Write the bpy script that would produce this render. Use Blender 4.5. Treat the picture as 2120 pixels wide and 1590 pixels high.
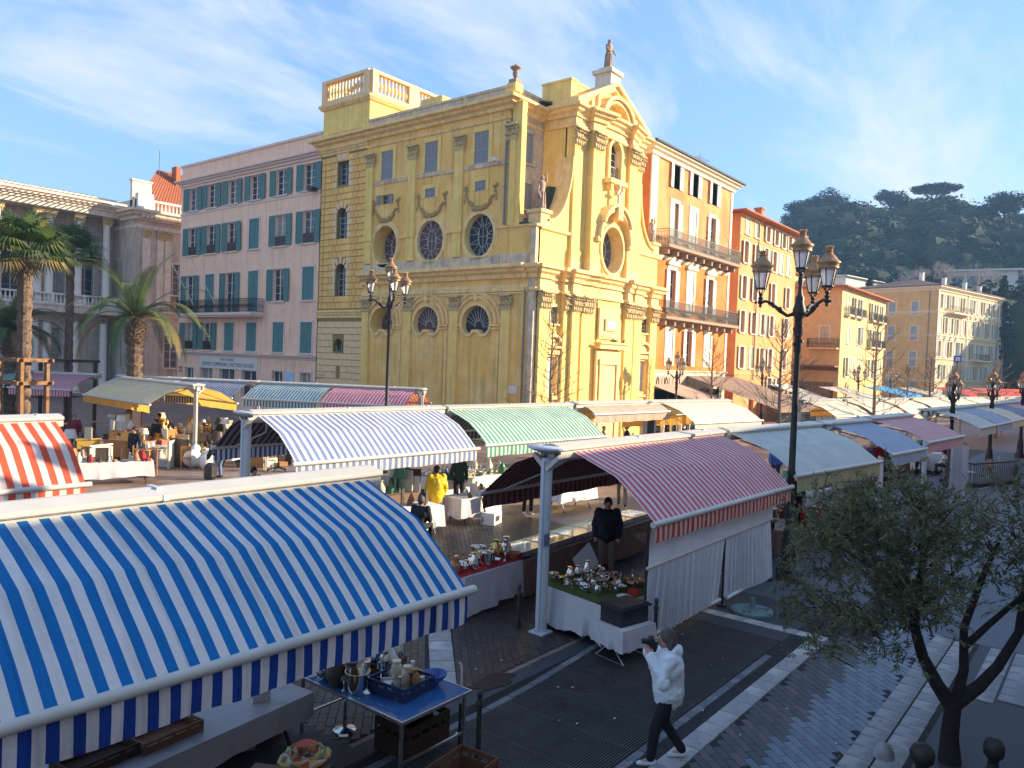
import bpy, math, random
from math import sin, cos, pi, radians, sqrt, atan2, floor
from mathutils import Vector, Matrix
from mathutils.geometry import tessellate_polygon
random.seed(7)
R = random.random
def U(a, b): return a + (b - a) * random.random()
S = bpy.context.scene
for o in list(bpy.data.objects): bpy.data.objects.remove(o)
COL = S.collection

# ------------------------------------------------------------------ camera
HEYE = 4.92
az, pt, ro = radians(38.5), radians(1.663), math.atan(.0366)
fw = Vector((cos(az)*cos(pt), sin(az)*cos(pt), -sin(pt)))
r0 = Vector((sin(az), -cos(az), 0)); u0 = Vector((cos(az)*sin(pt), sin(az)*sin(pt), cos(pt)))
rt = r0*cos(ro) + u0*sin(ro); up = -r0*sin(ro) + u0*cos(ro)
cd = bpy.data.cameras.new('camera'); cam = bpy.data.objects.new('camera', cd); COL.objects.link(cam)
cam.matrix_world = Matrix(((rt.x, up.x, -fw.x, 0), (rt.y, up.y, -fw.y, 0), (rt.z, up.z, -fw.z, HEYE), (0, 0, 0, 1)))
cd.sensor_width = 36; cd.lens = 1598/2120*36; cd.clip_end = 6000; cd.clip_start = .1
S.camera = cam
S.view_settings.view_transform = 'Standard'; S.view_settings.look = 'None'
S.view_settings.gamma = 1; S.view_settings.use_curve_mapping = False
S.view_settings.exposure = 2.0
# ------------------------------------------------------------------ sun and sky
EL, SAZ = radians(17.7), radians(-41)          # sun elevation, direction angle measured from +X
sd = Vector((cos(SAZ)*cos(EL), sin(SAZ)*cos(EL), sin(EL)))
sl = bpy.data.lights.new('sun', 'SUN'); sl.energy = 3.3; sl.angle = radians(.5); sl.color = (1.0, .83, .58)
so = bpy.data.objects.new('sun', sl); COL.objects.link(so)
so.rotation_euler = sd.to_track_quat('Z', 'Y').to_euler(); so.location = (40, -40, 60)
W = bpy.data.worlds.new('World'); S.world = W; W.use_nodes = True
nt = W.node_tree; N = nt.nodes; L = nt.links; N.clear()
wo = N.new('ShaderNodeOutputWorld'); bg = N.new('ShaderNodeBackground')
sky = N.new('ShaderNodeTexSky'); sky.sky_type = 'NISHITA'; sky.sun_disc = False
sky.sun_elevation = EL; sky.sun_rotation = radians(90) - SAZ; sky.air_density = 1.1; sky.dust_density = .1; sky.ozone_density = 4.0
bg.inputs[1].default_value = .14
tc = N.new('ShaderNodeTexCoord'); sp = N.new('ShaderNodeSeparateXYZ'); L.new(tc.outputs['Generated'], sp.inputs[0])
def wm(op, a, b=None, c=None):
    n = N.new('ShaderNodeMath'); n.operation = op
    for i, v in enumerate((a, b, c)):
        if v is None: continue
        if isinstance(v, (int, float)): n.inputs[i].default_value = v
        else: L.new(v, n.inputs[i])
    return n.outputs[0]
zz = wm('ADD', wm('MAXIMUM', sp.outputs[2], 0), .22)
cx = N.new('ShaderNodeCombineXYZ'); L.new(wm('DIVIDE', sp.outputs[0], zz), cx.inputs[0]); L.new(wm('DIVIDE', sp.outputs[1], zz), cx.inputs[1])
mp = N.new('ShaderNodeMapping'); mp.inputs['Rotation'].default_value = (0, 0, radians(-22)); mp.inputs['Scale'].default_value = (.5, 1.15, 1); mp.inputs['Location'].default_value = (.35, 2.1, 0)
L.new(cx.outputs[0], mp.inputs[0])
n1 = N.new('ShaderNodeTexNoise'); n1.inputs['Scale'].default_value = 2.1; n1.inputs['Detail'].default_value = 9; n1.inputs['Roughness'].default_value = .64; n1.inputs['Distortion'].default_value = .55
L.new(mp.outputs[0], n1.inputs['Vector'])
n2 = N.new('ShaderNodeTexNoise'); n2.inputs['Scale'].default_value = .75; n2.inputs['Detail'].default_value = 3
L.new(cx.outputs[0], n2.inputs['Vector'])
cl = wm('ADD', wm('MULTIPLY', n1.outputs[0], .75), wm('MULTIPLY', n2.outputs[0], .5))
rp = N.new('ShaderNodeValToRGB'); rp.color_ramp.elements[0].position = .60; rp.color_ramp.elements[0].color = (0, 0, 0, 1)
rp.color_ramp.elements[1].position = .78; rp.color_ramp.elements[1].color = (1, 1, 1, 1)
L.new(cl, rp.inputs[0])
hz = wm('POWER', wm('SUBTRACT', 1, wm('MAXIMUM', sp.outputs[2], 0)), 7)
mxh = N.new('ShaderNodeMixRGB'); L.new(wm('MULTIPLY', hz, .35), mxh.inputs[0])
gam = N.new('ShaderNodeHueSaturation'); gam.inputs['Saturation'].default_value = .85; gam.inputs['Value'].default_value = 1.0
L.new(sky.outputs[0], gam.inputs['Color']); mxc = N.new('ShaderNodeMixRGB'); mxc.inputs[0].default_value = .74; L.new(gam.outputs[0], mxc.inputs[1]); mxc.inputs[2].default_value = (.34, .70, 1.38, 1); L.new(mxc.outputs[0], mxh.inputs[1]); mxh.inputs[2].default_value = (.66, 1.2, 1.85, 1)
mx = N.new('ShaderNodeMixRGB'); L.new(wm('MULTIPLY', rp.outputs[0], .8), mx.inputs[0]); L.new(mxh.outputs[0], mx.inputs[1]); mx.inputs[2].default_value = (1.8, 1.85, 1.9, 1)
L.new(mx.outputs[0], bg.inputs[0]); L.new(bg.outputs[0], wo.inputs[0])

# ------------------------------------------------------------------ helpers
def tag(o, label=None, cat=None, group=None, kind=None):
    if label: o['label'] = label
    if cat: o['category'] = cat
    if group: o['group'] = group
    if kind: o['kind'] = kind
    return o
def empty(name, loc=(0, 0, 0), rz=0, label=None, cat=None, group=None):
    o = bpy.data.objects.new(name, None); COL.objects.link(o); o.location = loc; o.rotation_euler = (0, 0, rz)
    o.empty_display_size = .2
    return tag(o, label, cat, group)
class MB:
    def __init__(s): s.v = []; s.f = []; s.m = []
    def V(s, *p):
        i = len(s.v); s.v.extend(tuple(q) for q in p); return i
    def face(s, idx, mi=0): s.f.append(tuple(idx)); s.m.append(mi)
    def poly(s, pts, mi=0):
        i = s.V(*pts); s.face(range(i, i+len(pts)), mi)
    def box(s, x0, x1, y0, y1, z0, z1, mi=0):
        if x0 > x1: x0, x1 = x1, x0
        if y0 > y1: y0, y1 = y1, y0
        if z0 > z1: z0, z1 = z1, z0
        i = s.V((x0,y0,z0),(x1,y0,z0),(x1,y1,z0),(x0,y1,z0),(x0,y0,z1),(x1,y0,z1),(x1,y1,z1),(x0,y1,z1))
        for q in ((3,2,1,0),(4,5,6,7),(0,1,5,4),(1,2,6,5),(2,3,7,6),(3,0,4,7)): s.face([i+k for k in q], mi)
    def tube(s, pts, rad, n=6, mi=0, cap=True):
        pts = [Vector(p) for p in pts]
        if isinstance(rad, (int, float)): rad = [rad]*len(pts)
        prev = None; base = None
        for k, p in enumerate(pts):
            d = (pts[min(k+1, len(pts)-1)] - pts[max(k-1, 0)])
            if d.length < 1e-9: d = Vector((0, 0, 1))
            d.normalize()
            if base is None:
                a = Vector((0, 0, 1)) if abs(d.z) < .9 else Vector((1, 0, 0))
                base = d.cross(a).normalized()
            base = (base - d*base.dot(d)).normalized(); b2 = d.cross(base)
            i = s.V(*[p + (base*cos(2*pi*j/n + pi/n) + b2*sin(2*pi*j/n + pi/n))*rad[k] for j in range(n)])
            if prev is not None:
                for j in range(n): s.face((prev+j, prev+(j+1) % n, i+(j+1) % n, i+j), mi)
            elif cap: s.face([i+j for j in reversed(range(n))], mi)
            prev = i
        if cap: s.face([prev+j for j in range(n)], mi)
    def bar(s, p, q, w, h=None, mi=0):     # rectangular bar from p to q; w across, h up
        h = h or w; p = Vector(p); q = Vector(q); d = (q-p).normalized()
        a = Vector((0, 0, 1)) if abs(d.z) < .95 else Vector((0, 1, 0))
        x = d.cross(a).normalized()*w/2; y = x.cross(d).normalized()*h/2
        i = s.V(p-x-y, p+x-y, p+x+y, p-x+y, q-x-y, q+x-y, q+x+y, q-x+y)
        for t in ((3,2,1,0),(4,5,6,7),(0,1,5,4),(1,2,6,5),(2,3,7,6),(3,0,4,7)): s.face([i+k for k in t], mi)
    def lathe(s, prof, n=12, c=(0, 0, 0), mi=0, sx=1, sy=1, a0=0):
        prev = None
        for (r, z) in prof:
            i = s.V(*[(c[0]+sx*r*cos(a0+2*pi*j/n), c[1]+sy*r*sin(a0+2*pi*j/n), c[2]+z) for j in range(n)])
            if prev is not None:
                for j in range(n): s.face((prev+j, prev+(j+1) % n, i+(j+1) % n, i+j), mi)
            else: s.face([i+j for j in reversed(range(n))], mi)
            prev = i
        s.face([prev+j for j in range(n)], mi)
    def blob(s, c, r, mi=0, n=6, k=4, jit=0., sq=(1, 1, 1)):
        prof = [(sin(pi*a/k)*r, -cos(pi*a/k)*r) for a in range(k+1)]; prof[0] = (r*.05, -r); prof[-1] = (r*.05, r)
        prev = None
        for (q, z) in prof:
            i = s.V(*[(c[0]+sq[0]*q*cos(2*pi*j/n)*(1+U(-jit, jit)), c[1]+sq[1]*q*sin(2*pi*j/n)*(1+U(-jit, jit)), c[2]+sq[2]*z*(1+U(-jit, jit))) for j in range(n)])
            if prev is not None:
                for j in range(n): s.face((prev+j, prev+(j+1) % n, i+(j+1) % n, i+j), mi)
            prev = i
    def prism(s, pts, y0, y1, mi=0):        # polygon in (x,z), extruded along y
        n = len(pts); i = s.V(*[(x, y0, z) for x, z in pts]); j = s.V(*[(x, y1, z) for x, z in pts])
        tr = tessellate_polygon([[Vector((x, z, 0)) for x, z in pts]])
        for t in tr: s.face([i+k for k in t], mi); s.face([j+k for k in reversed(t)], mi)
        for k in range(n): s.face((i+k, i+(k+1) % n, j+(k+1) % n, j+k), mi)
    def slab(s, pts, z0, z1, mi=0):         # polygon in (x,y), extruded up
        n = len(pts); i = s.V(*[(x, y, z0) for x, y in pts]); j = s.V(*[(x, y, z1) for x, y in pts])
        s.face([i+k for k in reversed(range(n))], mi); s.face([j+k for k in range(n)], mi)
        for k in range(n): s.face((i+k, i+(k+1) % n, j+(k+1) % n, j+k), mi)
    def wall(s, outline, holes, depth=.25, mi=0, y=0, rmi=None):
        loops = [outline]+holes; flat = [p for l in loops for p in l]
        i = s.V(*[(x, y, z) for x, z in flat])
        for t in tessellate_polygon([[Vector((x, z, 0)) for x, z in l] for l in loops]): s.face([i+k for k in t], mi)
        for h in holes:
            n = len(h); a = s.V(*[(x, y, z) for x, z in h]); b = s.V(*[(x, y+depth, z) for x, z in h])
            for k in range(n): s.face((a+k, a+(k+1) % n, b+(k+1) % n, b+k), mi if rmi is None else rmi)
    def sweep(s, path, prof, mi=0, closed=False, close_prof=True):
        n = len(path); P = [Vector((a, b, 0)) for a, b in path]; segs = []
        rings = []
        for k in range(n):
            ns = []
            if k > 0 or closed: d = (P[k]-P[k-1]).normalized(); ns.append(Vector((d.y, -d.x, 0)))
            if k < n-1 or closed: d = (P[(k+1) % n]-P[k]).normalized(); ns.append(Vector((d.y, -d.x, 0)))
            m = sum(ns, Vector((0, 0, 0))).normalized(); m = m/max(.3, m.dot(ns[0]))
            rings.append(s.V(*[(P[k].x+m.x*o, P[k].y+m.y*o, z) for o, z in prof]))
        q = len(prof); rng = range(q) if close_prof else range(q-1)
        for k in range(n if closed else n-1):
            a, b = rings[k], rings[(k+1) % n]
            for j in rng: s.face((a+j, a+(j+1) % q, b+(j+1) % q, b+j), mi)
        if not closed:
            s.face([rings[0]+j for j in range(q)], mi); s.face([rings[-1]+j for j in reversed(range(q))], mi)
    def mesh(s, name, mats, smooth=False, fix=False):
        me = bpy.data.meshes.new(name); me.from_pydata(s.v, [], s.f)
        for m in (mats if isinstance(mats, (list, tuple)) else [mats]): me.materials.append(m)
        me.polygons.foreach_set('material_index', s.m)
        if smooth: me.polygons.foreach_set('use_smooth', [True]*len(s.f))
        me.update()
        if smooth and smooth is not True:
            try: me.set_sharp_from_angle(angle=radians(smooth))
            except Exception: pass
        return me
    def build(s, name, mats, parent=None, loc=(0, 0, 0), rz=0, smooth=False):
        return link(name, s.mesh(name, mats, smooth), parent, loc, rz)
def link(name, me, parent=None, loc=(0, 0, 0), rz=0, rot=None):
    o = bpy.data.objects.new(name, me); COL.objects.link(o); o.location = loc
    o.rotation_euler = rot or (0, 0, rz)
    if parent: o.parent = parent
    return o
KIDS = {}
def copy_tree(o, parent=None):
    kids = {}
    for q in bpy.data.objects:
        if q.parent: kids.setdefault(q.parent.name, []).append(q)
    def rec(a, p):
        c = a.copy(); COL.objects.link(c); c.parent = p
        for k in kids.get(a.name, []): rec(k, c)
        return c
    return rec(o, parent)
class Fr:                                  # a facade's frame: x along, y inwards, z up
    def __init__(s, root, ox=0, oy=0, rz=0): s.r = root; s.o = (ox, oy); s.a = rz; s.c = cos(rz); s.s = sin(rz)
    def P(s, x, y=0, z=0): return (s.o[0]+x*s.c-y*s.s, s.o[1]+x*s.s+y*s.c, z)
    def add(s, name, me, x=0, y=0, z=0, parent=None):
        if isinstance(me, tuple): me = me[0].mesh(name, me[1], me[2] if len(me) > 2 else False)
        if parent: return link(name, me, parent, (x, y, z))
        return link(name, me, s.r, s.P(x, y, z), s.a)
def text(name, body, size, mat, parent, loc, rot, ext=.005, align='CENTER', sx=1):
    c = bpy.data.curves.new(name, 'FONT'); c.body = body; c.size = size; c.extrude = ext; c.align_x = align; c.align_y = 'CENTER'; c.materials.append(mat)
    c.resolution_u = 3
    o = bpy.data.objects.new(name, c); COL.objects.link(o); o.parent = parent; o.location = loc; o.rotation_euler = rot; o.scale = (sx, 1, 1)
    me = bpy.data.meshes.new_from_object(o); q = bpy.data.objects.new(name, me); COL.objects.link(q); q.parent = parent; q.location = loc; q.rotation_euler = rot; q.scale = (sx, 1, 1)
    bpy.data.objects.remove(o); return q
def arch(cx, z0, z1, w, n=12):
    r = w/2; pts = [(cx-r, z0), (cx+r, z0)]
    zc = z1-r
    return pts + [(cx+r*cos(pi*k/n), zc+r*sin(pi*k/n)) for k in range(0, n+1)]
def rect(x0, x1, z0, z1): return [(x0, z0), (x1, z0), (x1, z1), (x0, z1)]
def ell(cx, cz, rx, rz, n=28): return [(cx+rx*cos(2*pi*k/n), cz+rz*sin(2*pi*k/n)) for k in range(n)]
def ringpts(s, poly, w, y0, y1, mi=0, closed=True):     # a raised border along a polygon in (x,z)
    n = len(poly); out = []
    for k in range(n):
        p = Vector(poly[k]); a = Vector(poly[k-1]) if (closed or k > 0) else p; b = Vector(poly[(k+1) % n]) if (closed or k < n-1) else p
        ns = []
        for u, v in ((a, p), (p, b)):
            d = v-u
            if d.length > 1e-6: d.normalize(); ns.append(Vector((d.y, -d.x)))
        m = sum(ns, Vector((0, 0))).normalized(); m = m/max(.5, m.dot(ns[0])); out.append(p+m*w)
    i = s.V(*[(p[0], y0, p[1]) for p in poly]); j = s.V(*[(p.x, y0, p.y) for p in out])
    k2 = s.V(*[(p[0], y1, p[1]) for p in poly]); l = s.V(*[(p.x, y1, p.y) for p in out])
    for k in range(n if closed else n-1):
        q = (k+1) % n
        s.face((i+k, i+q, j+q, j+k), mi); s.face((j+k, j+q, l+q, l+k), mi); s.face((i+k, i+q, k2+q, k2+k), mi)
    if not closed:
        for q in (0, n-1): s.face((i+q, j+q, l+q, k2+q), mi)

# ------------------------------------------------------------------ materials
def newmat(name):
    m = bpy.data.materials.new(name); m.use_nodes = True
    t = m.node_tree; b = t.nodes['Principled BSDF']; return m, t, b
def mat(name, col, rough=.8, var=.12, scale=3., bump=.0, bscale=40., metal=0., spec=.3, streak=0., col2=None, big=.0, obj=True, trans=0.):
    m, t, b = newmat(name); n = t.nodes; l = t.links
    b.inputs['Roughness'].default_value = rough; b.inputs['Metallic'].default_value = metal; b.inputs['Specular IOR Level'].default_value = spec
    c4 = (*col, 1)
    if var or col2 or streak or big:
        tc = n.new('ShaderNodeTexCoord'); src = tc.outputs['Object']
        no = n.new('ShaderNodeTexNoise'); no.inputs['Scale'].default_value = scale; no.inputs['Detail'].default_value = 6; no.inputs['Roughness'].default_value = .62; l.new(src, no.inputs['Vector'])
        mr = n.new('ShaderNodeMapRange'); mr.inputs[1].default_value = .3; mr.inputs[2].default_value = .7; l.new(no.outputs[0], mr.inputs[0])
        mr.inputs[3].default_value = 1-var; mr.inputs[4].default_value = 1+var
        mix = n.new('ShaderNodeMixRGB'); mix.blend_type = 'MIX'; mix.inputs[1].default_value = c4; mix.inputs[2].default_value = (*(col2 or col), 1)
        if col2:
            r2 = n.new('ShaderNodeMapRange'); r2.inputs[1].default_value = .42; r2.inputs[2].default_value = .62
            n3 = n.new('ShaderNodeTexNoise'); n3.inputs['Scale'].default_value = scale*.45; n3.inputs['Detail'].default_value = 5; l.new(src, n3.inputs['Vector']); l.new(n3.outputs[0], r2.inputs[0]); l.new(r2.outputs[0], mix.inputs[0])
        else: mix.inputs[0].default_value = 0
        mul = n.new('ShaderNodeVectorMath'); mul.operation = 'SCALE'; l.new(mix.outputs[0], mul.inputs[0]); l.new(mr.outputs[0], mul.inputs['Scale'])
        last = mul.outputs[0]
        if streak:
            mpn = n.new('ShaderNodeMapping'); mpn.inputs['Scale'].default_value = (2.2, 2.2, .12); l.new(src, mpn.inputs[0])
            n4 = n.new('ShaderNodeTexNoise'); n4.inputs['Scale'].default_value = 1.6; n4.inputs['Detail'].default_value = 7; l.new(mpn.outputs[0], n4.inputs['Vector'])
            r4 = n.new('ShaderNodeMapRange'); r4.inputs[1].default_value = .5; r4.inputs[2].default_value = .72; r4.inputs[3].default_value = 1; r4.inputs[4].default_value = 1-streak; l.new(n4.outputs[0], r4.inputs[0])
            m2 = n.new('ShaderNodeVectorMath'); m2.operation = 'SCALE'; l.new(last, m2.inputs[0]); l.new(r4.outputs[0], m2.inputs['Scale']); last = m2.outputs[0]
        l.new(last, b.inputs['Base Color'])
        rr = n.new('ShaderNodeMapRange'); rr.inputs[3].default_value = max(0, rough-.12); rr.inputs[4].default_value = min(1, rough+.12); l.new(no.outputs[0], rr.inputs[0]); l.new(rr.outputs[0], b.inputs['Roughness'])
    else: b.inputs['Base Color'].default_value = c4
    if bump:
        tc2 = n.new('ShaderNodeTexCoord'); nb = n.new('ShaderNodeTexNoise'); nb.inputs['Scale'].default_value = bscale; nb.inputs['Detail'].default_value = 4; l.new(tc2.outputs['Object'], nb.inputs['Vector'])
        bp = n.new('ShaderNodeBump'); bp.inputs['Strength'].default_value = bump; bp.inputs['Distance'].default_value = .02; l.new(nb.outputs[0], bp.inputs['Height']); l.new(bp.outputs[0], b.inputs['Normal'])
    if trans:
        out = n['Material Output']; tr = n.new('ShaderNodeBsdfTranslucent'); ms = n.new('ShaderNodeMixShader'); ms.inputs[0].default_value = trans
        tr.inputs[0].default_value = c4; l.new(b.outputs[0], ms.inputs[1]); l.new(tr.outputs[0], ms.inputs[2]); l.new(ms.outputs[0], out.inputs[0])
    return m
def stripes(name, ca, cb, period, duty=.5, axis=0, trans=.25, dirt=.12, thin=None):
    m, t, b = newmat(name); n = t.nodes; l = t.links
    tc = n.new('ShaderNodeTexCoord'); sp = n.new('ShaderNodeSeparateXYZ'); l.new(tc.outputs['Object'], sp.inputs[0])
    def mm(op, a, v):
        q = n.new('ShaderNodeMath'); q.operation = op
        for i, w in enumerate((a, v)):
            if w is None: continue
            if isinstance(w, (int, float)): q.inputs[i].default_value = w
            else: l.new(w, q.inputs[i])
        return q.outputs[0]
    fr = mm('FRACT', mm('DIVIDE', sp.outputs[axis], period), None)
    st = mm('LESS_THAN', fr, duty)
    seam = mm('MULTIPLY', mm('LESS_THAN', mm('FRACT', mm('DIVIDE', sp.outputs[axis], 1.2), None), .009), .22)
    mix = n.new('ShaderNodeMixRGB'); l.new(st, mix.inputs[0]); mix.inputs[1].default_value = (*cb, 1); mix.inputs[2].default_value = (*ca, 1)
    no = n.new('ShaderNodeTexNoise'); no.inputs['Scale'].default_value = 1.7; no.inputs['Detail'].default_value = 8; no.inputs['Roughness'].default_value = .7; l.new(tc.outputs['Object'], no.inputs['Vector'])
    mr = n.new('ShaderNodeMapRange'); mr.inputs[1].default_value = .3; mr.inputs[2].default_value = .75; mr.inputs[3].default_value = 1; mr.inputs[4].default_value = 1-dirt*1.6; l.new(no.outputs[0], mr.inputs[0])
    mul = n.new('ShaderNodeVectorMath'); mul.operation = 'SCALE'; l.new(mix.outputs[0], mul.inputs[0]); l.new(mr.outputs[0], mul.inputs['Scale'])
    mps = n.new('ShaderNodeMapping'); mps.inputs['Scale'].default_value = (9, .7, .7); l.new(tc.outputs['Object'], mps.inputs[0])
    ns = n.new('ShaderNodeTexNoise'); ns.inputs['Scale'].default_value = 1; ns.inputs['Detail'].default_value = 6; l.new(mps.outputs[0], ns.inputs['Vector'])
    ms_ = n.new('ShaderNodeMapRange'); ms_.inputs[1].default_value = .5; ms_.inputs[2].default_value = .8; ms_.inputs[3].default_value = 1; ms_.inputs[4].default_value = 1-dirt*2.2; l.new(ns.outputs[0], ms_.inputs[0])
    mu2 = n.new('ShaderNodeVectorMath'); mu2.operation = 'SCALE'; l.new(mul.outputs[0], mu2.inputs[0]); l.new(mm('SUBTRACT', ms_.outputs[0], seam), mu2.inputs['Scale']); mul = mu2
    l.new(mul.outputs[0], b.inputs['Base Color']); b.inputs['Roughness'].default_value = .75; b.inputs['Specular IOR Level'].default_value = .25
    n5 = n.new('ShaderNodeTexNoise'); n5.inputs['Scale'].default_value = 2.2; n5.inputs['Detail'].default_value = 4; l.new(tc.outputs['Object'], n5.inputs['Vector'])
    bp = n.new('ShaderNodeBump'); bp.inputs['Strength'].default_value = .6; bp.inputs['Distance'].default_value = .05; l.new(n5.outputs[0], bp.inputs['Height']); l.new(bp.outputs[0], b.inputs['Normal'])
    out = n['Material Output']; tr = n.new('ShaderNodeBsdfTranslucent'); ms = n.new('ShaderNodeMixShader'); ms.inputs[0].default_value = trans
    l.new(mul.outputs[0], tr.inputs[0]); l.new(b.outputs[0], ms.inputs[1]); l.new(tr.outputs[0], ms.inputs[2]); l.new(ms.outputs[0], out.inputs[0])
    return m
_c = {}
def C(name, col, **k):                     # cached plain material
    key = name
    if key not in _c: _c[key] = mat(name, col, **k)
    return _c[key]
PL = dict(rough=.88, bump=.35, bscale=18)
M_yel = mat('church_yellow', (.87, .52, .15), var=.14, scale=.9, col2=(.90, .60, .22), streak=.34, **PL)
M_yel2 = mat('church_yellow_pale', (.90, .63, .20), var=.12, scale=1.4, streak=.2, **PL)
M_trim = mat('church_trim', (.88, .63, .28), var=.14, scale=2.2, streak=.25, **PL)
M_orn = mat('ornament_stone', (.60, .46, .24), var=.2, scale=5, **PL)
M_dirty = mat('weathered_render', (.74, .56, .38), var=.2, scale=2.5, col2=(.56, .45, .34), streak=.4, **PL)
M_ash = mat('ashlar_cream', (.84, .60, .33), var=.1, scale=1.6, **PL)
M_joint = mat('joint_dark', (.30, .21, .08), var=.1, **PL)
M_pink = mat('pink_render', (.95, .62, .44), var=.10, scale=.8, streak=.2, **PL)
M_pink2 = mat('pink_trim', (.76, .60, .52), var=.06, scale=2, **PL)
M_wht = mat('white_trim', (.74, .68, .60), var=.08, scale=3, **PL)
M_grey = mat('palace_stone', (.54, .45, .37), var=.18, scale=1.2, streak=.4, **PL)
M_grey2 = mat('palace_trim', (.70, .60, .49), var=.16, scale=2, streak=.25, **PL)
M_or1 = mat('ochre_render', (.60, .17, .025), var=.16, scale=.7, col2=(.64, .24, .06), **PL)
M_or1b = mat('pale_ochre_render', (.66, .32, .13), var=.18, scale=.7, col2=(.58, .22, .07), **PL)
M_or2 = mat('orange_render', (.76, .34, .13), var=.12, scale=.8, streak=.12, **PL)
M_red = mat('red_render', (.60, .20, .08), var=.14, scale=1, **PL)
M_y3 = mat('sand_render', (.70, .50, .22), var=.1, scale=1, streak=.1, **PL)
M_y3s = mat('tan_render', (.68, .44, .19), var=.12, scale=1, **PL)
M_y4 = mat('cream_render', (.72, .54, .28), var=.12, scale=.9, streak=.15, **PL)
M_cream = mat('cream_trim', (.82, .72, .52), var=.08, scale=2, **PL)
M_tile = mat('roof_tile', (.40, .13, .06), var=.3, scale=6, rough=.9, bump=.4, bscale=12)
M_slate = mat('dark_roof', (.07, .07, .075), var=.25, scale=5, rough=.8)
M_pane2 = mat('pane_with_curtain', (.30, .28, .25), rough=.3, var=.3, scale=2, spec=.4)
M_pane3 = mat('dusty_pane', (.09, .10, .11), rough=.2, var=.3, scale=3, spec=.5)
M_glass = mat('window_glass', (.035, .045, .055), rough=.08, var=0, spec=.6)
M_glassd = mat('leaded_glass', (.13, .07, .07), rough=.6, var=.3, scale=6, spec=.15)
M_glassk = mat('dark_leaded_glass', (.03, .035, .04), rough=.5, var=.3, scale=6, spec=.2)
M_dark = mat('dark_interior', (.018, .016, .015), var=0)
M_iron = mat('wrought_iron', (.035, .032, .03), rough=.5, var=.2, scale=8, metal=.3, spec=.5)
M_teal = mat('teal_shutter_paint', (.10, .23, .225), rough=.6, var=.1, scale=5)
M_shg = mat('grey_shutter_paint', (.30, .30, .31), rough=.65, var=.1, scale=6)
M_shw = mat('white_shutter_paint', (.72, .68, .62), rough=.65, var=.1, scale=6)
M_shgr = mat('sage_shutter_paint', (.46, .48, .40), rough=.65, var=.12, scale=6)
M_shb = mat('blue_grey_shutter_paint', (.34, .38, .42), rough=.65, var=.1, scale=6)
M_lead = mat('lead_came', (.42, .42, .42), rough=.6, var=.1)
M_pipe = mat('pipe_zinc', (.22, .21, .2), rough=.5, var=.1, metal=.4)
M_wood = mat('weathered_wood', (.22, .11, .05), rough=.75, var=.3, scale=7)
M_metal = mat('powder_coated_grey', (.52, .56, .60), rough=.38, var=.05, scale=6, spec=.5)
M_white = mat('white_casing', (.54, .51, .46), rough=.35, var=.06, scale=3, spec=.5)
M_chrome = mat('silverware', (.72, .70, .66), rough=.14, var=.1, scale=20, metal=1)
M_cop = mat('copper_cap', (.36, .18, .09), rough=.5, var=.3, scale=14, metal=.3, col2=(.40, .27, .14))
# ================================================================== GROUND
def ground_mat():
    m, t, b = newmat('dark_paving'); n = t.nodes; l = t.links
    tc = n.new('ShaderNodeTexCoord'); mp = n.new('ShaderNodeMapping'); mp.inputs['Rotation'].default_value = (0, 0, radians(45)); l.new(tc.outputs['Object'], mp.inputs[0])
    br = n.new('ShaderNodeTexBrick'); br.inputs['Scale'].default_value = 1; br.inputs['Brick Width'].default_value = .42; br.inputs['Row Height'].default_value = .21
    br.inputs['Mortar Size'].default_value = .008; br.inputs['Color1'].default_value = (.20, .135, .11, 1); br.inputs['Color2'].default_value = (.27, .18, .145, 1); br.inputs['Mortar'].default_value = (.08, .06, .05, 1)
    l.new(mp.outputs[0], br.inputs['Vector'])
    no = n.new('ShaderNodeTexNoise'); no.inputs['Scale'].default_value = .6; no.inputs['Detail'].default_value = 8; l.new(tc.outputs['Object'], no.inputs['Vector'])
    mr = n.new('ShaderNodeMapRange'); mr.inputs[1].default_value = .3; mr.inputs[2].default_value = .7; mr.inputs[3].default_value = .7; mr.inputs[4].default_value = 1.35; l.new(no.outputs[0], mr.inputs[0])
    mu = n.new('ShaderNodeVectorMath'); mu.operation = 'SCALE'; l.new(br.outputs[0], mu.inputs[0]); l.new(mr.outputs[0], mu.inputs['Scale']); l.new(mu.outputs[0], b.inputs['Base Color'])
    r2 = n.new('ShaderNodeMapRange'); r2.inputs[3].default_value = .30; r2.inputs[4].default_value = .75; l.new(no.outputs[0], r2.inputs[0]); l.new(r2.outputs[0], b.inputs['Roughness'])
    bp = n.new('ShaderNodeBump'); bp.inputs['Strength'].default_value = .5; bp.inputs['Distance'].default_value = .01; l.new(br.outputs['Fac'], bp.inputs['Height']); bp.invert = True; l.new(bp.outputs[0], b.inputs['Normal'])
    return m
M_gr = ground_mat()
g = MB(); g.box(-600, 900, -700, 800, -1.0, -.012); tag(g.build('ground', M_gr), kind='structure')

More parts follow.
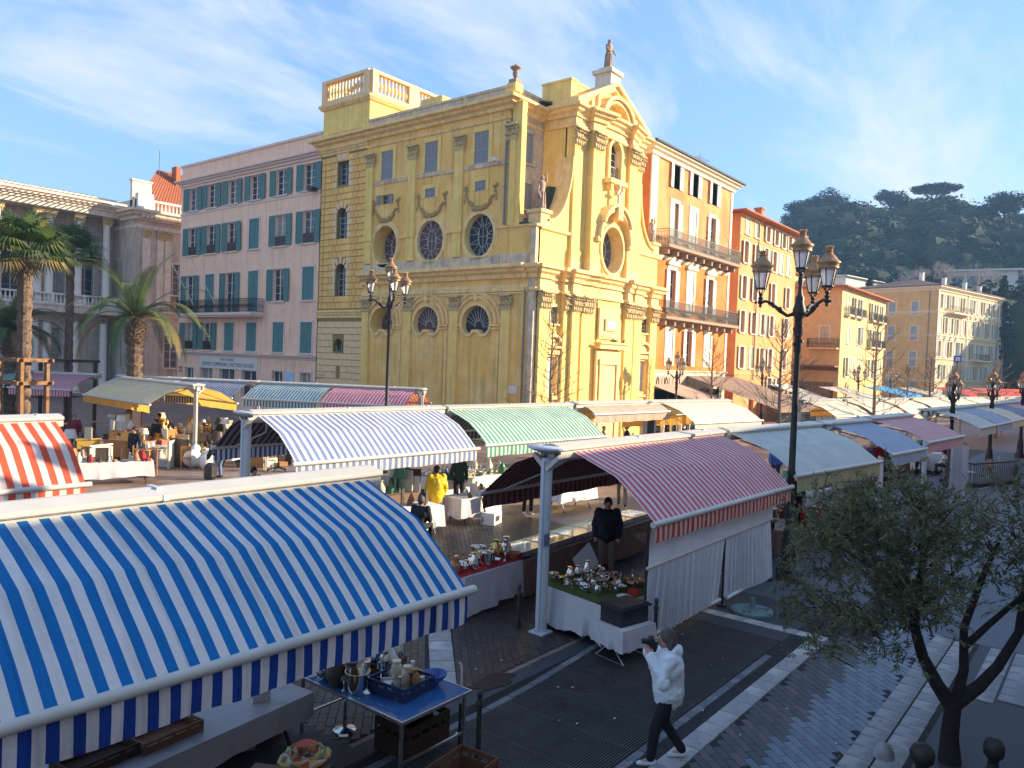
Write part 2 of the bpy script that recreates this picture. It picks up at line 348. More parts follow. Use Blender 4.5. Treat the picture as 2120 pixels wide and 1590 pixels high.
# ================================================================== WINDOWS AND SHUTTERS
WC = {}
def shutter_me(w, h, m, sl=12):
    k = ('sh', round(w, 2), round(h, 2), m.name, sl)
    if k not in WC:
        b = MB(); f = .055; t = .035
        b.box(0, f, 0, t, 0, h); b.box(w-f, w, 0, t, 0, h)
        zs = [0, h*.36, h]
        b.box(f, w-f, 0, t, 0, .07); b.box(f, w-f, 0, t, h-.07, h); b.box(f, w-f, 0, t, h*.42-.035, h*.42+.035)
        for a, c in ((.07, h*.42-.035), (h*.42+.035, h-.07)):
            q = max(3, int((c-a)/.11)) if sl > 6 else 4
            for i in range(q):
                z = a+(i+.5)*(c-a)/q; d = (c-a)/q*.5
                i0 = b.V((f, .004, z-d), (w-f, .004, z-d), (w-f, t-.004, z+d), (f, t-.004, z+d)); b.face((i0, i0+1, i0+2, i0+3))
        WC[k] = b.mesh('shutter', m)
    return WC[k]
def win_me(w, h, fm, sm, sur=.12, sill=True, tr=2, proud=.05, dep=.2, archd=False):
    k = ('w', round(w, 2), round(h, 2), fm.name, sm.name, sur, sill, tr, archd)
    if k not in WC:
        b = MB(); f = .06; y = dep
        b.box(-w/2, -w/2+f, y-.03, y+.03, 0, h); b.box(w/2-f, w/2, y-.03, y+.03, 0, h); b.box(-w/2+f, w/2-f, y-.03, y+.03, h-f, h); b.box(-w/2+f, w/2-f, y-.03, y+.03, 0, f)
        b.box(-.045, .045, y-.04, y+.02, f, h-f)
        for i in range(tr):
            z = h*(i+1)/(tr+1); b.box(-w/2+f, w/2-f, y-.02, y+.01, z-.015, z+.015)
        if sur and not archd:
            b.box(-w/2-sur, -w/2-.002, -proud, 0, 0, h, 1); b.box(w/2+.002, w/2+sur, -proud, 0, 0, h, 1); b.box(-w/2-sur, w/2+sur, -proud-.004, 0, h+.002, h+sur, 1)
        if sill: b.box(-w/2-sur-.06, w/2+sur+.06, -.14, 0, -.11, -.003, 1)
        WC[k] = b.mesh('window', [fm, sm])
    return WC[k]
def pane_me(w, h, dep=.2, m=None):
    m = m or M_glass; k = ('p', round(w, 2), round(h, 2), m.name, dep)
    if k not in WC:
        b = MB(); b.box(-w/2, w/2, dep+.01, dep+.03, 0, h); WC[k] = b.mesh('pane', m)
    return WC[k]
def window(F, x, z, w, h, sh=None, mode='open', fm=None, sm=None, sur=.12, sill=True, tr=2, sl=12, ang=None, proud=.05, rail=False):
    o = F.add('window', win_me(w, h, fm or M_shw, sm or M_wht, sur, sill, tr, proud), x, 0, z)
    link('pane', pane_me(w, h, m=random.choice((M_glass, M_glass, M_pane3, M_pane2))), o)
    if sh:
        me = shutter_me(w/2-.005, h, sh, sl)
        if mode == 'open':
            for s in (-1, 1):
                a = U(.03, .16) if ang is None else ang
                if s < 0: q = link('shutter', me, o, (-w/2-.01, -proud-.03, 0), pi+a)
                else: q = link('shutter', me, o, (w/2+.01, -proud-.03, 0), -a)
                if s < 0: q.rotation_euler = (0, 0, pi+a)
        elif mode == 'closed':
            for s in (-1, 1): link('shutter', me, o, (-w/2 if s < 0 else .005, .0, 0))
        elif mode == 'half':
            link('shutter', me, o, (w/2+.01, -proud-.03, 0), -U(.1, .5)); link('shutter', me, o, (-w/2, 0, 0))
    if rail:
        b = MB(); b.bar((-w/2, -.06, .95), (w/2, -.06, .95), .03)
        n = int(w/.12)
        for i in range(n+1): b.bar((-w/2+i*w/n, -.06, .05), (-w/2+i*w/n, -.06, .95), .015)
        b.build('railing', M_iron, o)
    return o
def holes_of(ws): return [rect(x-w/2, x+w/2, z, z+h) for x, z, w, h in ws]
def body(F, x0, x1, dep, z1, mats, y0=.45, roofm=None):
    b = MB(); b.box(x0+.01, x1-.01, y0, dep, 0, z1); return F.add('structure_wall', (b, mats))
CORN = lambda z, h, o: [(0, z), (o*.25, z+.02), (o*.3, z+h*.3), (o*.62, z+h*.45), (o*.68, z+h*.62), (o, z+h*.72), (o, z+h*.96), (0, z+h)]
def railing(F, x0, x1, z, out, h=1.0, mat_=None, sp=.13, name='railing', parent=None, slabm=None, y0=0, curl=True):
    b = MB(); m = mat_ or M_iron
    path = [(x0, y0), (x0, -out), (x1, -out), (x1, y0)]
    for (a, c) in zip(path, path[1:]):
        d = sqrt((c[0]-a[0])**2+(c[1]-a[1])**2); n = max(1, int(d/sp))
        b.bar((a[0], a[1], z+h), (c[0], c[1], z+h), .04); b.bar((a[0], a[1], z+.08), (c[0], c[1], z+.08), .025); b.bar((a[0], a[1], z+h*.82), (c[0], c[1], z+h*.82), .018)
        for i in range(n+1):
            t = i/n; x = a[0]+(c[0]-a[0])*t; y = a[1]+(c[1]-a[1])*t; b.bar((x, y, z), (x, y, z+h), .026)
            if curl and i < n:
                x2 = a[0]+(c[0]-a[0])*(t+.5/n); y2 = a[1]+(c[1]-a[1])*(t+.5/n)
                b.bar((x, y, z+.25), (x2, y2, z+.5), .02); b.bar((x2, y2, z+.5), (x, y, z+.75), .02)
    return F.add(name, (b, m), parent=parent)
def drain(F, x, z0, z1, y=-.12, r=.06):
    b = MB(); b.tube([(x, y, z0), (x, y, z1)], r, 6)
    for z in [z0+k*2.2 for k in range(int((z1-z0)/2.2)+1)]: b.tube([(x, y, z), (x, y, z+.06)], r*1.35, 6)
    return F.add('drainpipe', (b, M_pipe))

# ================================================================== PINK BUILDING
pk = empty('pink_building', (35.9, 67.4, 0), label='tall pale pink building with rows of teal shutters beside the yellow church', cat='building')
F = Fr(pk, 0, 0, -pi/2); Y0 = 67.4; WDT = 20.1
body(F, 0, WDT, 14, 20.9, M_pink)
ws = []
spec = []
for yc in (65.25, 62.2, 59.0, 55.75, 52.2, 48.66): spec.append((Y0-yc, 17.22, 1.42, 2.0, 'open', 5))
for i, yc in enumerate((65.27, 62.18, 59.0, 55.78, 52.15, 48.6)): spec.append((Y0-yc, 13.28, 1.42, 2.42, 'closed' if i == 3 else 'open', 4))
for i, yc in enumerate((65.45, 62.28, 59.1, 55.72, 52.25, 48.5)): spec.append((Y0-yc, 8.98 if i > 3 else 8.2, 1.42, 2.5 if i > 3 else 3.28, 'closed' if i in (1, 3, 5) else 'open', 3))
for i, yc in enumerate((65.5, 62.45, 59.07, 55.8, 52.12, 48.56)): spec.append((Y0-yc, 4.98, 1.42, 2.34, 'open' if i < 2 else 'closed', 2))
hl = [rect(x-w/2, x+w/2, z, z+h) for x, z, w, h, md, r in spec]
gw = [(Y0-65.3, 2.2, 1.4, 1.15), (Y0-62.45, 1.2, 2.0, 2.2), (Y0-59.2, .02, 2.3, 3.5), (Y0-55.95, 1.2, 2.1, 2.2), (Y0-52.05, 2.2, 1.35, 1.3), (Y0-48.5, 2.2, 1.3, 1.3)]
hl += holes_of(gw)
b = MB(); b.wall(rect(0, WDT, 0, 19.9), hl, .3); F.add('wall', (b, M_pink))
b = MB(); b.box(0, WDT, .01, .45, 19.9, 21.2)
F.add('wall', (b, M_pink))
b = MB(); b.sweep([(0, 6), (0, 0), (WDT, 0)], CORN(19.45, .55, .5)); b.sweep([(0, 6), (0, 0), (WDT, 0)], [(0, 21.2), (.1, 21.22), (.1, 21.4), (-.4, 21.4), (-.4, 21.2)]); F.add('cornice', (b, M_pink2))
b = MB(); b.sweep([(0, 6), (0, 0), (WDT, 0)], CORN(4.45, .35, .3)); b.sweep([(0, 3), (0, 0), (WDT, 0)], [(0, 16.9), (.05, 16.9), (.07, 17.08), (0, 17.08)]); F.add('string_course', (b, M_pink2))
for x, z, w, h, md, r in spec:
    o = window(F, x, z, w, h, M_teal, md, M_shw, M_pink2, sur=.13, sill=(r != 3 or x > 13), tr=3)
    if r == 4 and md == 'open' or (r == 2 and md == 'open'):
        q = MB(); q.box(-w/2+.05, w/2-.05, -.05, .05, .05, .75); q.build('railing', M_iron, o)
for i, (x, z, w, h) in enumerate(gw):
    o = window(F, x, z, w, h, None, sm=M_pink2, sill=False, tr=0 if i != 2 else 1)
b = MB(); b.box(Y0-65.9, Y0-54.1, -1.15, 0, 7.88, 8.1); b.box(Y0-65.8, Y0-54.2, -1.0, 0, 7.74, 7.88)
bal = F.add('balcony', (b, M_pink2))
q = Fr(pk, 0, 0, -pi/2); railing(F, Y0-65.85, Y0-54.15, 8.1, 1.08, 1.08, name='railing', parent=bal)
b = MB(); b.box(Y0-63.5, Y0-54.8, -.08, 0, 3.42, 4.42); sg = F.add('sign', (b, M_shw))
M_ink = mat('ink_blue_grey', (.12, .13, .2), var=0)
sx = (2*Y0-63.5-54.8)/2
text('lettering', 'VILLE DE NICE', .32, M_ink, sg, (sx, -.09, 4.2), (pi/2, 0, 0))
text('lettering', "CENTRE COMMUNAL D'ACTION SOCIALE", .46, M_ink, sg, (sx, -.09, 3.78), (pi/2, 0, 0), sx=.92)
b = MB(); b.box(Y0-51.0, Y0-49.9, -.05, 0, 2.5, 3.5); F.add('notice_board', (b, C('pale_blue_print', (.45, .6, .75))))
for yy, ye in ((62.7, 65.7), (59.3, 62.2)):
    b = MB(); b.tube([(Y0-yy, -1.0, 8.4), (Y0-ye, -1.7, 12.5)], .035, 6); b.blob((Y0-ye, -1.7, 12.55), .08); F.add('flagpole', (b, M_white))
b = MB(); b.box(.35, .9, -.06, 0, 2.9, 3.1); b.box(.35, .9, -.06, 0, 3.2, 3.4); F.add('wall_plaque', (b, M_red))
b = MB(); b.box(Y0-48.1, Y0-47.5, -.7, -.2, 17.0, 17.25); b.bar((Y0-47.8, -.2, 17.1), (Y0-47.8, 0, 17.3), .06); F.add('floodlight', (b, M_iron))
b = MB(); b.box(8.6, 15.8, 3, 7, 21.3, 21.9); b.prism([(8.4, 21.9), (16, 21.9), (16, 22.05), (8.4, 22.05)], 2.8, 7.2); F.add('roof_skylight', (b, M_slate))
b = MB(); b.box(18.4, 19.6, 3.2, 4.4, 20.9, 23.2); b.box(18.3, 19.7, 3.1, 4.5, 23.2, 23.4); F.add('chimney', (b, M_grey))
b = MB(); b.box(-.2, 3.2, 5, 9, 20.9, 22.3); F.add('chimney', (b, M_grey))

# ================================================================== YELLOW CHURCH
ch = empty('yellow_church', (35.9, 27.2, 0), label='large ochre yellow baroque church with curved front, oval windows and a square tower', cat='church')
G = Fr(ch, 0, 20.0, -pi/2)                   # side facade: x = 47.2 - world y
def gx(y): return 47.2-y
b = MB()
# massing behind the facades
b.box(1.12, 14.6, 1.2, 19.6, 0, 12.85); b.box(1.12, 12.0, 3.0, 19.6, 12.85, 20.4); ch_body = b.build('structure_wall', M_yel2, ch)
# ---- side wall (bays)
oval = [(40.05, 12.55), (35.73, 12.55), (31.53, 12.6)]; OV = (1.17, 1.32)
lun = [40.1, 35.85, 31.55]
def lunette(cx, z0=6.55, w=2.25, h=1.75, n=14):
    r = w/2; pts = []
    zc = z0+h-r
    pts += [(cx-r, zc-.1)]
    pts += [(cx-r*.92, z0+.25), (cx-r*.7, z0+.03), (cx-r*.42, z0), (cx-r*.3, z0+.16), (cx-r*.22, z0+.26), (cx+r*.22, z0+.26), (cx+r*.3, z0+.16), (cx+r*.42, z0), (cx+r*.7, z0+.03), (cx+r*.92, z0+.25)]
    pts += [(cx+r*cos(pi*k/n), zc+r*sin(pi*k/n)) for k in range(n)]
    return pts
xs0, xs1 = gx(42.2), gx(27.6)
LOW = gx(29.4)
top = [(40.1, 17.0, 1.15, 1.95), (35.9, 17.0, 1.15, 1.95), (31.6, 17.0, 1.15, 1.95)]
sml = [(40.2, 15.36, .78, .62), (35.9, 15.36, .9, .6), (31.6, 15.32, .85, .62)]
holes = [ell(gx(y), z, OV[0], OV[1]) for y, z in oval] + [lunette(gx(y)) for y in lun]
holes += [rect(gx(y)-w/2, gx(y)+w/2, z, z+h) for y, z, w, h in top+sml]
out = [(xs0, 0), (xs1, 0), (xs1, 12.95), (LOW, 12.95), (LOW, 19.95), (xs0, 19.95)]
b = MB(); b.wall(out, holes, 1.0, 0, 0, 1); G.add('side_wall', (b, [M_yel, M_yel2]))
# corner chamfer strip between side and front
b = MB(); b.box(0.02, .45, -.0, .42, 0, 12.9); b.build('corner_pier', M_dirty, ch)
b = MB(); b.box(0, .45, 1.3, 2.0, 12.95, 20.3); b.build('corner_pier', M_yel2, ch)
# glass with lead tracery
def rose(cx, cz, rx, rz, k=14, dep=.98, dark=False):
    p = MB(); p.prism(ell(0, 0, rx+.02, rz+.02, 28), 0, .02)
    o = G.add('oval_window', (p, M_glassd if not dark else M_glassk), cx, dep, cz)
    q = MB()
    def seg(a, c, w=.05):
        q.bar((a[0], -.02, a[1]), (c[0], -.02, c[1]), w, .03)
    n = 24
    for j in range(n):
        a0, a1 = 2*pi*j/n, 2*pi*(j+1)/n
        seg((.30*rx*cos(a0)*1.05, .52*rz*sin(a0)), (.30*rx*cos(a1)*1.05, .52*rz*sin(a1)), .075); seg((rx*.97*cos(a0), rz*.97*sin(a0)), (rx*.97*cos(a1), rz*.97*sin(a1)), .06)
    for j in range(k):
        a = 2*pi*(j+.5)/k; a1 = a+pi/k*.9; seg((.33*rx*cos(a), .54*rz*sin(a)), (rx*.95*cos(a+.12), rz*.95*sin(a+.12)), .035)
        if j % 2 == 0: seg((.33*rx*cos(a), .54*rz*sin(a)), (rx*.95*cos(a-.3), rz*.95*sin(a-.3)), .03)
    seg((0, -.5*rz), (0, .5*rz), .035); seg((-.3*rx, 0), (.3*rx, 0), .035)
    q.build('tracery', M_lead, o)
for i, (y, z) in enumerate(oval): rose(gx(y), z, OV[0], OV[1], dep=(.95, .14, .35)[i], dark=(i == 2))
def lun_win(y, dep=.98, dark=False):
    L_ = lunette(0); p = MB(); p.prism([(a*.99, c) for a, c in L_], 0, .02); o = G.add('lunette_window', (p, M_glassk if dark else M_glassd), gx(y), dep, 0)
    q = MB()
    for j in range(11):
        a = pi*(j+.3)/10.6-.15; q.bar((.34*cos(a), -.02, 7.0+.36*sin(a)), (1.05*cos(a), -.02, 7.15+1.05*sin(a)), .04, .03)
    for j in range(10):
        a, c = pi*j/10, pi*(j+1)/10
        q.bar((.34*cos(a), -.03, 7.0+.36*sin(a)), (.34*cos(c), -.03, 7.0+.36*sin(c)), .07, .03); q.bar((1.1*cos(a), -.03, 7.15+1.1*sin(a)), (1.1*cos(c), -.03, 7.15+1.1*sin(c)), .05, .03)
    q.build('tracery', M_lead, o)
for i, y in enumerate(lun): lun_win(y, dep=(.95, .3, .3)[i], dark=(i == 2))
# surrounds of ovals and lunettes
for y, z in oval:
    b = MB(); ringpts(b, ell(gx(y), z, OV[0], OV[1], 32), .20, -.10, .0); ringpts(b, ell(gx(y), z, OV[0]+.2, OV[1]+.2, 32), .12, -.05, .0); G.add('window_surround', (b, M_trim))
for y in lun: b = MB(); ringpts(b, lunette(gx(y)), .17, -.12, .0); G.add('window_surround', (b, M_trim))
for y in lun:
    b = MB()
    x = gx(y)
    for rr, o in ((1.55, -.14), (1.85, -.09)):
        pts = [(x+rr*cos(pi*k/18), 7.18+rr*sin(pi*k/18)) for k in range(19)]
        ringpts(b, pts[::-1], -.13, o, 0, closed=False)
    for s in (-1, 1): b.box(x+s*1.2, x+s*1.95, -.14, 0, 7.02, 7.12); b.box(x+s*1.2, x+s*1.95, -.12, 0, 6.82, 6.9)
    b.box(x-.11, x+.11, -.2, 0, 8.6, 9.0)
    for s in (-1, 1):
        b.box(x+s*1.72, x+s*1.88, -.07, 0, .4, 6.6); b.box(x+s*1.85, x+s*2.0, -.09, 0, 8.95, 9.1)
    G.add('arch_moulding', (b, M_trim))
# pilasters on the side
for y in (41.75, 37.55, 33.35, 29.15):
    x = gx(y); b = MB(); w = .34
    if y > 29.5: b.box(x-w, x+w, -.16, 0, 11.35, 18.3); b.box(x-w-.1, x+w+.1, -.22, 0, 12.9, 13.25)
    else: b.box(x-.1, x+.28, -.16, 0, 13.0, 18.3)
    b.box(x-w, x+w, -.18, 0, 0, 8.0)
    G.add('pilaster', (b, M_yel2))
def capital_me(w, d, h, mkey='cap'):
    k = (mkey, round(w, 2), round(d, 2), round(h, 2))
    if k not in WC:
        random.seed(5); b = MB(); b.box(-w*.5, w*.5, -d, 0, 0, h*.9); b.box(-w*.66, w*.66, -d-w*.2, 0, h*.9, h)
        n = 5
        for row, (z, s) in enumerate(((0, .4), (h*.32, .42), (h*.58, .3))):
            for i in range(n):
                x = -w*.5+w*(i+.5*(row % 2))/(n-1); hh = h*s
                b.blob((x, -d-.03, z+hh*.4), w*.12, 0, 5, 3, .25, (1, .6, 1.7)); b.blob((x, -d-.10-.05*row, z+hh*.95), w*.09, 0, 5, 3, .25, (1.2, 1, .8))
            for s2 in (-1, 1):
                b.blob((s2*w*(.52+.05*row), -d*.6, z+hh*.8), w*.11, 0, 5, 3, .3)
        WC[k] = b.mesh('capital', M_orn)
    return WC[k]
for y in (41.75, 37.55, 33.35, 29.2):
    G.add('capital', capital_me(.72, .14, 1.0), gx(y), 0, 17.95 if y > 29.5 else 18.0); G.add('capital', capital_me(.75, .16, 1.0), gx(y), 0, 7.95)
# garlands
def garland_me():
    if 'gar' not in WC:
        random.seed(3); b = MB()
        for k in range(26):
            t = -1+2*k/25; x = t*1.15; z = -1.0*(1-t*t)**.75; r = .07+.11*(1-abs(t))
            for j in range(3): b.blob((x+U(-.06, .06), -.05-U(0, .06), z+U(-.09, .09)), r*U(.6, 1), 0, 5, 3, .2)
        for s in (-1, 1):
            for j in range(7): b.blob((s*1.2+U(-.16, .16), -.05, .35+U(-.1, .12)), .09, 0, 5, 3, .3)
            for j in range(6): b.blob((s*(1.2+.02*j), -.05, .2-.14*j), .06, 0, 5, 3, .3)
            b.tube([(s*1.2, -.04, .35), (s*1.14, -.04, .1), (s*1.15, -.04, 0)], .04, 5)
        WC['gar'] = b.mesh('garland', mat('garland_stucco', (.46, .33, .14), var=.2, scale=6, **PL))
    return WC['gar']
for y, z in ((40.1, 15.2), (35.75, 15.15), (31.55, 15.2)): G.add('garland', garland_me(), gx(y), 0, z)
# windows of the side
for i, (y, z, w, h) in enumerate(top): window(G, gx(y), z, w, h, M_shg, 'closed', M_shg, M_yel2, sur=.3, tr=2, sill=False)
for i, (y, z, w, h) in enumerate(sml): window(G, gx(y), z, w, h, M_shg, 'open' if i == 0 else 'closed', M_shg, M_yel2, sur=.25 if i else .08, tr=1, sill=False, ang=.05)
# cornices of the side, sweeping round onto the front return
sd_path = [(xs0-.02, 0), (gx(27.62), 0)]
b = MB(); b.sweep(sd_path, [(0, 9.05), (.14, 9.1), (.16, 9.3), (.06, 9.35), (0, 9.5)]); b.sweep(sd_path, CORN(9.85, .85, .75)); b.sweep(sd_path, [(0, 8.95), (.08, 8.95), (.08, 9.05), (0, 9.05)]); G.add('cornice', (b, M_trim))
b = MB(); b.sweep(sd_path, [(0, 10.72), (.1, 10.72), (.1, 11.25), (0, 11.35)]); G.add('plinth_band', (b, M_dirty))
b = MB(); b.sweep([(xs0, 0), (LOW+.02, 0)], [(0, 16.72), (.07, 16.72), (.1, 16.95), (0, 16.95)]); G.add('string_course', (b, M_dirty))
segs = []
xl = xs0
b = MB()
for y, z in oval:
    x = gx(y); b.sweep([(xl, 0), (x-1.42, 0)], [(0, 12.84), (.14, 12.9), (.14, 12.98), (0, 13.02)]); xl = x+1.42
b.sweep([(xl, 0), (xs1, 0)], [(0, 12.84), (.14, 12.9), (.14, 12.98), (0, 13.02)]); G.add('string_course', (b, M_trim))
tpath = [(-.0, 4), (-.0, -.0), (LOW, -.0), (LOW, 3.4)]
b = MB(); b.sweep(tpath, CORN(19.9, .72, .8)); b.sweep([(xs0, 0), (LOW, 0), (LOW, 3.2)], [(0, 19.35), (.1, 19.4), (.12, 19.5), (0, 19.6)]); G.add('cornice', (b, M_trim))
b = MB(); b.sweep([(xs0, .0), (LOW, .0), (LOW, 3.4)], [(-.02, 20.62), (-.02, 21.25), (.05, 21.25), (.05, 21.4), (-.4, 21.4), (-.4, 20.62)]); G.add('parapet', (b, M_dirty))
# low roof of the outer bay (dark slope between the low front block and upper wall)
b = MB(); b.poly([(.05, .4, 13.02), (3.3, .4, 13.02), (3.3, 1.9, 14.3), (.05, 1.9, 13.25)]); b.poly([(.05, .4, 13.02), (.05, 1.9, 13.25), (.05, 1.9, 12.9), (.05, .4, 12.9)]); b.build('low_roof', M_slate, ch)
drain(G, gx(27.75), .2, 9.3); drain(G, gx(29.55), 13.1, 19.2, r=.07)
b = MB(); b.box(gx(29.4), gx(28.15), -.05, 0, 3.02, 3.5); sgn = G.add('wall_plaque', (b, M_wht))
q = MB(); q.box(.1, 1.15, -.058, -.051, 3.44, 3.46); q.box(.35, .95, -.058, -.051, 3.36, 3.38); q.box(.12, .32, -.058, -.051, 3.12, 3.2); q.box(.45, .53, -.058, -.051, 3.12, 3.2); q.box(.7, .82, -.058, -.051, 3.1, 3.19); q.box(.95, 1.15, -.058, -.051, 3.13, 3.16); q.build('print', M_ink, sgn)
b = MB(); b.box(gx(31.1), gx(30.2), -.5, -.1, 16.9, 17.2); b.build; 
b = MB(); b.bar((gx(30.0), 0, 16.9), (gx(30.0), -.4, 16.9), .05); b.box(gx(30.15), gx(29.85), -.75, -.35, 16.8, 17.0); G.add('floodlight', (b, M_wht))
# ---- tower
tw = MB(); tw.box(0, 5.0, .4, 5.6, 0, 23.3)
twr = G.add('tower', (tw, M_yel2))
T0, T1 = 0.02, gx(42.2)
tholes = [rect(gx(45.35), gx(44.2), 17.2, 18.9), arch(gx(44.75), 13.3, 15.55, 1.12), arch(gx(44.72), 9.15, 11.55, 1.12), arch(gx(44.78), 5.2, 6.1, 1.05)]
b = MB(); b.wall(rect(T0, T1, 0, 19.95), tholes, .38); link('wall', b.mesh('wall', M_joint), twr)
sm_cache = {}
def stone(x0, x1, z0, z1, m, d=.05):
    k = (round(x1-x0, 2), round(z1-z0, 2), m.name)
    if k not in sm_cache:
        q = MB(); w, h = x1-x0, z1-z0; e = .02
        i = q.V((0, 0, 0), (w, 0, 0), (w, 0, h), (0, 0, h), (e, -d, e), (w-e, -d, e), (w-e, -d, h-e), (e, -d, h-e))
        for f in ((4,5,6,7), (0,1,5,4), (1,2,6,5), (2,3,7,6), (3,0,4,7)): q.face([i+k2 for k2 in f])
        sm_cache[k] = q.mesh('stone', m)
    link('stone', sm_cache[k], twr, (x0, 0, z0))
def course(z0, z1, m, joints, holes_x=None):
    xs = [T0]+joints+[T1]
    for a, c in zip(xs, xs[1:]):
        if c-a > .12: stone(a+.012, c-.012, z0+.014, z1-.014, m)
rowh = .46; z = 0.0; i = 0
def span(z0, z1, zones):
    for (hx0, hx1, hz0, hz1) in zones:
        if z1 > hz0+.05 and z0 < hz1-.05: return (hx0, hx1)
    return None
zones = [(gx(45.35), gx(44.15), 5.2, 6.1), (gx(45.33), gx(44.16), 9.15, 11.6), (gx(45.33), gx(44.18), 13.3, 15.6), (gx(45.4), gx(44.15), 17.2, 18.9), (gx(44.9), gx(44.5), 3.2, 3.9)]
while z < 19.3:
    z1 = z+rowh
    if 7.3 < z < 8.1 : z = 8.28; i += 1; continue
    m = M_ash if z < 7.4 else M_yel
    hx = span(z, z1, zones)
    if z < 7.4: js = [1.0, 2.0, 3.0, 4.0] if i % 2 else [.5, 1.5, 2.5, 3.5, 4.45]
    else: js = [1.15, 1.55, 3.4, 3.8] if i % 2 else [1.35, 3.6]
    if hx:
        for a, c in ((T0, hx[0]-.02), (hx[1]+.02, T1)):
            xs = [a]+[j for j in js if a+.2 < j < c-.2]+[c]
            for p, q in zip(xs, xs[1:]): stone(p+.012, q-.012, z+.014, z1-.014, m if (z < 7.4 or not (a == T0 and q == c or a != T0 and p == a)) else M_ash)
    else: course(z, z1, m, js)
    z = z1; i += 1
b = MB(); b.sweep([(0, 0), (T1, 0)], CORN(7.6, .6, .22)); b.sweep([(0, 4), (0, -.0), (T1+.15, -.0)], CORN(19.45, .5, .3)); link('string_course', b.mesh('string_course', M_trim), twr)
for k, (x, z0, h, w) in enumerate(((gx(44.77), 17.2, 1.7, 1.14), (gx(44.75), 13.3, 1.65, 1.1), (gx(44.72), 9.15, 1.8, 1.1), (gx(44.78), 5.2, .35, 1.0))):
    pts = rect(-w/2, w/2, 0, h) if k == 0 else arch(0, 0, h+w/2+(.05 if k < 3 else 0), w)
    p = MB(); p.prism(pts, .33, .36); link('window', p.mesh('window', M_glass), twr, (x, 0, z0))
    q = MB()
    q.box(-.03, .03, .29, .33, 0, h+.3*(k > 0)); 
    for j in range(1, 5 if k < 3 else 2): q.box(-w/2, w/2, .29, .33, j*h/4.2-.02, j*h/4.2+.02)
    q.box(-w/2, -w/2+.06, .28, .33, 0, h); q.box(w/2-.06, w/2, .28, .33, 0, h); q.build('frame', M_shb, link('frame_holder', MB().mesh('frame_holder', M_shb), twr, (x, 0, z0))) if False else link('frame', q.mesh('frame', M_shb), twr, (x, 0, z0))
    if k < 3:
        v = MB()
        for j in range(5):
            a = pi*(j+1)/6; r0, r1 = w/2+.04, w/2+.5; zc = h if k else h+.05
            if k == 0: v.prism([(-w*.42+j*w*.17, h+.05), (-w*.42+(j+.9)*w*.17, h+.05), (-w*.62+(j+.95)*w*.25, h+.5), (-w*.62+j*w*.25, h+.5)], -.09, 0)
            else: v.prism([(r0*cos(a-.16), zc+r0*sin(a-.16)), (r1*cos(a-.13), zc+r1*sin(a-.13)), (r1*cos(a+.13), zc+r1*sin(a+.13)), (r0*cos(a+.16), zc+r0*sin(a+.16))], -.09, 0)
        link('voussoir', v.mesh('voussoir', M_ash), twr, (x, 0, z0))
# tower top
b = MB(); b.box(0, T1+.1, 0, 5.6, 20.6, 23.05); b.box(.55, 4.3, -.05, 0, 21.0, 22.7)
link('tower_parapet_wall', b.mesh('tower_parapet_wall', M_yel2), twr)
P_ = [(0, 5.6), (0, 0), (T1+.1, 0), (T1+.1, 8.0)]
b = MB(); b.box(.0, T1+.1, 5.6, 8, 20.6, 22.95); b.sweep(P_, [(0, 22.75), (.12, 22.8), (.3, 23.0), (.3, 23.15), (0, 23.2)]); link('cornice', b.mesh('cornice', M_trim), twr)
b = MB()
for (a, c) in zip(P_, P_[1:]):
    d = sqrt((c[0]-a[0])**2+(c[1]-a[1])**2); ux, uy = (c[0]-a[0])/d, (c[1]-a[1])/d
    npan = 1 if d < 6 else 2
    for k in range(npan):
        s0, s1 = d*k/npan, d*(k+1)/npan
        for s in (s0+.25, s1-.25):
            x, y = a[0]+ux*s, a[1]+uy*s; b.box(x-.24, x+.24, y-.24, y+.24, 23.2, 24.7)
    b.bar((a[0], a[1], 24.78), (c[0], c[1], 24.78), .5, .2); b.bar((a[0], a[1], 23.3), (c[0], c[1], 23.3), .42, .2)
link('balustrade_frame', b.mesh('balustrade_frame', M_ash), twr)
bal_me = MB(); bal_me.lathe([(.07, 0), (.09, .08), (.06, .2), (.14, .5), (.13, .65), (.06, .95), (.09, 1.15), (.1, 1.28)], 8); bal_me = bal_me.mesh('baluster', M_ash, True)
for (a, c) in zip(P_, P_[1:]):
    d = sqrt((c[0]-a[0])**2+(c[1]-a[1])**2); ux, uy = (c[0]-a[0])/d, (c[1]-a[1])/d; npan = 1 if d < 6 else 2
    for k in range(npan):
        s0, s1 = d*k/npan+.62, d*(k+1)/npan-.62; n = int((s1-s0)/.33)
        for j in range(n+1):
            s = s0+(s1-s0)*j/n; link('baluster', bal_me, twr, (a[0]+ux*s, a[1]+uy*s, 23.4))
b = MB(); b.tube([(4.0, 5.0, 24.8), (4.0, 5.0, 25.6)], .03); b.lathe([(.02, 0), (.3, .06), (.4, .2)], 12, (4.0, 5.0, 25.2)); link('satellite_dish', b.mesh('satellite_dish', M_white), twr)
b = MB(); b.box(.6, 2.2, 8.5, 10.5, 20.4, 22.1); b.box(1, 5, 10.5, 14, 20.4, 21.9); b.build('roof_block', M_yel2, ch)
b = MB(); b.slab([(2.9, 2.0), (12, 2.0), (12, 12), (2.9, 12)], 20.4, 21.2); b.prism([(2.5, 21.0), (12.5, 21.0), (7.5, 22.3)], 1.6, 13); b.build('roof', M_slate, ch)

# ---- front facade. local x = world X - 35.9
FW = 15.1; XC = 7.55
def fy(x):        # plan of the front, negative = forward
    if 4.3 < x < 10.8: t = (x-XC)/3.25; return -.5*(1-t*t)-.02
    return 0.
H0 = Fr(ch, 0, 0, 0)
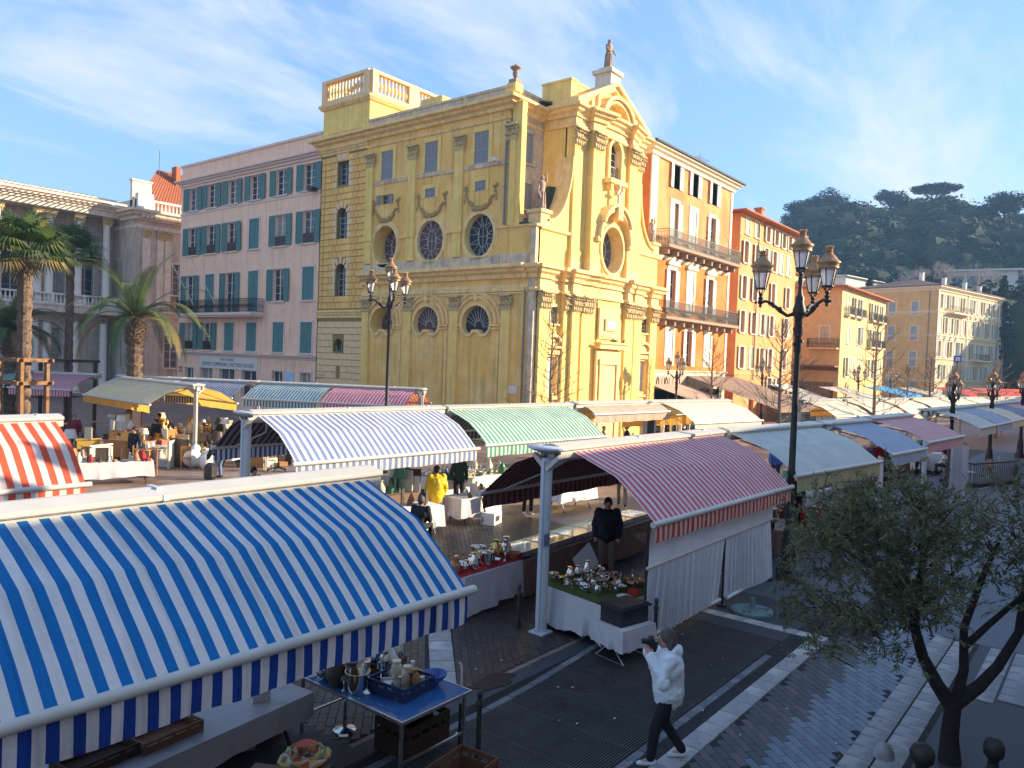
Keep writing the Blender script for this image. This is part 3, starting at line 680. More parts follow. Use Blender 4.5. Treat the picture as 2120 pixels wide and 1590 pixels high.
# lower storey wings
def wing(sgn):
    X = (lambda v: v) if sgn < 0 else (lambda v: FW-v)
    r = lambda a, c, z0, z1: rect(min(X(a), X(c)), max(X(a), X(c)), z0, z1)
    hs = [r(1.5, 2.45, 7.3, 8.3), r(1.45, 2.5, 3.1, 5.3)]
    b = MB(); b.wall(rect(min(X(.3), X(4.4)), max(X(.3), X(4.4)), 0, 13.0), hs, .35); b.build('front_wall', M_yel2, ch)
    o = window(H0, (X(1.5)+X(2.45))/2, 7.3, .95, 1.0, None, sm=M_trim, sur=.16, tr=3)
    for k in range(4): pass
    q = MB()
    for k in range(5): q.bar((-.4+.2*k, .05, 0), (-.4+.2*k, .05, 1.0), .03)
    for k in range(3): q.bar((-.47, .05, .25+.25*k), (.47, .05, .25+.25*k), .025)
    q.build('grille', M_iron, o)
    cx = (X(1.45)+X(2.5))/2
    p = MB(); p.box(-.52, .52, .2, .3, 3.1, 5.3); o = p.build('blind_window', C('pale_lilac_panel', (.60, .55, .56)), ch, (cx, 0, 0))
    q = MB(); q.box(-.72, -.54, -.1, 0, 2.9, 5.45); q.box(.54, .72, -.1, 0, 2.9, 5.45); q.box(-.78, .78, -.16, 0, 5.45, 5.7); q.box(-.8, .8, -.14, 0, 2.72, 2.9)
    pts = [(.78*cos(pi*k/14), 5.95+.55*sin(pi*k/14)) for k in range(15)]
    ringpts(q, pts[::-1], -.16, -.24, 0, closed=False); q.box(-.86, .86, -.26, 0, 5.82, 5.96); q.prism([(.6*cos(pi*k/10), 5.96+.4*sin(pi*k/10)) for k in range(11)], -.06, 0)
    q.build('surround', M_trim, o)
wing(-1); wing(1)
def pil(x, w, z0, z1, d, capw=None, caph=1.05, zc=None, base=True, m=None):
    y = fy(x)
    b = MB(); b.box(-w/2, w/2, -d, .3, z0, z1)
    if base: b.box(-w/2-.08, w/2+.08, -d-.08, .3, z0, z0+.5); b.box(-w/2-.05, w/2+.05, -d-.05, .3, z0+.5, z0+.62)
    b.box(-w/2-.04, w/2+.04, -d-.04, .2, z1-1.12, z1-1.05)
    b.build('pilaster', m or M_yel2, ch, (x, y, 0))
    link('capital', capital_me(w*.95, .12, caph), ch, (x, y-d+.02, z1-1.03))
for x, w, d in ((.85, .95, .22), (3.15, .8, .28), (3.75, .8, .5), (4.9, 1.1, .35), (10.2, 1.1, .35), (11.35, .8, .5), (11.95, .8, .28), (14.25, .95, .22)):
    pil(x, w, 0, 9.15, d)
# centre bay lower (curved), with door and panel
def curved(x0, x1, z0, z1, n=14, off=0.):
    q = MB()
    for k in range(n):
        a, c = x0+(x1-x0)*k/n, x0+(x1-x0)*(k+1)/n
        q.poly([(a, fy(a)+off, z0), (c, fy(c)+off, z0), (c, fy(c)+off, z1), (a, fy(a)+off, z1)])
    return q
q = curved(4.3, 6.25, 0, 13.0, 6); q2 = curved(8.85, 10.8, 0, 13, 6)
q.v += q2.v; off = len(q.v)-len(q2.v); q.f += [tuple(i+off for i in f) for f in q2.f]; q.m += q2.m
q.build('front_wall', M_yel2, ch)
b = MB(); b.wall(rect(6.2, 8.9, 0, 10.6), [rect(6.72, 8.42, 0.02, 4.9)], 1.0, y=-.5); b.box(6.3, 8.8, -.45, .4, 10.6, 10.7)
b.build('front_wall', M_yel2, ch)
# portal
p = MB(); p.box(6.72, 7.57, .35, .42, 0, 4.9); dr = p.build('door_leaf', M_wood, ch)
WD = mat('pale_oak_door', (.58, .36, .17), var=.12, scale=4, rough=.6)
for xx in (6.72, 7.57):
    q = MB(); q.box(0, .85, .2, .3, 0, 4.9)
    for k in range(4):
        for s in (.1, .47): q.box(s, s+.28, .16, .2, .3+k*1.15, 1.2+k*1.15)
    q.build('door_leaf', WD, ch, (xx, 0, 0))
q = MB(); q.box(6.35, 6.68, -.75, -.5, 0, 5.3); q.box(8.46, 8.79, -.75, -.5, 0, 5.3); q.box(6.3, 8.84, -.8, -.5, 4.95, 5.3); q.box(6.05, 9.1, -.66, -.5, 0, 5.9)
q.box(5.95, 9.2, -.98, -.5, 5.95, 6.2); q.box(6.3, 8.8, -.62, -.5, 6.6, 8.6); q.box(6.55, 8.55, -.68, -.5, 6.75, 6.8); q.box(6.9, 8.2, -.72, -.5, 7.15, 7.9)
q.sweep([(5.95, -.5), (5.95, -.98), (9.2, -.98), (9.2, -.5)], [(0, 6.2), (.12, 6.28), (.12, 6.36), (0, 6.4)])
q.build('portal', M_trim, ch)
q = MB(); q.box(7.05, 8.05, -.76, -.7, 7.28, 7.78); q.build('wall_plaque', C('marble_plaque', (.75, .70, .68)), ch)
# entablature of the lower storey with breaks
def fpath():
    pts = [(.1, .3), (.1, 0)]
    brk = [(.3, 1.4, .25), (2.7, 3.3, .3), (3.3, 4.2, .52)]
    pts = [(.08, .4), (.08, -.02), (.28, -.02), (.28, -.24), (1.38, -.24), (1.38, -.02), (2.72, -.02), (2.72, -.3), (3.3, -.3), (3.3, -.54), (4.2, -.54), (4.2, -.36)]
    pts += [(x, fy(x)-.36) for x in (4.8, 5.4)] + [(5.5, fy(5.5)-.05)]+[(x, fy(x)-.05) for x in (6.0, 6.6, 7.2, 7.55, 7.9, 8.5, 9.1, 9.6)]+[(9.7, fy(9.7)-.36), (10.3, fy(10.3)-.36), (10.9, -.36), (10.9, -.54), (11.8, -.54), (11.8, -.3), (12.38, -.3), (12.38, -.02), (13.72, -.02), (13.72, -.24), (14.82, -.24), (14.82, -.02), (15.02, -.02), (15.02, .4)]
    return pts
fp = fpath()
b = MB(); b.sweep(fp, [(-.3, 9.1), (.1, 9.12), (.12, 9.3), (.02, 9.34), (.02, 9.42), (-.3, 9.42)]); b.sweep(fp, [(-.3, 9.42)]+[(o*.0, z) for o, z in ((0, 9.42), (0, 9.85))]+[(-.3, 9.85)])
b.sweep(fp, [(-.3, 9.85)]+CORN(9.85, .82, .55)[1:-1]+[(.5, 10.66), (-.3, 10.68)]); b.build('cornice', M_trim, ch)
b = MB(); b.sweep([(.02, .42), (.02, -.01), (.4, -.01)], [(0, 12.8), (.14, 12.86), (.14, 12.98), (0, 13.02)]); b.sweep([(.4, -.01), (4.2, -.01), (4.2, 0)], [(0, 12.7), (.14, 12.78), (.14, 12.95), (0, 13.0)]); b.sweep([(10.9, -.01), (15.1, -.01), (15.1, 1)], [(0, 12.7), (.14, 12.78), (.14, 12.95), (0, 13.0)])
b.build('string_course', M_trim, ch)
# upper storey 10.7..19.4 between local x 3.4 and 11.7
UX0, UX1 = 3.35, 11.75
ovh = ell(7.55, 12.4, 1.3, 1.5, 32)
b = MB(); b.wall([(5.6, 10.68), (9.5, 10.68), (9.5, 20.2), (5.6, 20.2)], [ovh, arch(7.55, 16.95, 19.4, 1.35)], .9, y=-.45, rmi=1); b.build('front_wall', [M_yel2, M_trim], ch)
q = curved(4.3, 5.62, 10.68, 20.2, 5); q2 = curved(9.48, 10.8, 10.68, 20.2, 5)
off = len(q.v); q.v += q2.v; q.f += [tuple(i+off for i in f) for f in q2.f]; q.m += q2.m
q.box(UX0, 4.4, 0, .5, 13, 20.2); q.box(10.7, UX1, 0, .5, 13, 20.2); q.build('front_wall', M_yel2, ch)
# side of the screen wall
b = MB(); b.wall(rect(0, 1.9, 13.0, 20.0), [rect(.25, .95, 16.8, 18.0)], .3)
o = b.build('screen_side_wall', M_yel2, ch, (UX0, 2.3, 0), -pi/2)
p = MB(); p.box(.25, .95, .28, .3, 16.8, 18.0); p.build('pane', M_glass, o)
b = MB(); b.box(UX0+.02, UX1-.02, .5, 2.4, 12.9, 20.2); b.build('structure_wall', M_yel2, ch)
# recessed upper wall facing front, with two shuttered windows (y = +2.2)
rec = Fr(ch, 0, 2.18, 0)
b = MB(); b.wall(rect(0.02, UX0, 12.9, 20.0), [rect(1.25, 2.25, 17.1, 18.95), rect(1.35, 2.35, 14.3, 15.9)], .3); rec.add('upper_wall', (b, M_dirty))
window(rec, 1.75, 17.1, 1.0, 1.85, M_shg, 'closed', M_shg, M_dirty, sur=.2); window(rec, 1.85, 14.3, 1.0, 1.6, M_shg, 'closed', M_shg, M_dirty, sur=.2)
b = MB(); b.box(.05, .75, -.14, 0, 13.1, 19.2); rec.add('pilaster', (b, M_yel2))
# screen pilasters
for x, w, d in ((3.85, .95, .2), (5.3, 1.0, .38), (9.8, 1.0, .38), (11.25, .95, .2)):
    pil(x, w, 11.3, 19.4, d, m=M_yel2)
for x, w, d in ((3.85, 1.15, .3), (5.3, 1.2, .48), (9.8, 1.2, .48), (11.25, 1.15, .3)): b = MB(); b.box(x-w/2, x+w/2, fy(x)-d, .3, 10.68, 11.3); b.build('pedestal', M_trim, ch)
# frieze niches shading: recessed strip between pilasters handled by curved wall. Upper entablature
ufp = [(UX0-.02, 1.9), (UX0-.02, -.02), (3.36, -.22), (4.35, -.22), (4.35, fy(4.35)-.06), (4.78, fy(4.78)-.06), (4.78, fy(4.8)-.42), (5.82, fy(5.82)-.42), (5.82, fy(5.82)-.05)]
ufp += [(x, fy(x)-.08) for x in (6.4, 7.0, 7.55, 8.1, 8.7)] + [(9.28, fy(9.28)-.05), (9.28, fy(9.28)-.42), (10.32, fy(10.3)-.42), (10.32, fy(10.3)-.06), (10.75, fy(10.7)-.06), (10.75, -.22), (11.74, -.22), (11.77, -.02), (11.77, 1.9)]
b = MB(); b.sweep(ufp, [(-.3, 19.4), (.1, 19.42), (.12, 19.6), (.02, 19.64), (.02, 20.0), (-.3, 20.0)]); b.sweep(ufp, [(-.3, 20.0)]+CORN(20.0, .75, .6)[1:-1]+[(.5, 20.74), (-.3, 20.76)]); b.build('cornice', M_trim, ch)
# pediment
b = MB(); b.prism([(3.5, 20.7), (11.6, 20.7), (11.6, 21.1), (7.6, 23.15), (3.5, 21.1)], -.1, 1.2); b.build('pediment', M_yel2, ch)
b = MB()
for s in (-1, 1):
    X = lambda v: XC+s*v
    for (o, za, zb, h) in ((.5, 21.1, 23.3, .28), (.3, 20.85, 23.0, .25)):
        b.prism([(X(4.55), za-.35), (X(0), zb-.28), (X(0), zb), (X(4.55), za-.35+h)], -.1-o, 1.25)
# inner segmental arch and broken gables
for rr, o, w in ((1.75, .5, .22), (1.45, .34, .18)):
    pts = [(XC+rr*cos(pi*(k/16)), 20.6+rr*.82*sin(pi*k/16)) for k in range(17)]; ringpts(b, pts[::-1], -w, -.35-o, 0.1, closed=False)
for s in (-1, 1):
    for k in range(3):
        x = XC+s*(2.0+.55*k); b.prism([(x, 20.75), (x+s*.28, 20.75), (x+s*.28, 21.75-.32*k), (x, 21.95-.32*k)], -.55+.1*k, .1)
b.build('pediment_moulding', M_trim, ch)
b = MB(); b.box(3.3, 3.95, .2, 2.4, 20.7, 22.3); b.box(3.95, 7.2, .5, 1.6, 20.9, 22.4); b.box(3.25, 4.0, .15, 2.45, 22.3, 22.42); b.box(3.9, 7.2, .45, 1.65, 22.4, 22.52); b.build('attic_block', M_yel2, ch)
# oval window on front
p = MB(); p.prism(ell(0, 0, 1.3, 1.5, 28), .3, .32); o = p.build('oval_window', M_pane3, ch, (7.55, 0, 12.4))
q = MB()
for j in range(24):
    a, c = 2*pi*j/24, 2*pi*(j+1)/24
    for rx, rz in ((.5, .8), (1.28, 1.48)): q.bar((rx*cos(a), .27, rz*sin(a)), (rx*cos(c), .27, rz*sin(c)), .07, .04)
for j in range(12):
    a = 2*pi*j/12; q.bar((.5*cos(a), .28, .8*sin(a)), (1.28*cos(a+.15), .28, 1.48*sin(a+.15)), .045, .03)
q.build('tracery', M_lead, o)
b = MB(); ringpts(b, ell(7.55, 12.4, 1.3, 1.5, 32), .2, -.66, -.45); ringpts(b, ell(7.55, 12.4, 1.52, 1.72, 32), .12, -.56, -.45)
pts = [(XC+1.75*cos(pi*k/16), 12.9+1.95*sin(pi*k/16)) for k in range(17)]; ringpts(b, pts[::-1], -.26, -.95, -.45, closed=False); ringpts(b, [(x, z+.3) for x, z in pts[2:-2]][::-1], -.18, -1.1, -.45, closed=False)
b.box(XC-.28, XC+.28, -1.15, -.45, 14.3, 15.1)
for s in (-1, 1): b.box(XC+s*1.7, XC+s*2.2, -.9, -.45, 12.7, 13.0)
b.build('window_surround', M_trim, ch)
# upper arched window with rail, and cross
p = MB(); p.prism(arch(0, 0, 2.45, 1.35), -.12, -.09); o = p.build('arched_window', M_glass, ch, (7.55, 0, 16.95))
q = MB(); q.box(-.04, .04, -.17, -.12, 0, 2.4)
for k in range(4): q.box(-.66, .66, -.17, -.12, .45+k*.45, .49+k*.45)
q.box(-.66, -.58, -.19, -.12, 0, 1.8); q.box(.58, .66, -.19, -.12, 0, 1.8); q.build('frame', M_shw, o)
q = MB()
for k in range(8): q.bar((-.62+k*.177, -.35, 0.02), (-.62+k*.177, -.35, .85), .025)
q.bar((-.66, -.35, .87), (.66, -.35, .87), .04); q.build('railing', M_iron, o)
b = MB(); ringpts(b, arch(7.55, 16.95, 19.4, 1.35, 16), .22, -.62, -.45); b.box(6.5, 8.6, -.95, -.45, 16.6, 16.9); b.box(6.7, 6.95, -.85, -.45, 16.2, 16.6); b.box(8.15, 8.4, -.85, -.45, 16.2, 16.6); b.build('window_surround', M_trim, ch)
b = MB(); b.box(7.47, 7.63, -1.0, -.85, 15.1, 16.5); b.box(7.2, 7.9, -1.0, -.85, 15.95, 16.12); b.blob((7.28, -.93, 16.03), .14); b.blob((7.82, -.93, 16.03), .14); b.blob((7.55, -.93, 16.45), .14); b.build('cross', C('pale_stone', (.72, .62, .50)), ch)
# scroll buttresses
for s in (-1, 1):
    X = (lambda v: v) if s < 0 else (lambda v: FW-v)
    pts = [(3.4, 13.0), (3.4, 17.6)]+[(3.4-2.35*(1-cos(pi/2*k/12)), 17.6-4.3*sin(pi/2*k/12)) for k in range(1, 13)]+[(.95, 13.0)]
    b = MB(); b.prism([(X(a), c) for a, c in pts], -.05, 1.1 if s < 0 else .8)
    b.build('scroll_buttress', M_yel2, ch)
    b = MB(); cv = [(3.4-2.35*(1-cos(pi/2*k/12)), 17.6-4.3*sin(pi/2*k/12)) for k in range(0, 13)]
    ringpts(b, [(X(a), c) for a, c in cv], .12*(-1 if s < 0 else 1)*-1, -.2, 1.15, closed=False); b.build('scroll_moulding', M_trim, ch)
    b = MB(); b.box(X(.3), X(1.2), -.1, .8, 13.0, 13.7); b.box(X(.2), X(1.3), -.2, .9, 13.7, 13.9); b.build('pedestal', M_trim, ch)
b = MB(); b.prism([(1.6, 13.3), (2.9, 13.6), (3.3, 15.8), (2.4, 15.7)], .9, 1.15); b.build('ivy_patch', mat('dark_ivy', (.05, .06, .035), var=.5, scale=9, rough=.9, bump=.8, bscale=14), ch)
# apex pedestal
b = MB(); b.box(7.15, 8.35, -.2, 1.0, 22.6, 23.9); b.box(7.0, 8.5, -.35, 1.15, 23.9, 24.15); b.box(7.3, 8.2, -.05, .85, 24.15, 24.35); b.build('apex_pedestal', M_grey2, ch)
b = MB(); b.box(.0, .7, 1.9, 2.6, 21.0, 21.5); b.build('corner_block', M_yel2, ch)

# statues and urn (they stand on the church)
def statue(x, y, z, h, arm, label, m=None):
    random.seed(int(h*10)); b = MB(); k = h/1.0
    prof = [(.17, 0), (.19, .05), (.15, .25), (.13, .45), (.12, .55), (.14, .68), (.15, .76), (.11, .82), (.05, .84), (.045, .86)]
    b.lathe([(r*k, q*k) for r, q in prof], 10, sx=1, sy=.75)
    b.blob((0, -.01*k, .915*k), .07*k, 0, 8, 6)
    for i in range(9):
        a = 2*pi*i/9; b.tube([(.17*k*cos(a), .13*k*sin(a), .02*k), (.12*k*cos(a+.2), .1*k*sin(a+.2), .5*k)], .02*k, 4)
    if arm: b.tube([(.12*k, 0, .74*k), (.22*k, -.06*k, .6*k), (.3*k, -.1*k, .52*k)], [.045*k, .035*k, .02*k], 6); b.tube([(-.12*k, 0, .74*k), (-.18*k, -.05*k, .58*k), (-.08*k, -.14*k, .52*k)], [.045*k, .035*k, .025*k], 6)
    else: b.tube([(.1*k, 0, .72*k), (.16*k, -.06*k, .85*k), (.1*k, -.08*k, 1.08*k)], [.05*k, .035*k, .025*k], 6); b.tube([(-.11*k, 0, .74*k), (-.2*k, -.02*k, .5*k), (-.12*k, -.06*k, .3*k)], [.04*k, .03*k, .05*k], 6)
    b.box(-.2*k, .2*k, -.16*k, .16*k, -.04*k, .0)
    o = b.build('statue', m or C('statue_stone', (.36, .25, .19), var=.25, scale=6), None, (x, y, z), smooth=True); return tag(o, label, 'statue')
statue(35.9+7.75, 27.6, 24.37, 1.95, True, 'robed stone statue standing on the pedestal at the top of the church gable')
statue(35.9+.78, 27.5, 13.98, 2.0, False, 'small stone statue with raised arm at the left foot of the church scroll')
statue(35.9+14.3, 27.5, 13.98, 1.7, False, 'small stone statue at the right foot of the church scroll, against the red wall')
b = MB(); b.box(-.28, .28, -.28, .28, 0, .25); b.lathe([(.10, .25), (.08, .35), (.16, .5), (.19, .7), (.16, .8), (.34, .95), (.34, 1.0), (.12, 1.1), (.04, 1.2)], 12)
tag(b.build('stone_urn', C('statue_stone', (.36, .25, .19)), None, (36.25, 29.42, 21.5)), 'lone stone urn on the church roof corner', 'urn')
def hip(w, d, z, o, p):
    b = MB(); h = (d/2+o)*p; b.box(-o, w+o, -o, d+o, z, z+.14)
    i = b.V((-o,-o,z+.14),(w+o,-o,z+.14),(w+o,d+o,z+.14),(-o,d+o,z+.14),(d/2,d/2,z+.14+h),(w-d/2,d/2,z+.14+h))
    for f in ((0,1,5,4),(1,2,5),(2,3,4,5),(3,0,4)): b.face([i+k for k in f])
    return b
M_slate4 = mat('brown_tile', (.20, .12, .09), var=.25, scale=5, rough=.9)
# ================================================================== PALACE (left, behind the palms)
pa = empty('grey_palace', (0, 80, 0), label='grey stone palace with columns, balustrades and red tiled roofs at the far left', cat='building')
A = Fr(pa, 0, 0, 0)
b = MB(); b.box(-25, 35.6, .8, 14, 0, 17.8); b.box(35.55, 50, -4.6, 14, 0, 18.2); A.add('structure_wall', (b, M_grey))
wn = [(31.0-7.3*0, 3.6, 1.9, 3.0)]
cols_x = [22.6, 25.2, 27.7, 29.0, 31.8, 34.2]
lowx = [24.2, 29.7]
hl = [rect(x-.85, x+.85, 3.4, 6.6) for x in (24.0, 30.1, 18.0)] + [rect(x-.75, x+.75, 9.2, 13.6) for x in (26.6, 30.4, 33.0, 23.8, 20.5)]
b = MB(); b.wall(rect(-25, 35.6, 0, 17.6), hl, .5); A.add('wall', (b, M_grey))
for x in (24.0, 30.1, 18.0): window(A, x, 3.4, 1.7, 3.2, None, fm=M_shw, sm=M_grey2, sur=.2, tr=3)
for x in (26.6, 30.4, 33.0, 23.8, 20.5): window(A, x, 9.2, 1.5, 4.4, None, fm=M_shb, sm=M_grey2, sur=.15, tr=3)
colme = MB(); colme.lathe([(.5, 0), (.5, .3), (.42, .35), (.42, .5), (.36, .6), (.36, 4), (.31, 7.7), (.34, 7.8)], 14); colme.box(-.5, .5, -.5, .5, -.2, 0); colme = colme.mesh('column', M_wht, True)
for x in (21.8, 24.9, 28.2, 29.2, 31.7, 34.3):
    c = A.add('column', colme, x, -1.5, 8.9); link('capital', capital_me(.75, .3, .9), c, (0, .1, 7.7))
    c2 = A.add('column', colme, x, -1.2, .5); c2.scale = (1, 1, .85)
b = MB(); b.box(-25, 35.5, -2.0, 0, 8.0, 8.6); b.box(-25, 35.5, -2.1, 0, 8.6, 8.75); A.add('balcony', (b, M_grey2))
b = MB(); b.box(-25, 35.5, -2.0, .2, 17.5, 18.0); b.sweep([(-25, -2.0), (35.5, -2.0)], CORN(18.0, .6, .5)); b.box(-25, 35.5, -2.1, 0.3, 18.0, 18.6); A.add('cornice', (b, M_grey2))
for zz_, x0, x1, y in ((8.75, 18, 35.4, -1.95),):
    b = MB(); b.box(x0, x1, y-.12, y+.12, zz_, zz_+.12); b.box(x0, x1, y-.14, y+.14, zz_+.85, zz_+1.0)
    n = int((x1-x0)/.35)
    for k in range(n): b.lathe([(.06, 0), (.1, .25), (.05, .55), (.08, .73)], 5, (x0+.2+k*.35, y, zz_+.12))
    for k in range(0, n, 8): b.box(x0+k*.35-.02, x0+k*.35+.3, y-.18, y+.18, zz_, zz_+1.02)
    A.add('balustrade', (b, M_wht))
# wing
Wf = Fr(pa, 35.62, -5.0, 0)
hl = [rect(3.0, 4.3, 9.3, 13.4), rect(2.9, 4.3, 3.0, 6.3), rect(.2, .9, 3.4, 6.2)]
b = MB(); b.wall(rect(0, 12, 0, 17.3), hl, .4); Wf.add('wall', (b, M_grey))
window(Wf, 3.65, 10.3, 1.3, 3.1, None, fm=M_shw, sm=M_grey2, sur=.15, tr=4); window(Wf, 3.6, 3.0, 1.4, 3.3, None, fm=M_shw, sm=M_grey2, sur=.15, tr=3)
Ws = Fr(pa, 35.6, 0, -pi/2)
b = MB(); b.wall(rect(0, 5.0, 0, 17.3), [rect(1.0, 1.9, 10.5, 13.6), rect(2.3, 3.3, 3.0, 6.4), rect(.6, 1.4, 3.2, 6.2)], .4); Ws.add('wall', (b, M_grey))
window(Ws, 1.45, 10.5, .9, 3.1, M_shb, 'closed', sm=M_grey2, sill=False); window(Ws, 2.8, 3.0, 1.0, 3.4, None, sm=M_grey2)
for x in (.5, 1.9, 2.6):
    b = MB(); b.box(x, x+.75, -.15, 0, 8.9, 16.4); Wf.add('pilaster', (b, M_grey2)); Wf.add('capital', capital_me(.7, .1, .8), x+.38, -.1, 15.6)
pth = [(35.6, -.1), (35.6, -5.0), (47, -5.0)]
b = MB(); b.sweep(pth, CORN(17.3, 1.0, .9)); b.sweep(pth, [(0, 16.5), (.1, 16.5), (.12, 16.8), (0, 16.9)]); b.sweep(pth, CORN(8.0, .6, .4)); b.sweep(pth, CORN(7.0, .3, .2)); b.sweep(pth, CORN(1.6, .25, .2)); A.add('cornice', (b, M_grey2))
dm = MB()
for k in range(28): dm.box(35.7+k*.4, 35.9+k*.4, -5.85, -5.2, 17.45, 17.65)
A.add('dentils', (dm, M_grey2))
b = MB(); b.box(35.7, 37.2, -4.9, -4.2, 18.3, 19.9); b.box(37.2, 47, -4.75, -4.5, 18.3, 18.45); b.box(37.2, 47, -4.8, -4.45, 19.2, 19.4)
for k in range(26): b.lathe([(.06, 0), (.1, .25), (.05, .55), (.08, .75)], 5, (37.4+k*.38, -4.62, 18.45))
for x in (40.5, 44): b.box(x, x+.6, -4.9, -4.4, 18.3, 19.4)
A.add('balustrade', (b, M_wht))
b = MB(); b.box(35.7, 36.2, -4.5, -.0, 18.3, 19.3); b.box(35.7, 37.6, -3.6, -3.2, 18.3, 21.2); b.box(35.6, 37.7, -3.7, -3.1, 21.2, 21.35); A.add('attic_block', (b, M_grey2))
# tiled roofs: rows of tiles as ribs
def tiled(name, F, p0, p1, p2, p3, n=30):
    b = MB(); p0, p1, p2, p3 = map(Vector, (p0, p1, p2, p3)); b.poly([p0, p1, p2, p3])
    for k in range(n+1):
        t = k/n; a = p0.lerp(p1, t); c = p3.lerp(p2, t); b.tube([a, c], .09, 4, cap=False)
    return F.add(name, (b, M_tile))
tiled('roof', A, (36.4, -2.9, 18.9), (52, -2.9, 18.9), (52, 3, 24.2), (41.5, 3, 24.2), 46)
tiled('roof', A, (-25, -.5, 18.6), (36, -.5, 18.6), (36, 6, 20.7), (-25, 6, 20.7), 110)
b = MB(); b.box(42.5, 43, 1, 2, 21.5, 24.6); A.add('chimney', (b, M_tile))
# white slatted pergola on the terrace
b = MB()
for k in range(40):
    x = 14+k*.52; b.bar((x, -4.2, 18.5), (x, -1.5, 19.2), .05, .1)
b.bar((14, -4.2, 18.5), (35.2, -4.2, 18.5), .1, .2); b.bar((14, -1.5, 19.2), (35.2, -1.5, 19.2), .1, .2)
for x in (15, 20, 25, 30, 35): b.bar((x, -1.9, 18.6), (x, -1.9, 19.1), .1)
A.add('pergola', (b, M_grey2))
for x in (21.0, 27.2, 32.5):
    b = MB(); pts = [(x+.42*cos(2*pi*k/14), -.08, 6.6+.42*sin(2*pi*k/14)) for k in range(15)]; b.tube(pts, .08, 5); A.add('wreath', (b, M_grey2))
drain(A, 35.2, .5, 17.2, y=-.3); b = MB(); b.tube([(26, 4, 20.5), (26, 4, 23)], .03, 4); b.tube([(38.6, -3, 21.5), (38.6, -3, 24.8)], .03, 4); A.add('antenna', (b, M_iron))

# ================================================================== ORANGE HOUSE 1
o1 = empty('ochre_house', (50.9, 28.1, 0), label='tall ochre house with two long iron balconies right of the church', cat='house')
B1 = Fr(o1, 0, 0, 0); WD1 = 14.9; X0 = 50.9*1.0
c1 = [(54.9-X0, 58.2-X0, 61.9-X0)][0]
rows1 = [(18.8, 2.2, ('open', 'open', 'open')), (14.6, 3.1, ('half', 'closed', 'open')), (9.2, 3.3, ('open', 'closed', 'open')), (5.05, 2.85, ('closed', 'open', 'closed'))]
hl = []
for z, h, ms in rows1: hl += [rect(x-.55, x+.55, z, z+h) for x in c1]
b = MB(); b.wall(rect(1.0, WD1-.4, 4.6, 20.6), hl, .3, 0); 
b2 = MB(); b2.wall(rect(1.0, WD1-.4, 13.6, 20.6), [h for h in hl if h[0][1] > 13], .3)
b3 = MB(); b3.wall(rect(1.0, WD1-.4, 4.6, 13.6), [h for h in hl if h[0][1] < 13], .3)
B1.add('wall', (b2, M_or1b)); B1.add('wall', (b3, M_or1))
b = MB(); b.box(0, 1.0, -.06, .3, 4.6, 20.6); b.box(WD1-.4, WD1, -.06, .3, 4.6, 20.6); b.box(0, WD1, -.02, .3, 0, 4.6); B1.add('corner_quoin', (b, M_cream))
b = MB(); b.box(.02, WD1-.02, .3, 11, 0, 20.7); B1.add('structure_wall', (b, M_red))
b = MB(); b.box(-.02, .35, .05, 11, 0, 20.6); B1.add('gable_wall', (b, M_red))
b = MB(); b.sweep([(0, 8), (0, 0), (WD1, 0), (WD1, 8)], CORN(20.6, .8, .7)); b.sweep([(0, 0), (WD1, 0)], CORN(4.45, .25, .25)); b.sweep([(0, 0), (WD1, 0)], CORN(13.2, .25, .12)); B1.add('cornice', (b, M_cream))
b = MB(); B1.add('roof', (hip(WD1, 11, 21.3, .85, .12), M_slate))
for z, h, ms in rows1:
    for x, md in zip(c1, ms):
        o = window(B1, x, z, 1.1, h, M_shw if z > 5 else M_shw, md, M_shw, M_cream, sur=.28, tr=2, sill=False)
        if z == 9.2:
            q = MB(); q.prism([(-1.0, h+.35), (1.0, h+.35), (.9, h+.6), (0, h+1.1), (-.9, h+.6)], -.22, 0); q.box(-.7, .7, -.12, 0, h+.28, h+.36); q.build('pediment', M_cream, o)
for z, out_ in ((13.9, 1.0), (8.55, 1.0)):
    b = MB(); b.box(1.2, WD1+.0, -out_-.1, 0, z, z+.22)
    for k in range(9): b.box(1.6+k*1.55, 1.85+k*1.55, -.8, 0, z-.45, z)
    bo = B1.add('balcony', (b, C('balcony_stone', (.34, .24, .17)))); railing(B1, 1.25, WD1-.05, z+.22, out_, 1.15, parent=bo, sp=.12)
    for k, x in enumerate(c1[1:]):
        pts = [(x-1.6+3.2*t/10, -out_, z+1.3+1.1*sin(pi*t/10)) for t in range(11)]; q = MB(); q.tube(pts, .02, 4, cap=False); q.build('trellis_arch', M_iron, bo)
# shop level
b = MB(); b.box(1.0, 7.4, -.12, 0, 3.5, 4.3); sg = B1.add('shop_sign', (b, C('faded_sign_board', (.50, .33, .24))))
q = MB()
for k, x in enumerate((2.1, 2.75, 3.15, 3.5, 3.95, 4.6, 5.6)):
    if k % 3: q.box(x, x+.09, -.135, -.121, 3.62, 4.1)
    else: q.tube([(x-.18, -.13, 3.62), (x-.16, -.13, 3.95), (x, -.13, 4.14), (x+.16, -.13, 3.95), (x+.18, -.13, 3.62)], .045, 4)
q.build('lettering', M_dark, sg)
b = MB(); b.box(1.2, 6.6, -.02, .1, .3, 3.2); b.box(7.6, 13.6, -.02, .1, .3, 3.2); B1.add('shop_window', (b, M_glass))
for x in (1.1, 3.8, 6.6, 7.5, 10.6, 13.6):
    b = MB(); b.box(x, x+.14, -.1, .1, 0, 3.4); B1.add('shop_mullion', (b, M_iron))
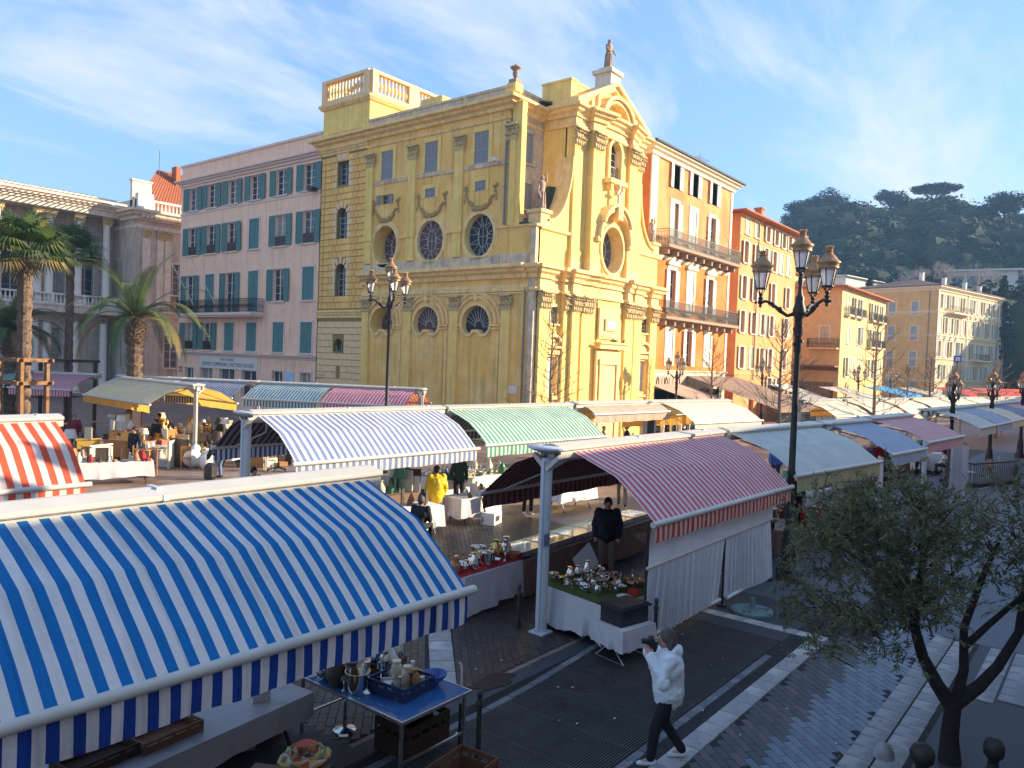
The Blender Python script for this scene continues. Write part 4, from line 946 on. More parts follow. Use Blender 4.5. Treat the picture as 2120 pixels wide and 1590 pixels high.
# roof aerial
b = MB(); b.tube([(WD1-.6, 3, 21.5), (WD1-.6, 3, 24.4)], .03, 4)
for k in range(3):
    b.bar((WD1-1.4, 3, 22.9+k*.5), (WD1+.9, 3, 22.9+k*.5), .03)
    for j in range(7): b.bar((WD1-1.3+j*.35, 2.6, 22.9+k*.5), (WD1-1.3+j*.35, 3.4, 22.9+k*.5), .02)
tag(b.build('tv_antenna', M_iron, None, (50.9, 28.1, 0)), 'spiky television aerial on the roof edge of the ochre house', 'antenna')

# ================================================================== ORANGE HOUSE 2
o2 = empty('orange_house', (67.6, 28.0, 0), label='long orange apartment house with six storeys of pale shutters', cat='house')
B2 = Fr(o2, 0, 0, 0); X0 = 67.6
r2 = [(17.45, 1.5, [(69.3, 'closed'), (71.5, 'closed'), (74.4, 'open'), (76.7, 'open'), (78.8, 'open'), (80.6, 'open')]),
 (14.8, 2.0, [(69.1, 'open'), (71.8, 'open'), (74.0, 'half'), (76.4, 'open'), (78.4, 'closed'), (80.5, 'closed')]),
 (11.5, 2.1, [(69.0, 'open'), (71.6, 'open'), (76.4, 'open'), (80.6, 'open')]),
 (8.4, 2.0, [(68.9, 'open'), (71.6, 'open'), (73.8, 'half'), (76.3, 'open'), (80.4, 'open')]),
 (5.1, 2.0, [(69.1, 'open'), (71.5, 'closed'), (74.0, 'open'), (76.3, 'open'), (80.4, 'open')]),
 (2.6, 1.6, [(76.4, 'open'), (78.9, 'open')])]
hl = [rect(x-X0-.48, x-X0+.48, z, z+h) for z, h, l_ in r2 for x, m_ in l_]+[arch(71.7-X0, 0, 3.1, 1.9), rect(5.9, 7.1, 0, 2.6)]
b = MB(); b.wall(rect(0, 15.2, 0, 19.2), hl, .3); B2.add('wall', (b, M_or2))
b = MB(); b.box(.02, 15.2, .35, 12, 0, 19.2); b.box(-.02, .3, .03, 12, 0, 19.15); B2.add('structure_wall', (b, M_or2))
b = MB(); b.box(-.03, .02, .0, 12, 0, 4.4); B2.add('gable_wall_base', (b, M_red))
for z, h, l_ in r2:
    for x, md in l_: window(B2, x-X0, z, .96, h, M_shgr, md, M_shgr, M_cream, sur=.1, tr=1, sl=5)
b = MB(); b.box(70.7-X0, 72.7-X0, .5, .6, 0, 3.1); B2.add('arched_doorway', (b, M_dark))
b = MB(); b.sweep([(0, 6), (0, 0), (15.2, 0), (15.2, 6)], CORN(16.95, .2, .12)); b.sweep([(0, 6), (0, 0), (15.2, 0), (15.2, 6)], CORN(4.4, .2, .1)); B2.add('string_course', (b, M_y3))
b = MB(); B2.add('roof', (hip(15.2, 12, 19.2, .9, .22), M_tile))
drain(B2, 4.3, 4, 18.8); b = MB(); b.box(8.8, 9.5, 1.5, 2.2, 19.5, 21.2); b.box(8.7, 9.6, 1.4, 2.3, 21.2, 21.35); B2.add('chimney', (b, M_red))

# ================================================================== YELLOW HOUSE 3
o3 = empty('yellow_house', (90.5, 25.3, 0), label='lemon and tan corner house with small iron balconies beyond the tall lamp', cat='house')
B3 = Fr(o3, 0, 0, 0); X0 = 90.5
l3 = [(x-X0, z, 1.0, h, md) for z, h, l_ in ((11.7, 2.1, [(92.8, 'closed'), (95.6, 'open'), (98.2, 'open'), (103.2, 'open'), (105.9, 'open'), (108.4, 'open')]), (8.4, 2.1, [(93.6, 'closed'), (97.8, 'half'), (102.9, 'open'), (105.6, 'open'), (108.0, 'open')]), (4.6, 2.2, [(93.3, 'open'), (96, 'closed'), (98.6, 'closed'), (102.9, 'open'), (105.8, 'open'), (108.6, 'closed')])) for x, md in l_]
b = MB(); b.wall(rect(0, 19.8, 0, 14.6), holes_of([q[:4] for q in l3]), .3); B3.add('wall', (b, M_y3))
for x, z, w, h, md in l3:
    o = window(B3, x, z, w, h, M_shgr, md, M_shgr, M_cream, sur=.12, tr=1, sl=5)
    if z > 11 or (z == 8.4 and x > 11):
        b = MB(); b.box(-.9, .9, -.55, 0, -.2, -.05); q = b.build('balcony', M_cream, o)
        railing(Fr(o), -.9, .9, -.05, .5, .95, parent=o, curl=False)
b = MB(); b.box(.02, 19.8, .35, 12, 0, 14.6); b.box(-.02, .3, .03, 12, 0, 14.6); B3.add('side_wall', (b, M_y3s))
S3 = Fr(o3, -.03, 12, -pi/2)
window(S3, 10.3, 8.5, 1.0, 1.7, M_shb, 'closed', sm=M_cream); b = MB(); b.box(8.6, 11.9, -.8, 0, 7.6, 7.8); bo = S3.add('balcony', (b, M_y3s)); railing(S3, 8.6, 11.9, 7.8, .75, 1.0, parent=bo)
window(S3, 3.5, 8.5, 1.0, 1.7, M_shb, 'closed', sm=M_cream)
b = MB(); b.prism([(6, 5.6), (12, 5.6), (12, 5.8), (6, 5.8)], -1.6, 0); b.box(6, 12, -.1, 0, 5.2, 5.6); S3.add('canopy', (b, M_wood))
b = MB(); b.box(6.5, 11.5, -.06, 0, .8, 3.9); S3.add('shop_window', (b, M_glass))
b = MB(); B3.add('roof', (hip(19.8, 12, 14.6, .8, .22), M_tile))
b = MB(); b.box(3, 4, 3, 4, 15, 17.4); B3.add('chimney', (b, M_wht)); b = MB(); b.box(11, 11.2, -.06, 0, 0, 14.6); B3.add('pilaster', (b, M_yel2))

# ================================================================== CREAM BUILDING 4
o4 = empty('cream_building', (136.7, 23.8, 0), radians(-12), 'long cream apartment building with arched mouldings at the far end of the market', 'building')
B4 = Fr(o4, 0, 0, 0); n4 = 17; L4 = 37.5
l4 = []
for r_, (z, h) in enumerate(((15.9, 2.2), (12.0, 2.5), (8.2, 2.5), (4.6, 2.3), (.8, 2.6))):
    for k in range(n4): l4.append((1.3+k*2.18, z, .95, h, ('open', 'closed', 'open', 'half')[(k*3+r_*5) % 4] if z > 1 else 'closed'))
b = MB(); b.wall(rect(0, L4, 0, 18.9), holes_of([q[:4] for q in l4]), .3); B4.add('wall', (b, M_y4))
for x, z, w, h, md in l4:
    o = window(B4, x, z, w, h, M_shgr if x < 26 else M_shb, md, M_shw, M_cream, sur=.16, tr=1, sl=4)
    if z in (12.0,) and 11 < x < 27:
        q = MB(); pts = [(1.0*cos(pi*k/8), h+.3+.8*sin(pi*k/8)) for k in range(9)]; ringpts(q, pts[::-1], -.18, -.2, 0, closed=False); q.build('arch_moulding', M_cream, o)
    if z == 8.2 and (x < 8 or x > 27):
        q = MB(); q.prism([(-.8, h+.25), (.8, h+.25), (0, h+.85)], -.2, 0); q.build('pediment', M_cream, o)
b = MB(); b.box(.02, L4, .35, 13, 0, 18.9); B4.add('structure_wall', (b, M_y4))
for z, hh in ((18.6, .7), (15.0, .4), (11.3, .3), (7.6, .3), (4.0, .35)):
    b = MB(); b.sweep([(0, 13), (0, 0), (L4, 0)], CORN(z, hh, .7 if z > 18 else .25)); B4.add('cornice', (b, M_cream))
for x0, x1, z in ((4, 11.5, 15.4), (27.5, 36, 15.4), (26, 34, 4.5), (15, 20, 8)):
    b = MB(); b.box(x0, x1, -1, 0, z-.2, z); bo = B4.add('balcony', (b, M_cream)); railing(B4, x0, x1, z, .95, 1.0, parent=bo, curl=False, sp=.25)
for x in (0, 11.9, 26.9, 37.1):
    b = MB(); b.box(x, x+.4, -.12, 0, 0, 18.6); B4.add('pilaster', (b, M_cream))
S4 = Fr(o4, -.03, 13, -pi/2)
hl4 = [(x, z, 1.1, h) for x in (2.5, 6, 9.6) for z, h in ((14.8, 2.1), (10.7, 2.3), (6.5, 2.4), (2, 2.4))]
b = MB(); b.wall(rect(0, 13.0, 0, 18.9), holes_of(hl4), .3, y=-.03); S4.add('side_wall', (b, M_y3s))
for x, z, w, h in hl4: window(S4, x, z, w, h, M_shb, 'closed', sm=M_cream, sl=5, tr=1)
b = MB(); b.box(0, 13, -.12, -.03, 15.6, 18.6); S4.add('wall_band', (b, M_y3)) if False else None
b = MB(); B4.add('roof', (hip(L4, 13, 19.3, .8, .26), M_slate4))
for x in (6, 15, 24, 31):
    b = MB(); b.box(x, x+.6, 5, 5.6, 20, 22.2); b.box(x-.08, x+.68, 4.92, 5.68, 22.2, 22.3); B4.add('chimney', (b, M_wht))
drain(B4, 25.2, .5, 18.5); drain(S4, 11.8, .5, 18.5)

# houses behind and far right
def block(x, y, w, d, z, m, rz, label, rm=None, win=True, base=0, cat='house', nm='far_house', st=3.1):
    o = empty(nm, (x, y, base), rz, label, cat); f = Fr(o)
    cols = [1.4+k*(w-2.8)/max(1, int(w/3)) for k in range(int(w/3)+1)]; rows = [1.2+k*st for k in range(int((z-1.5)/st))]
    ws = [(a, c, .95, 1.7) for a in cols for c in rows] if win else []
    b = MB(); b.wall(rect(0, w, 0, z), holes_of(ws), .25); f.add('wall', (b, m))
    b = MB(); b.box(.02, w-.02, .3, d, 0, z-.01); b.box(-.01, .3, .02, d, 0, z-.01); b.box(w-.3, w+.01, .02, d, 0, z-.01); f.add('structure_wall', (b, m))
    for a, c, ww, hh in ws: window(f, a, c, ww, hh, M_shb, random.choice(('open', 'closed')), sm=M_cream, sl=4, tr=1, sur=.08)
    f.add('roof', (hip(w, d, z, .6, .16), rm or M_tile))
    return o
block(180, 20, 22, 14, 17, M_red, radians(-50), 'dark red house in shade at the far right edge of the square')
block(122, 47, 16, 10, 20.6, M_wht, radians(-10), 'pale house with a low red roof behind the lemon corner house')
block(152, 42, 14, 10, 23.2, M_wht, radians(-12), 'whitish house with a glazed pale roof peak behind the cream building', rm=M_white)
block(120, 44, 16, 16, 21.2, M_y3s, 0, 'tan house with a wide brown roof left of the cream building')
# ================================================================== SOUTH TERRACE BUILDING (behind the camera, shades the foreground)
st = empty('terrace_building', (-60, -2.2, 0), label='long low pale terrace building along the shaded south side of the market', cat='building')
T_ = Fr(st, 260, 0, pi)
b = MB(); hl = [arch(4+k*5.2, 0, 3.2, 2.4) for k in range(48)]+[rect(3.3+k*5.2, 4.7+k*5.2, 5, 7) for k in range(48)]
b.wall(rect(0, 260, 0, 8.15), hl, .4); T_.add('wall', (b, M_wht))
b = MB(); b.box(0, 260, .45, 12, 0, 8.15); T_.add('structure_wall', (b, M_y3s)); b = MB(); b.sweep([(0, 0), (260, 0)], CORN(7.55, .5, .25)); T_.add('cornice', (b, M_cream))
# ================================================================== MARKET AWNINGS
PROF = [(-.20, 3.31), (-.66, 3.15), (-1.13, 2.975), (-1.18, 2.945), (-1.42, 2.77), (-1.69, 2.56), (-1.95, 2.33)]
def fabric(prof, x0, x1, side, n=40, sag=.03):
    b = MB(); m = len(prof)
    for i in range(n+1):
        t = i/n; x = x0+(x1-x0)*t
        for j, (y, z) in enumerate(prof):
            dz = -sag*sin(pi*t)*(.3+j/m)*sin(pi*min(1, j/(m-1)*1.0))*.6+.006*sin(x*5.1+j*1.7)*(0 < j < m-1)+.004*sin(x*11.3-j*2.3)*(0 < j < m-1)
            b.v.append((x, -y*side if side > 0 else y, z+dz) if side > 0 else (x, y, z+dz))
    for i in range(n):
        for j in range(m-1): b.face((i*m+j, (i+1)*m+j, (i+1)*m+j+1, i*m+j+1))
    return b
def post_parts(root, x, y, h=3.3, m=None, r=.10):
    m = m or M_metal
    b = MB(); b.lathe([(r*1.02, 0.02), (r, .5), (r*.96, h-.1)], 14, (x, y, 0)); b.box(x-r*1.28, x-r*.9, y-.035, y+.035, .05, h-.15); b.box(x+r*.9, x+r*1.28, y-.035, y+.035, .05, h-.15)
    p = b.build('post', m, root, smooth=40)
    b = MB(); b.box(x-.16, x+.16, y-.16, y+.16, 0, .03); b.build('base_plate', m, p)
    for s in (-1, 1):
        q = MB(); q.bar((x+s*.07, y+s*.07, 3.0), (x+s*.07, y+s*.34, 3.24), .12, .07); q.bar((x, y, 3.05), (x-.0, y-s*.3, 3.25), .08, .06); q.build('bracket', M_white, p)
    b = MB(); b.lathe([(.10, 3.28), (.30, 3.345), (.36, 3.37), (.36, 3.40), (.33, 3.415)], 20, (x, y, 0), sx=.82, sy=1.12); b.build('post_cap', m, p, smooth=40)
MAT_ST = {}
def awning_bay(label, x0, y0, x1, y1, near=None, far=None, posts=(0,), zf=2.33, zr=0., inset=(.1, .1), val=.3, name='market_awning', pm=None, casing_ext=(0, 0), group=None, ridge=True, nearvalm=None, ext=1.95, farvalm=None):
    L_ = sqrt((x1-x0)**2+(y1-y0)**2); rz = atan2(y1-y0, x1-x0)
    t = empty(name, (x0, y0, zr), rz, label, 'awning', group)
    if ridge:
        b = MB(); a, c = -casing_ext[0], L_+casing_ext[1]
        pr = [(-.25, 3.33), (-.27, 3.35), (-.27, 3.40), (-.03, 3.455), (.03, 3.455), (.27, 3.40), (.27, 3.35), (.25, 3.33)]
        n = len(pr); i = b.V(*[(a, y, z) for y, z in pr]); j = b.V(*[(c, y, z) for y, z in pr])
        for k in range(n): b.face((i+k, i+(k+1) % n, j+(k+1) % n, j+k))
        b.face([i+k for k in range(n)]); b.face([j+k for k in range(n)])
        b.box(a, c, -.23, -.17, 3.2, 3.32); b.box(a, c, .17, .23, 3.2, 3.32); b.box(a+.01, c-.01, -.08, .08, 3.12, 3.3)
        b.build('ridge_casing', M_white, t)
        for k in range(int(L_/3)+1):
            q = MB(); q.box(.05+k*3-.03, .05+k*3+.03, -.276, .276, 3.34, 3.404); q.box(.05+k*3-.03, .05+k*3+.03, -.12, .12, 3.40, 3.462); q.build('casing_joint', M_metal, t) if k else None
    for side, m in ((-1, near), (1, far)):
        if not m: continue
        sc = (3.30-zf)/(3.30-2.33); k2 = ext/1.95
        pf = [(y*k2 if y < -.25 else y, 3.30-(3.30-z)*sc) for y, z in PROF]
        fx0, fx1 = inset[0], L_-inset[1]
        f = fabric(pf, fx0, fx1, side).build('awning_fabric', m, t, smooth=9)
        ye = pf[-1][0]*(-side if side > 0 else 1); ye = -pf[-1][0] if side > 0 else pf[-1][0]; s = side
        b = MB(); b.tube([(fx0-.1, ye+s*.04, zf-.03), (fx1+.1, ye+s*.04, zf-.03)], .054, 12); b.build('front_bar', M_white, f, smooth=40)
        vm = (nearvalm if side < 0 else farvalm) or m
        b = MB(); n = int((fx1-fx0)/.045)
        for i in range(n+1):
            x = fx0+(fx1-fx0)*i/n; w1 = .005*sin(x*9.3+1)+.002*sin(x*23)
            b.v += [(x, ye+s*.03, zf-.08), (x, ye+s*(.035+w1), zf-.08-val*.5), (x, ye+s*(.03+w1*2), zf-.08-val-.012*sin(x*5))]
        for i in range(n):
            for j in range(2): b.face((i*3+j, i*3+3+j, i*3+4+j, i*3+1+j))
        b.build('valance', vm, f, smooth=60)
        for xx in (fx0+.5, fx1-.5):
            b = MB(); k = 1 if xx < (fx0+fx1)/2 else -1
            b.bar((xx, s*.2, 3.12), (xx+k*.5, ye*.55, (3.12+zf)/2+.02), .05, .04); b.bar((xx+k*.5, ye*.55, (3.12+zf)/2+.02), (xx+.02, ye, zf-.04), .045, .035); b.build('arm', M_white, f)
    for px in posts: post_parts(t, px, 0, m=pm)
    return t
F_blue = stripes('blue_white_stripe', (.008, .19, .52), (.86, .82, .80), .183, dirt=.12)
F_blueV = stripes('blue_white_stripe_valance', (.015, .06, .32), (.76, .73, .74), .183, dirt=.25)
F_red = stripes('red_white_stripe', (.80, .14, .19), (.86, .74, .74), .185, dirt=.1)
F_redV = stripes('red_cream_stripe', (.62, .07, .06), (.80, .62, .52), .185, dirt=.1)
F_mar = stripes('shaded_red_stripe', (.15, .03, .03), (.20, .12, .09), .185, trans=.0)  # red cloth's sunless back, its shade put into the colour
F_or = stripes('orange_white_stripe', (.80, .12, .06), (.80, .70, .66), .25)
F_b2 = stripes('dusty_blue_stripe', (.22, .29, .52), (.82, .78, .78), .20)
F_b2d = stripes('shaded_blue_stripe', (.035, .04, .09), (.22, .21, .22), .20, trans=.02)  # darkened copy of the striped cloth for the back slope in shade
F_gr = stripes('green_white_stripe', (.10, .40, .28), (.74, .78, .70), .185)
F_teal = stripes('teal_white_stripe', (.03, .26, .32), (.70, .72, .72), .17)
F_pk = stripes('rose_stripe', (.64, .09, .16), (.76, .58, .62), .17)
F_orr = stripes('backlit_vermilion_stripe', (.72, .10, .03), (.80, .50, .25), .17, trans=.5)  # orange glow of sun through the rose cloth, put into the colour
F_nb = stripes('navy_stripe', (.06, .11, .30), (.58, .60, .66), .15)
F_ygf = stripes('backlit_golden_stripe', (.90, .44, .03), (.88, .60, .20), .16, trans=.6)  # yellow glow of backlit canvas put into the stripe colours
F_bei = stripes('beige_stripe', (.80, .56, .30), (.92, .76, .50), .2, trans=.15)
F_gy = mat('grey_canvas', (.58, .60, .56), var=.12, scale=1.5, rough=.85, trans=.12)
F_gyv = stripes('straw_valance_stripe', (.45, .40, .22), (.58, .54, .34), .07)
F_cr = mat('cream_canvas', (.78, .70, .56), var=.10, scale=1.5, rough=.85, trans=.2)
F_bl3 = stripes('pale_blue_fine_stripe', (.30, .42, .62), (.64, .70, .78), .06)
F_pk3 = mat('dusty_pink_canvas', (.68, .38, .40), var=.1, scale=1.5, rough=.85, trans=.15)
F_pkrol = stripes('salmon_fine_stripe', (.72, .42, .30), (.78, .62, .48), .11)
G1 = 'awnings of the front market row'; G2 = 'awnings of the second market row'; G3 = 'awnings of the row by the pink building'
# front row
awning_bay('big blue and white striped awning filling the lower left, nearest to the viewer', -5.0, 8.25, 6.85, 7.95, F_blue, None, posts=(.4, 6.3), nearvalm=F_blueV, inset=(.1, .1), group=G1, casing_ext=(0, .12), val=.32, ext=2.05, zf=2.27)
awning_bay('red and white striped awning on a round grey post with a shaded maroon back', 11.35, 8.15, 18.25, 7.98, F_red, F_mar, posts=(0,), zf=2.27, inset=(.5, .1), nearvalm=F_redV, group=G1, casing_ext=(-.1, .05), val=.28)
awning_bay('plain grey awning with a straw striped valance right of the red striped one', 18.5, 7.95, 23.9, 7.3, F_gy, None, posts=(), zf=2.5, inset=(.15, .1), nearvalm=F_gyv, group=G1, val=.34)
awning_bay('pale blue fine striped awning behind the olive tree', 24.3, 7.3, 28.1, 6.95, F_bl3, None, posts=(0,), zf=2.62, inset=(.5, .05), group=G1, val=.3)
awning_bay('dusty pink awning next to the pale blue fine striped one', 28.2, 6.95, 33.0, 6.6, F_pk3, None, posts=(), zf=2.75, inset=(.1, .1), group=G1, val=.3, zr=.05)
far_row = [(F_gy, 'cream grey awning beginning the far group behind the wide capped post'), (F_bl3, 'pale sky coloured awning second in the far group'), (F_cr, 'cream awning third in the far group of the front row'), (F_nb, 'slate blue awning fourth in the far group'), (F_pk3, 'rosy awning fifth in the far group'), (F_bl3, 'pale blue awning last and farthest along the front row'), (F_cr, 'cream canvas at the very end of the front row')]
for k, (m, lb) in enumerate(far_row):
    xa = 37.0+k*4.4; ya = 6.7-.19*k; awning_bay(lb, xa, ya, xa+4.3, ya-.18, m, None, posts=(.3,) if k == 0 else (), zf=2.75, inset=(.4 if k == 0 else .05, .05), group=G1, val=.3, zr=.12)
# second row
awning_bay('dusty blue and white striped awning in sun with a dark shaded back', 11.2, 17.45, 17.75, 17.1, F_b2, F_b2d, posts=(-.05,), zf=2.3, inset=(.15, .2), group=G2, casing_ext=(0, .1), farvalm=F_nb)
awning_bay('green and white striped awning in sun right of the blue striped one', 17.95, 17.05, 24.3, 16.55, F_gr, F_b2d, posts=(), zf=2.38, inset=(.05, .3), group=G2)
awning_bay('rolled in salmon striped awning in front of the church door', 25.2, 17.0, 31.2, 16.5, F_pkrol, F_ygf, posts=(0, 5.2), zf=3.0, inset=(.5, .1), group=G2, ext=.75)
awning_bay('plain cream awning in bright sun right of the church door', 31.3, 16.5, 37.0, 15.6, F_cr, F_ygf, posts=(), zf=2.55, inset=(.1, .1), group=G2, val=.45)
r2f = [(43.4, 14.1, 4.6), (48.4, 13.3, 4.6), (53.4, 12.5, 4.6), (58.5, 11.7, 5.0), (63.9, 10.9, 5), (69.3, 10.1, 5), (74.7, 9.3, 5), (80, 8.5, 5)]
for k, (xa, ya, ln) in enumerate(r2f):
    awning_bay(('cream awning by the bare tree', 'ivory awning beyond the gap lit with yellow', 'cream awning with a sloping dark seam', 'ivory awning behind the middle lamp posts', 'small cream awning in the far second row', 'beige awning in the far second row', 'pale awning near the far end of the second row', 'last pale awning of the second row')[k], xa, ya, xa+ln, ya-.16*ln, F_cr, F_ygf if k % 2 else None, posts=(0,), zf=2.6, inset=(.2, .05), group=G2, pm=M_white)
awning_bay('orange and white striped awning at the left edge in patchy sun', .4, 17.95, 6.9, 17.85, F_or, None, posts=(.3,), zf=2.2, inset=(.1, .15), group=G2, ext=1.75)
# yellow one, running away from the viewer
awning_bay('yellow and beige awning pair on a white post, glowing from behind', 18.62, 40.2, 18.05, 32.0, F_bei, F_ygf, nearvalm=F_ygf, posts=(7.95,), zf=2.55, inset=(.1, .35), group='awnings standing apart', pm=M_white)
# row by the pink building, from the right end to the left
def along(p, d, s): return (p[0]+d[0]*s, p[1]+d[1]*s)
e0 = Vector((27.5, 27.4)); ed = Vector((17.26-27.5, 46.87-27.4)).normalized()
def r3(s0, s1, lb, m, far=None, **k):
    a = e0+ed*s1; c = e0+ed*s0; awning_bay(lb, a.x, a.y, c.x, c.y, m, far, group=G3, zf=2.62, pm=M_white, **k)
r3(0, 4.7, 'rose striped awning with a vermilion glowing end next to the lamp post', F_pk, F_orr, posts=(4.5,), inset=(.05, .35))
r3(4.75, 8.9, 'teal and white striped awning left of the rose striped one', F_teal, None, posts=())
r3(9.0, 13.2, 'navy and white striped awning below the pink building sign', F_nb, None, posts=(4.1,), inset=(.1, .45))
r3(13.3, 17.3, 'grey green awning beside the feathery palm', F_gy, None, posts=())
r3(18.5, 22.4, 'rose striped awning behind the timber tree guards', F_pk, None, posts=())
r3(22.6, 27, 'green canvas awning far left behind the timber tree guards', C('green_canvas', (.25, .42, .36), trans=.2), None, posts=(4,))
# ================================================================== STREET LAMPS
def lantern_parts(root, x, y, z, s=1., flat=True):
    n0 = len(bpy.data.objects)
    lantern_parts0(root, x, y, z, s)
def lantern_parts0(root, x, y, z, s=1., flat=True):
    """glass lantern with copper cap; z = base of the lantern cage"""
    b = MB(); b.lathe([(.03, -.16), (.07, -.13), (.035, -.08), (.06, -.03), (.05, 0)], 8, (x, y, z))
    for k in range(4):
        a = pi/4+k*pi/2; b.tube([(x+.04*cos(a)*s, y+.04*sin(a)*s, z-.02), (x+.14*s*cos(a), y+.14*s*sin(a), z+.12*s)], .012, 4)
    for k in range(6):
        a = k*pi/3; b.bar((x+.135*s*cos(a), y+.135*s*sin(a), z+.12*s), (x+.235*s*cos(a), y+.235*s*sin(a), z+.6*s), .022)
    b.lathe([(.16*s, .10*s), (.175*s, .12*s), (.165*s, .145*s), (.12*s, .145*s)], 6, (x, y, z))
    ln = b.build('lantern', M_iron, root)
    b = MB(); b.lathe([(.125*s, .14*s), (.225*s, .6*s)], 6, (x, y, z)); b.build('glass', M_lglass, ln)
    b = MB(); b.lathe([(.24*s, .6*s), (.275*s, .61*s), (.275*s, .66*s), (.265*s, .67*s), (.285*s, .74*s), (.32*s, .75*s), (.32*s, .79*s), (.27*s, .82*s), (.2*s, .91*s), (.13*s, .99*s), (.10*s, 1.02*s), (.09*s, 1.05*s), (.115*s, 1.07*s), (.09*s, 1.09*s), (.10*s, 1.16*s), (.125*s, 1.19*s), (.09*s, 1.19*s)], 12, (x, y, z))
    for k in range(8):
        a = 2*pi*k/8; b.box(x+.09*s*cos(a)-.012, x+.09*s*cos(a)+.012, y+.09*s*sin(a)-.012, y+.09*s*sin(a)+.012, z+1.17*s, z+1.22*s)
    b.build('lantern_cap', M_cop, ln, smooth=35)
M_lglass, t_, b_ = newmat('lantern_glass'); b_.inputs['Base Color'].default_value = (.90, .88, .86, 1); b_.inputs['Roughness'].default_value = .2; b_.inputs['Transmission Weight'].default_value = .3; b_.inputs['Alpha'].default_value = .7
def lamp(x, y, H, label, s=1., arms=4, rot=.3, span=.95, group='street lamps with copper caps', simple=False):
    t = empty('street_lamp', (x, y, 0), 0, label, 'street lamp', group)
    za = H-2.25*s
    b = MB(); b.lathe([(.26, 0), (.26, .25), (.2, .3), (.17, .9), (.13, 1.0), (.15, 1.1), (.1, 1.2), (.085, 2.5), (.1, 2.55), (.08, 2.6), (.065, za-.9), (.09, za-.85), (.08, za-.5), (.11, za-.45), (.085, za-.1), (.17*s, za), (.19*s, za+.12), (.12*s, za+.3), (.13*s, za+.4), (.07*s, za+.5), (.05*s, za+.8*s), (.08*s, za+1.0*s), (.04*s, za+1.1*s)], 12)
    for k in range(10 if not simple else 0):
        a = 2.4*k; b.blob((.1*cos(a), .1*sin(a), za-.75+.07*k), .04, 0, 5, 3, .2)
    b.build('pole', M_iron, t, smooth=40)
    for k in range(arms):
        a = rot+2*pi*k/arms; c_, s_ = cos(a), sin(a); r = span*s
        pts = [(0.1, .05), (.3, -.02), (.5, .12), (.68, .3), (.85, .38), (1.0, .36)]
        b = MB(); b.tube([(q*r*c_, q*r*s_, za+z*s) for q, z in pts], [.07*s, .05*s, .06*s, .05*s, .04*s, .06*s], 7)
        b.blob((r*c_, r*s_, za+.36*s), .09*s, 0, 8, 6); b.blob((r*c_, r*s_, za+.24*s), .05*s, 0, 6, 4); b.tube([(r*c_, r*s_, za+.2*s), (r*c_, r*s_, za+.5*s)], .03*s, 6)
        b.blob((.5*r*c_, .5*r*s_, za+.16*s), .08*s, 0, 6, 4, .15); b.blob((.66*r*c_, .66*r*s_, za+.26*s), .07*s, 0, 6, 4, .15)
        b.blob((1.12*r*c_, 1.12*r*s_, za+.34*s), .045*s, 0, 6, 4)
        b.build('arm', M_iron, t, smooth=50); lantern_parts(t, r*c_, r*s_, za+.62*s, s)
    lantern_parts(t, 0, 0, za+1.22*s, s)
    return t
lamp(18.42, 6.1, 8.1, 'tall dark street lamp with copper capped lanterns standing beside the grey awning', s=.82, rot=2.07, arms=3, span=1.08)
lamp(22.4, 24.6, 8.95, 'dark street lamp with copper capped lanterns in front of the yellow church', s=.86, rot=2.07, arms=3, span=1.0)
lamp(39.1, 6.0, 5.15, 'lamp post with paired lanterns by the dark fenced terrace', s=.6, arms=3, span=.35, rot=.4)
lamp(48.5, 5.6, 5.3, 'second lamp post from the dark fenced terrace', s=.65, arms=3, span=.35, rot=.2)
lamp(58.5, 5.1, 5.4, 'lamp post at the far right edge of the market', s=.65, arms=3, span=.35, rot=.9)
lamp(48.6, 24.2, 5.9, 'slim lamp post in front of the ochre house shop sign', s=.75, arms=3, span=.8, rot=.1)
lamp(68.0, 25.5, 5.9, 'slim lamp post in front of the orange apartment house', s=.75, arms=3, span=.8, rot=.5)
lamp(88, 22.5, 5.8, 'slim lamp post near the lemon corner house', s=.75, arms=3, span=.8, rot=.5)
lamp(98, 21.5, 5.8, 'slim lamp post under the lemon house balconies', s=.75, arms=3, span=.8, rot=.5)
b = MB(); b.tube([(0, 0, 0), (0, 0, 7.6)], .09, 8); b.box(-.5, .5, -.06, .06, 7.0, 7.9, 1); b.box(-.3, .3, -.07, .07, 7.2, 7.7, 2)
tag(b.build('parking_sign', [M_iron, C('sign_blue', (.03, .12, .5)), M_wht], None, (119, 18, 0), -.9), 'tall thin pole with a small blue square sign before the cream building', 'sign')

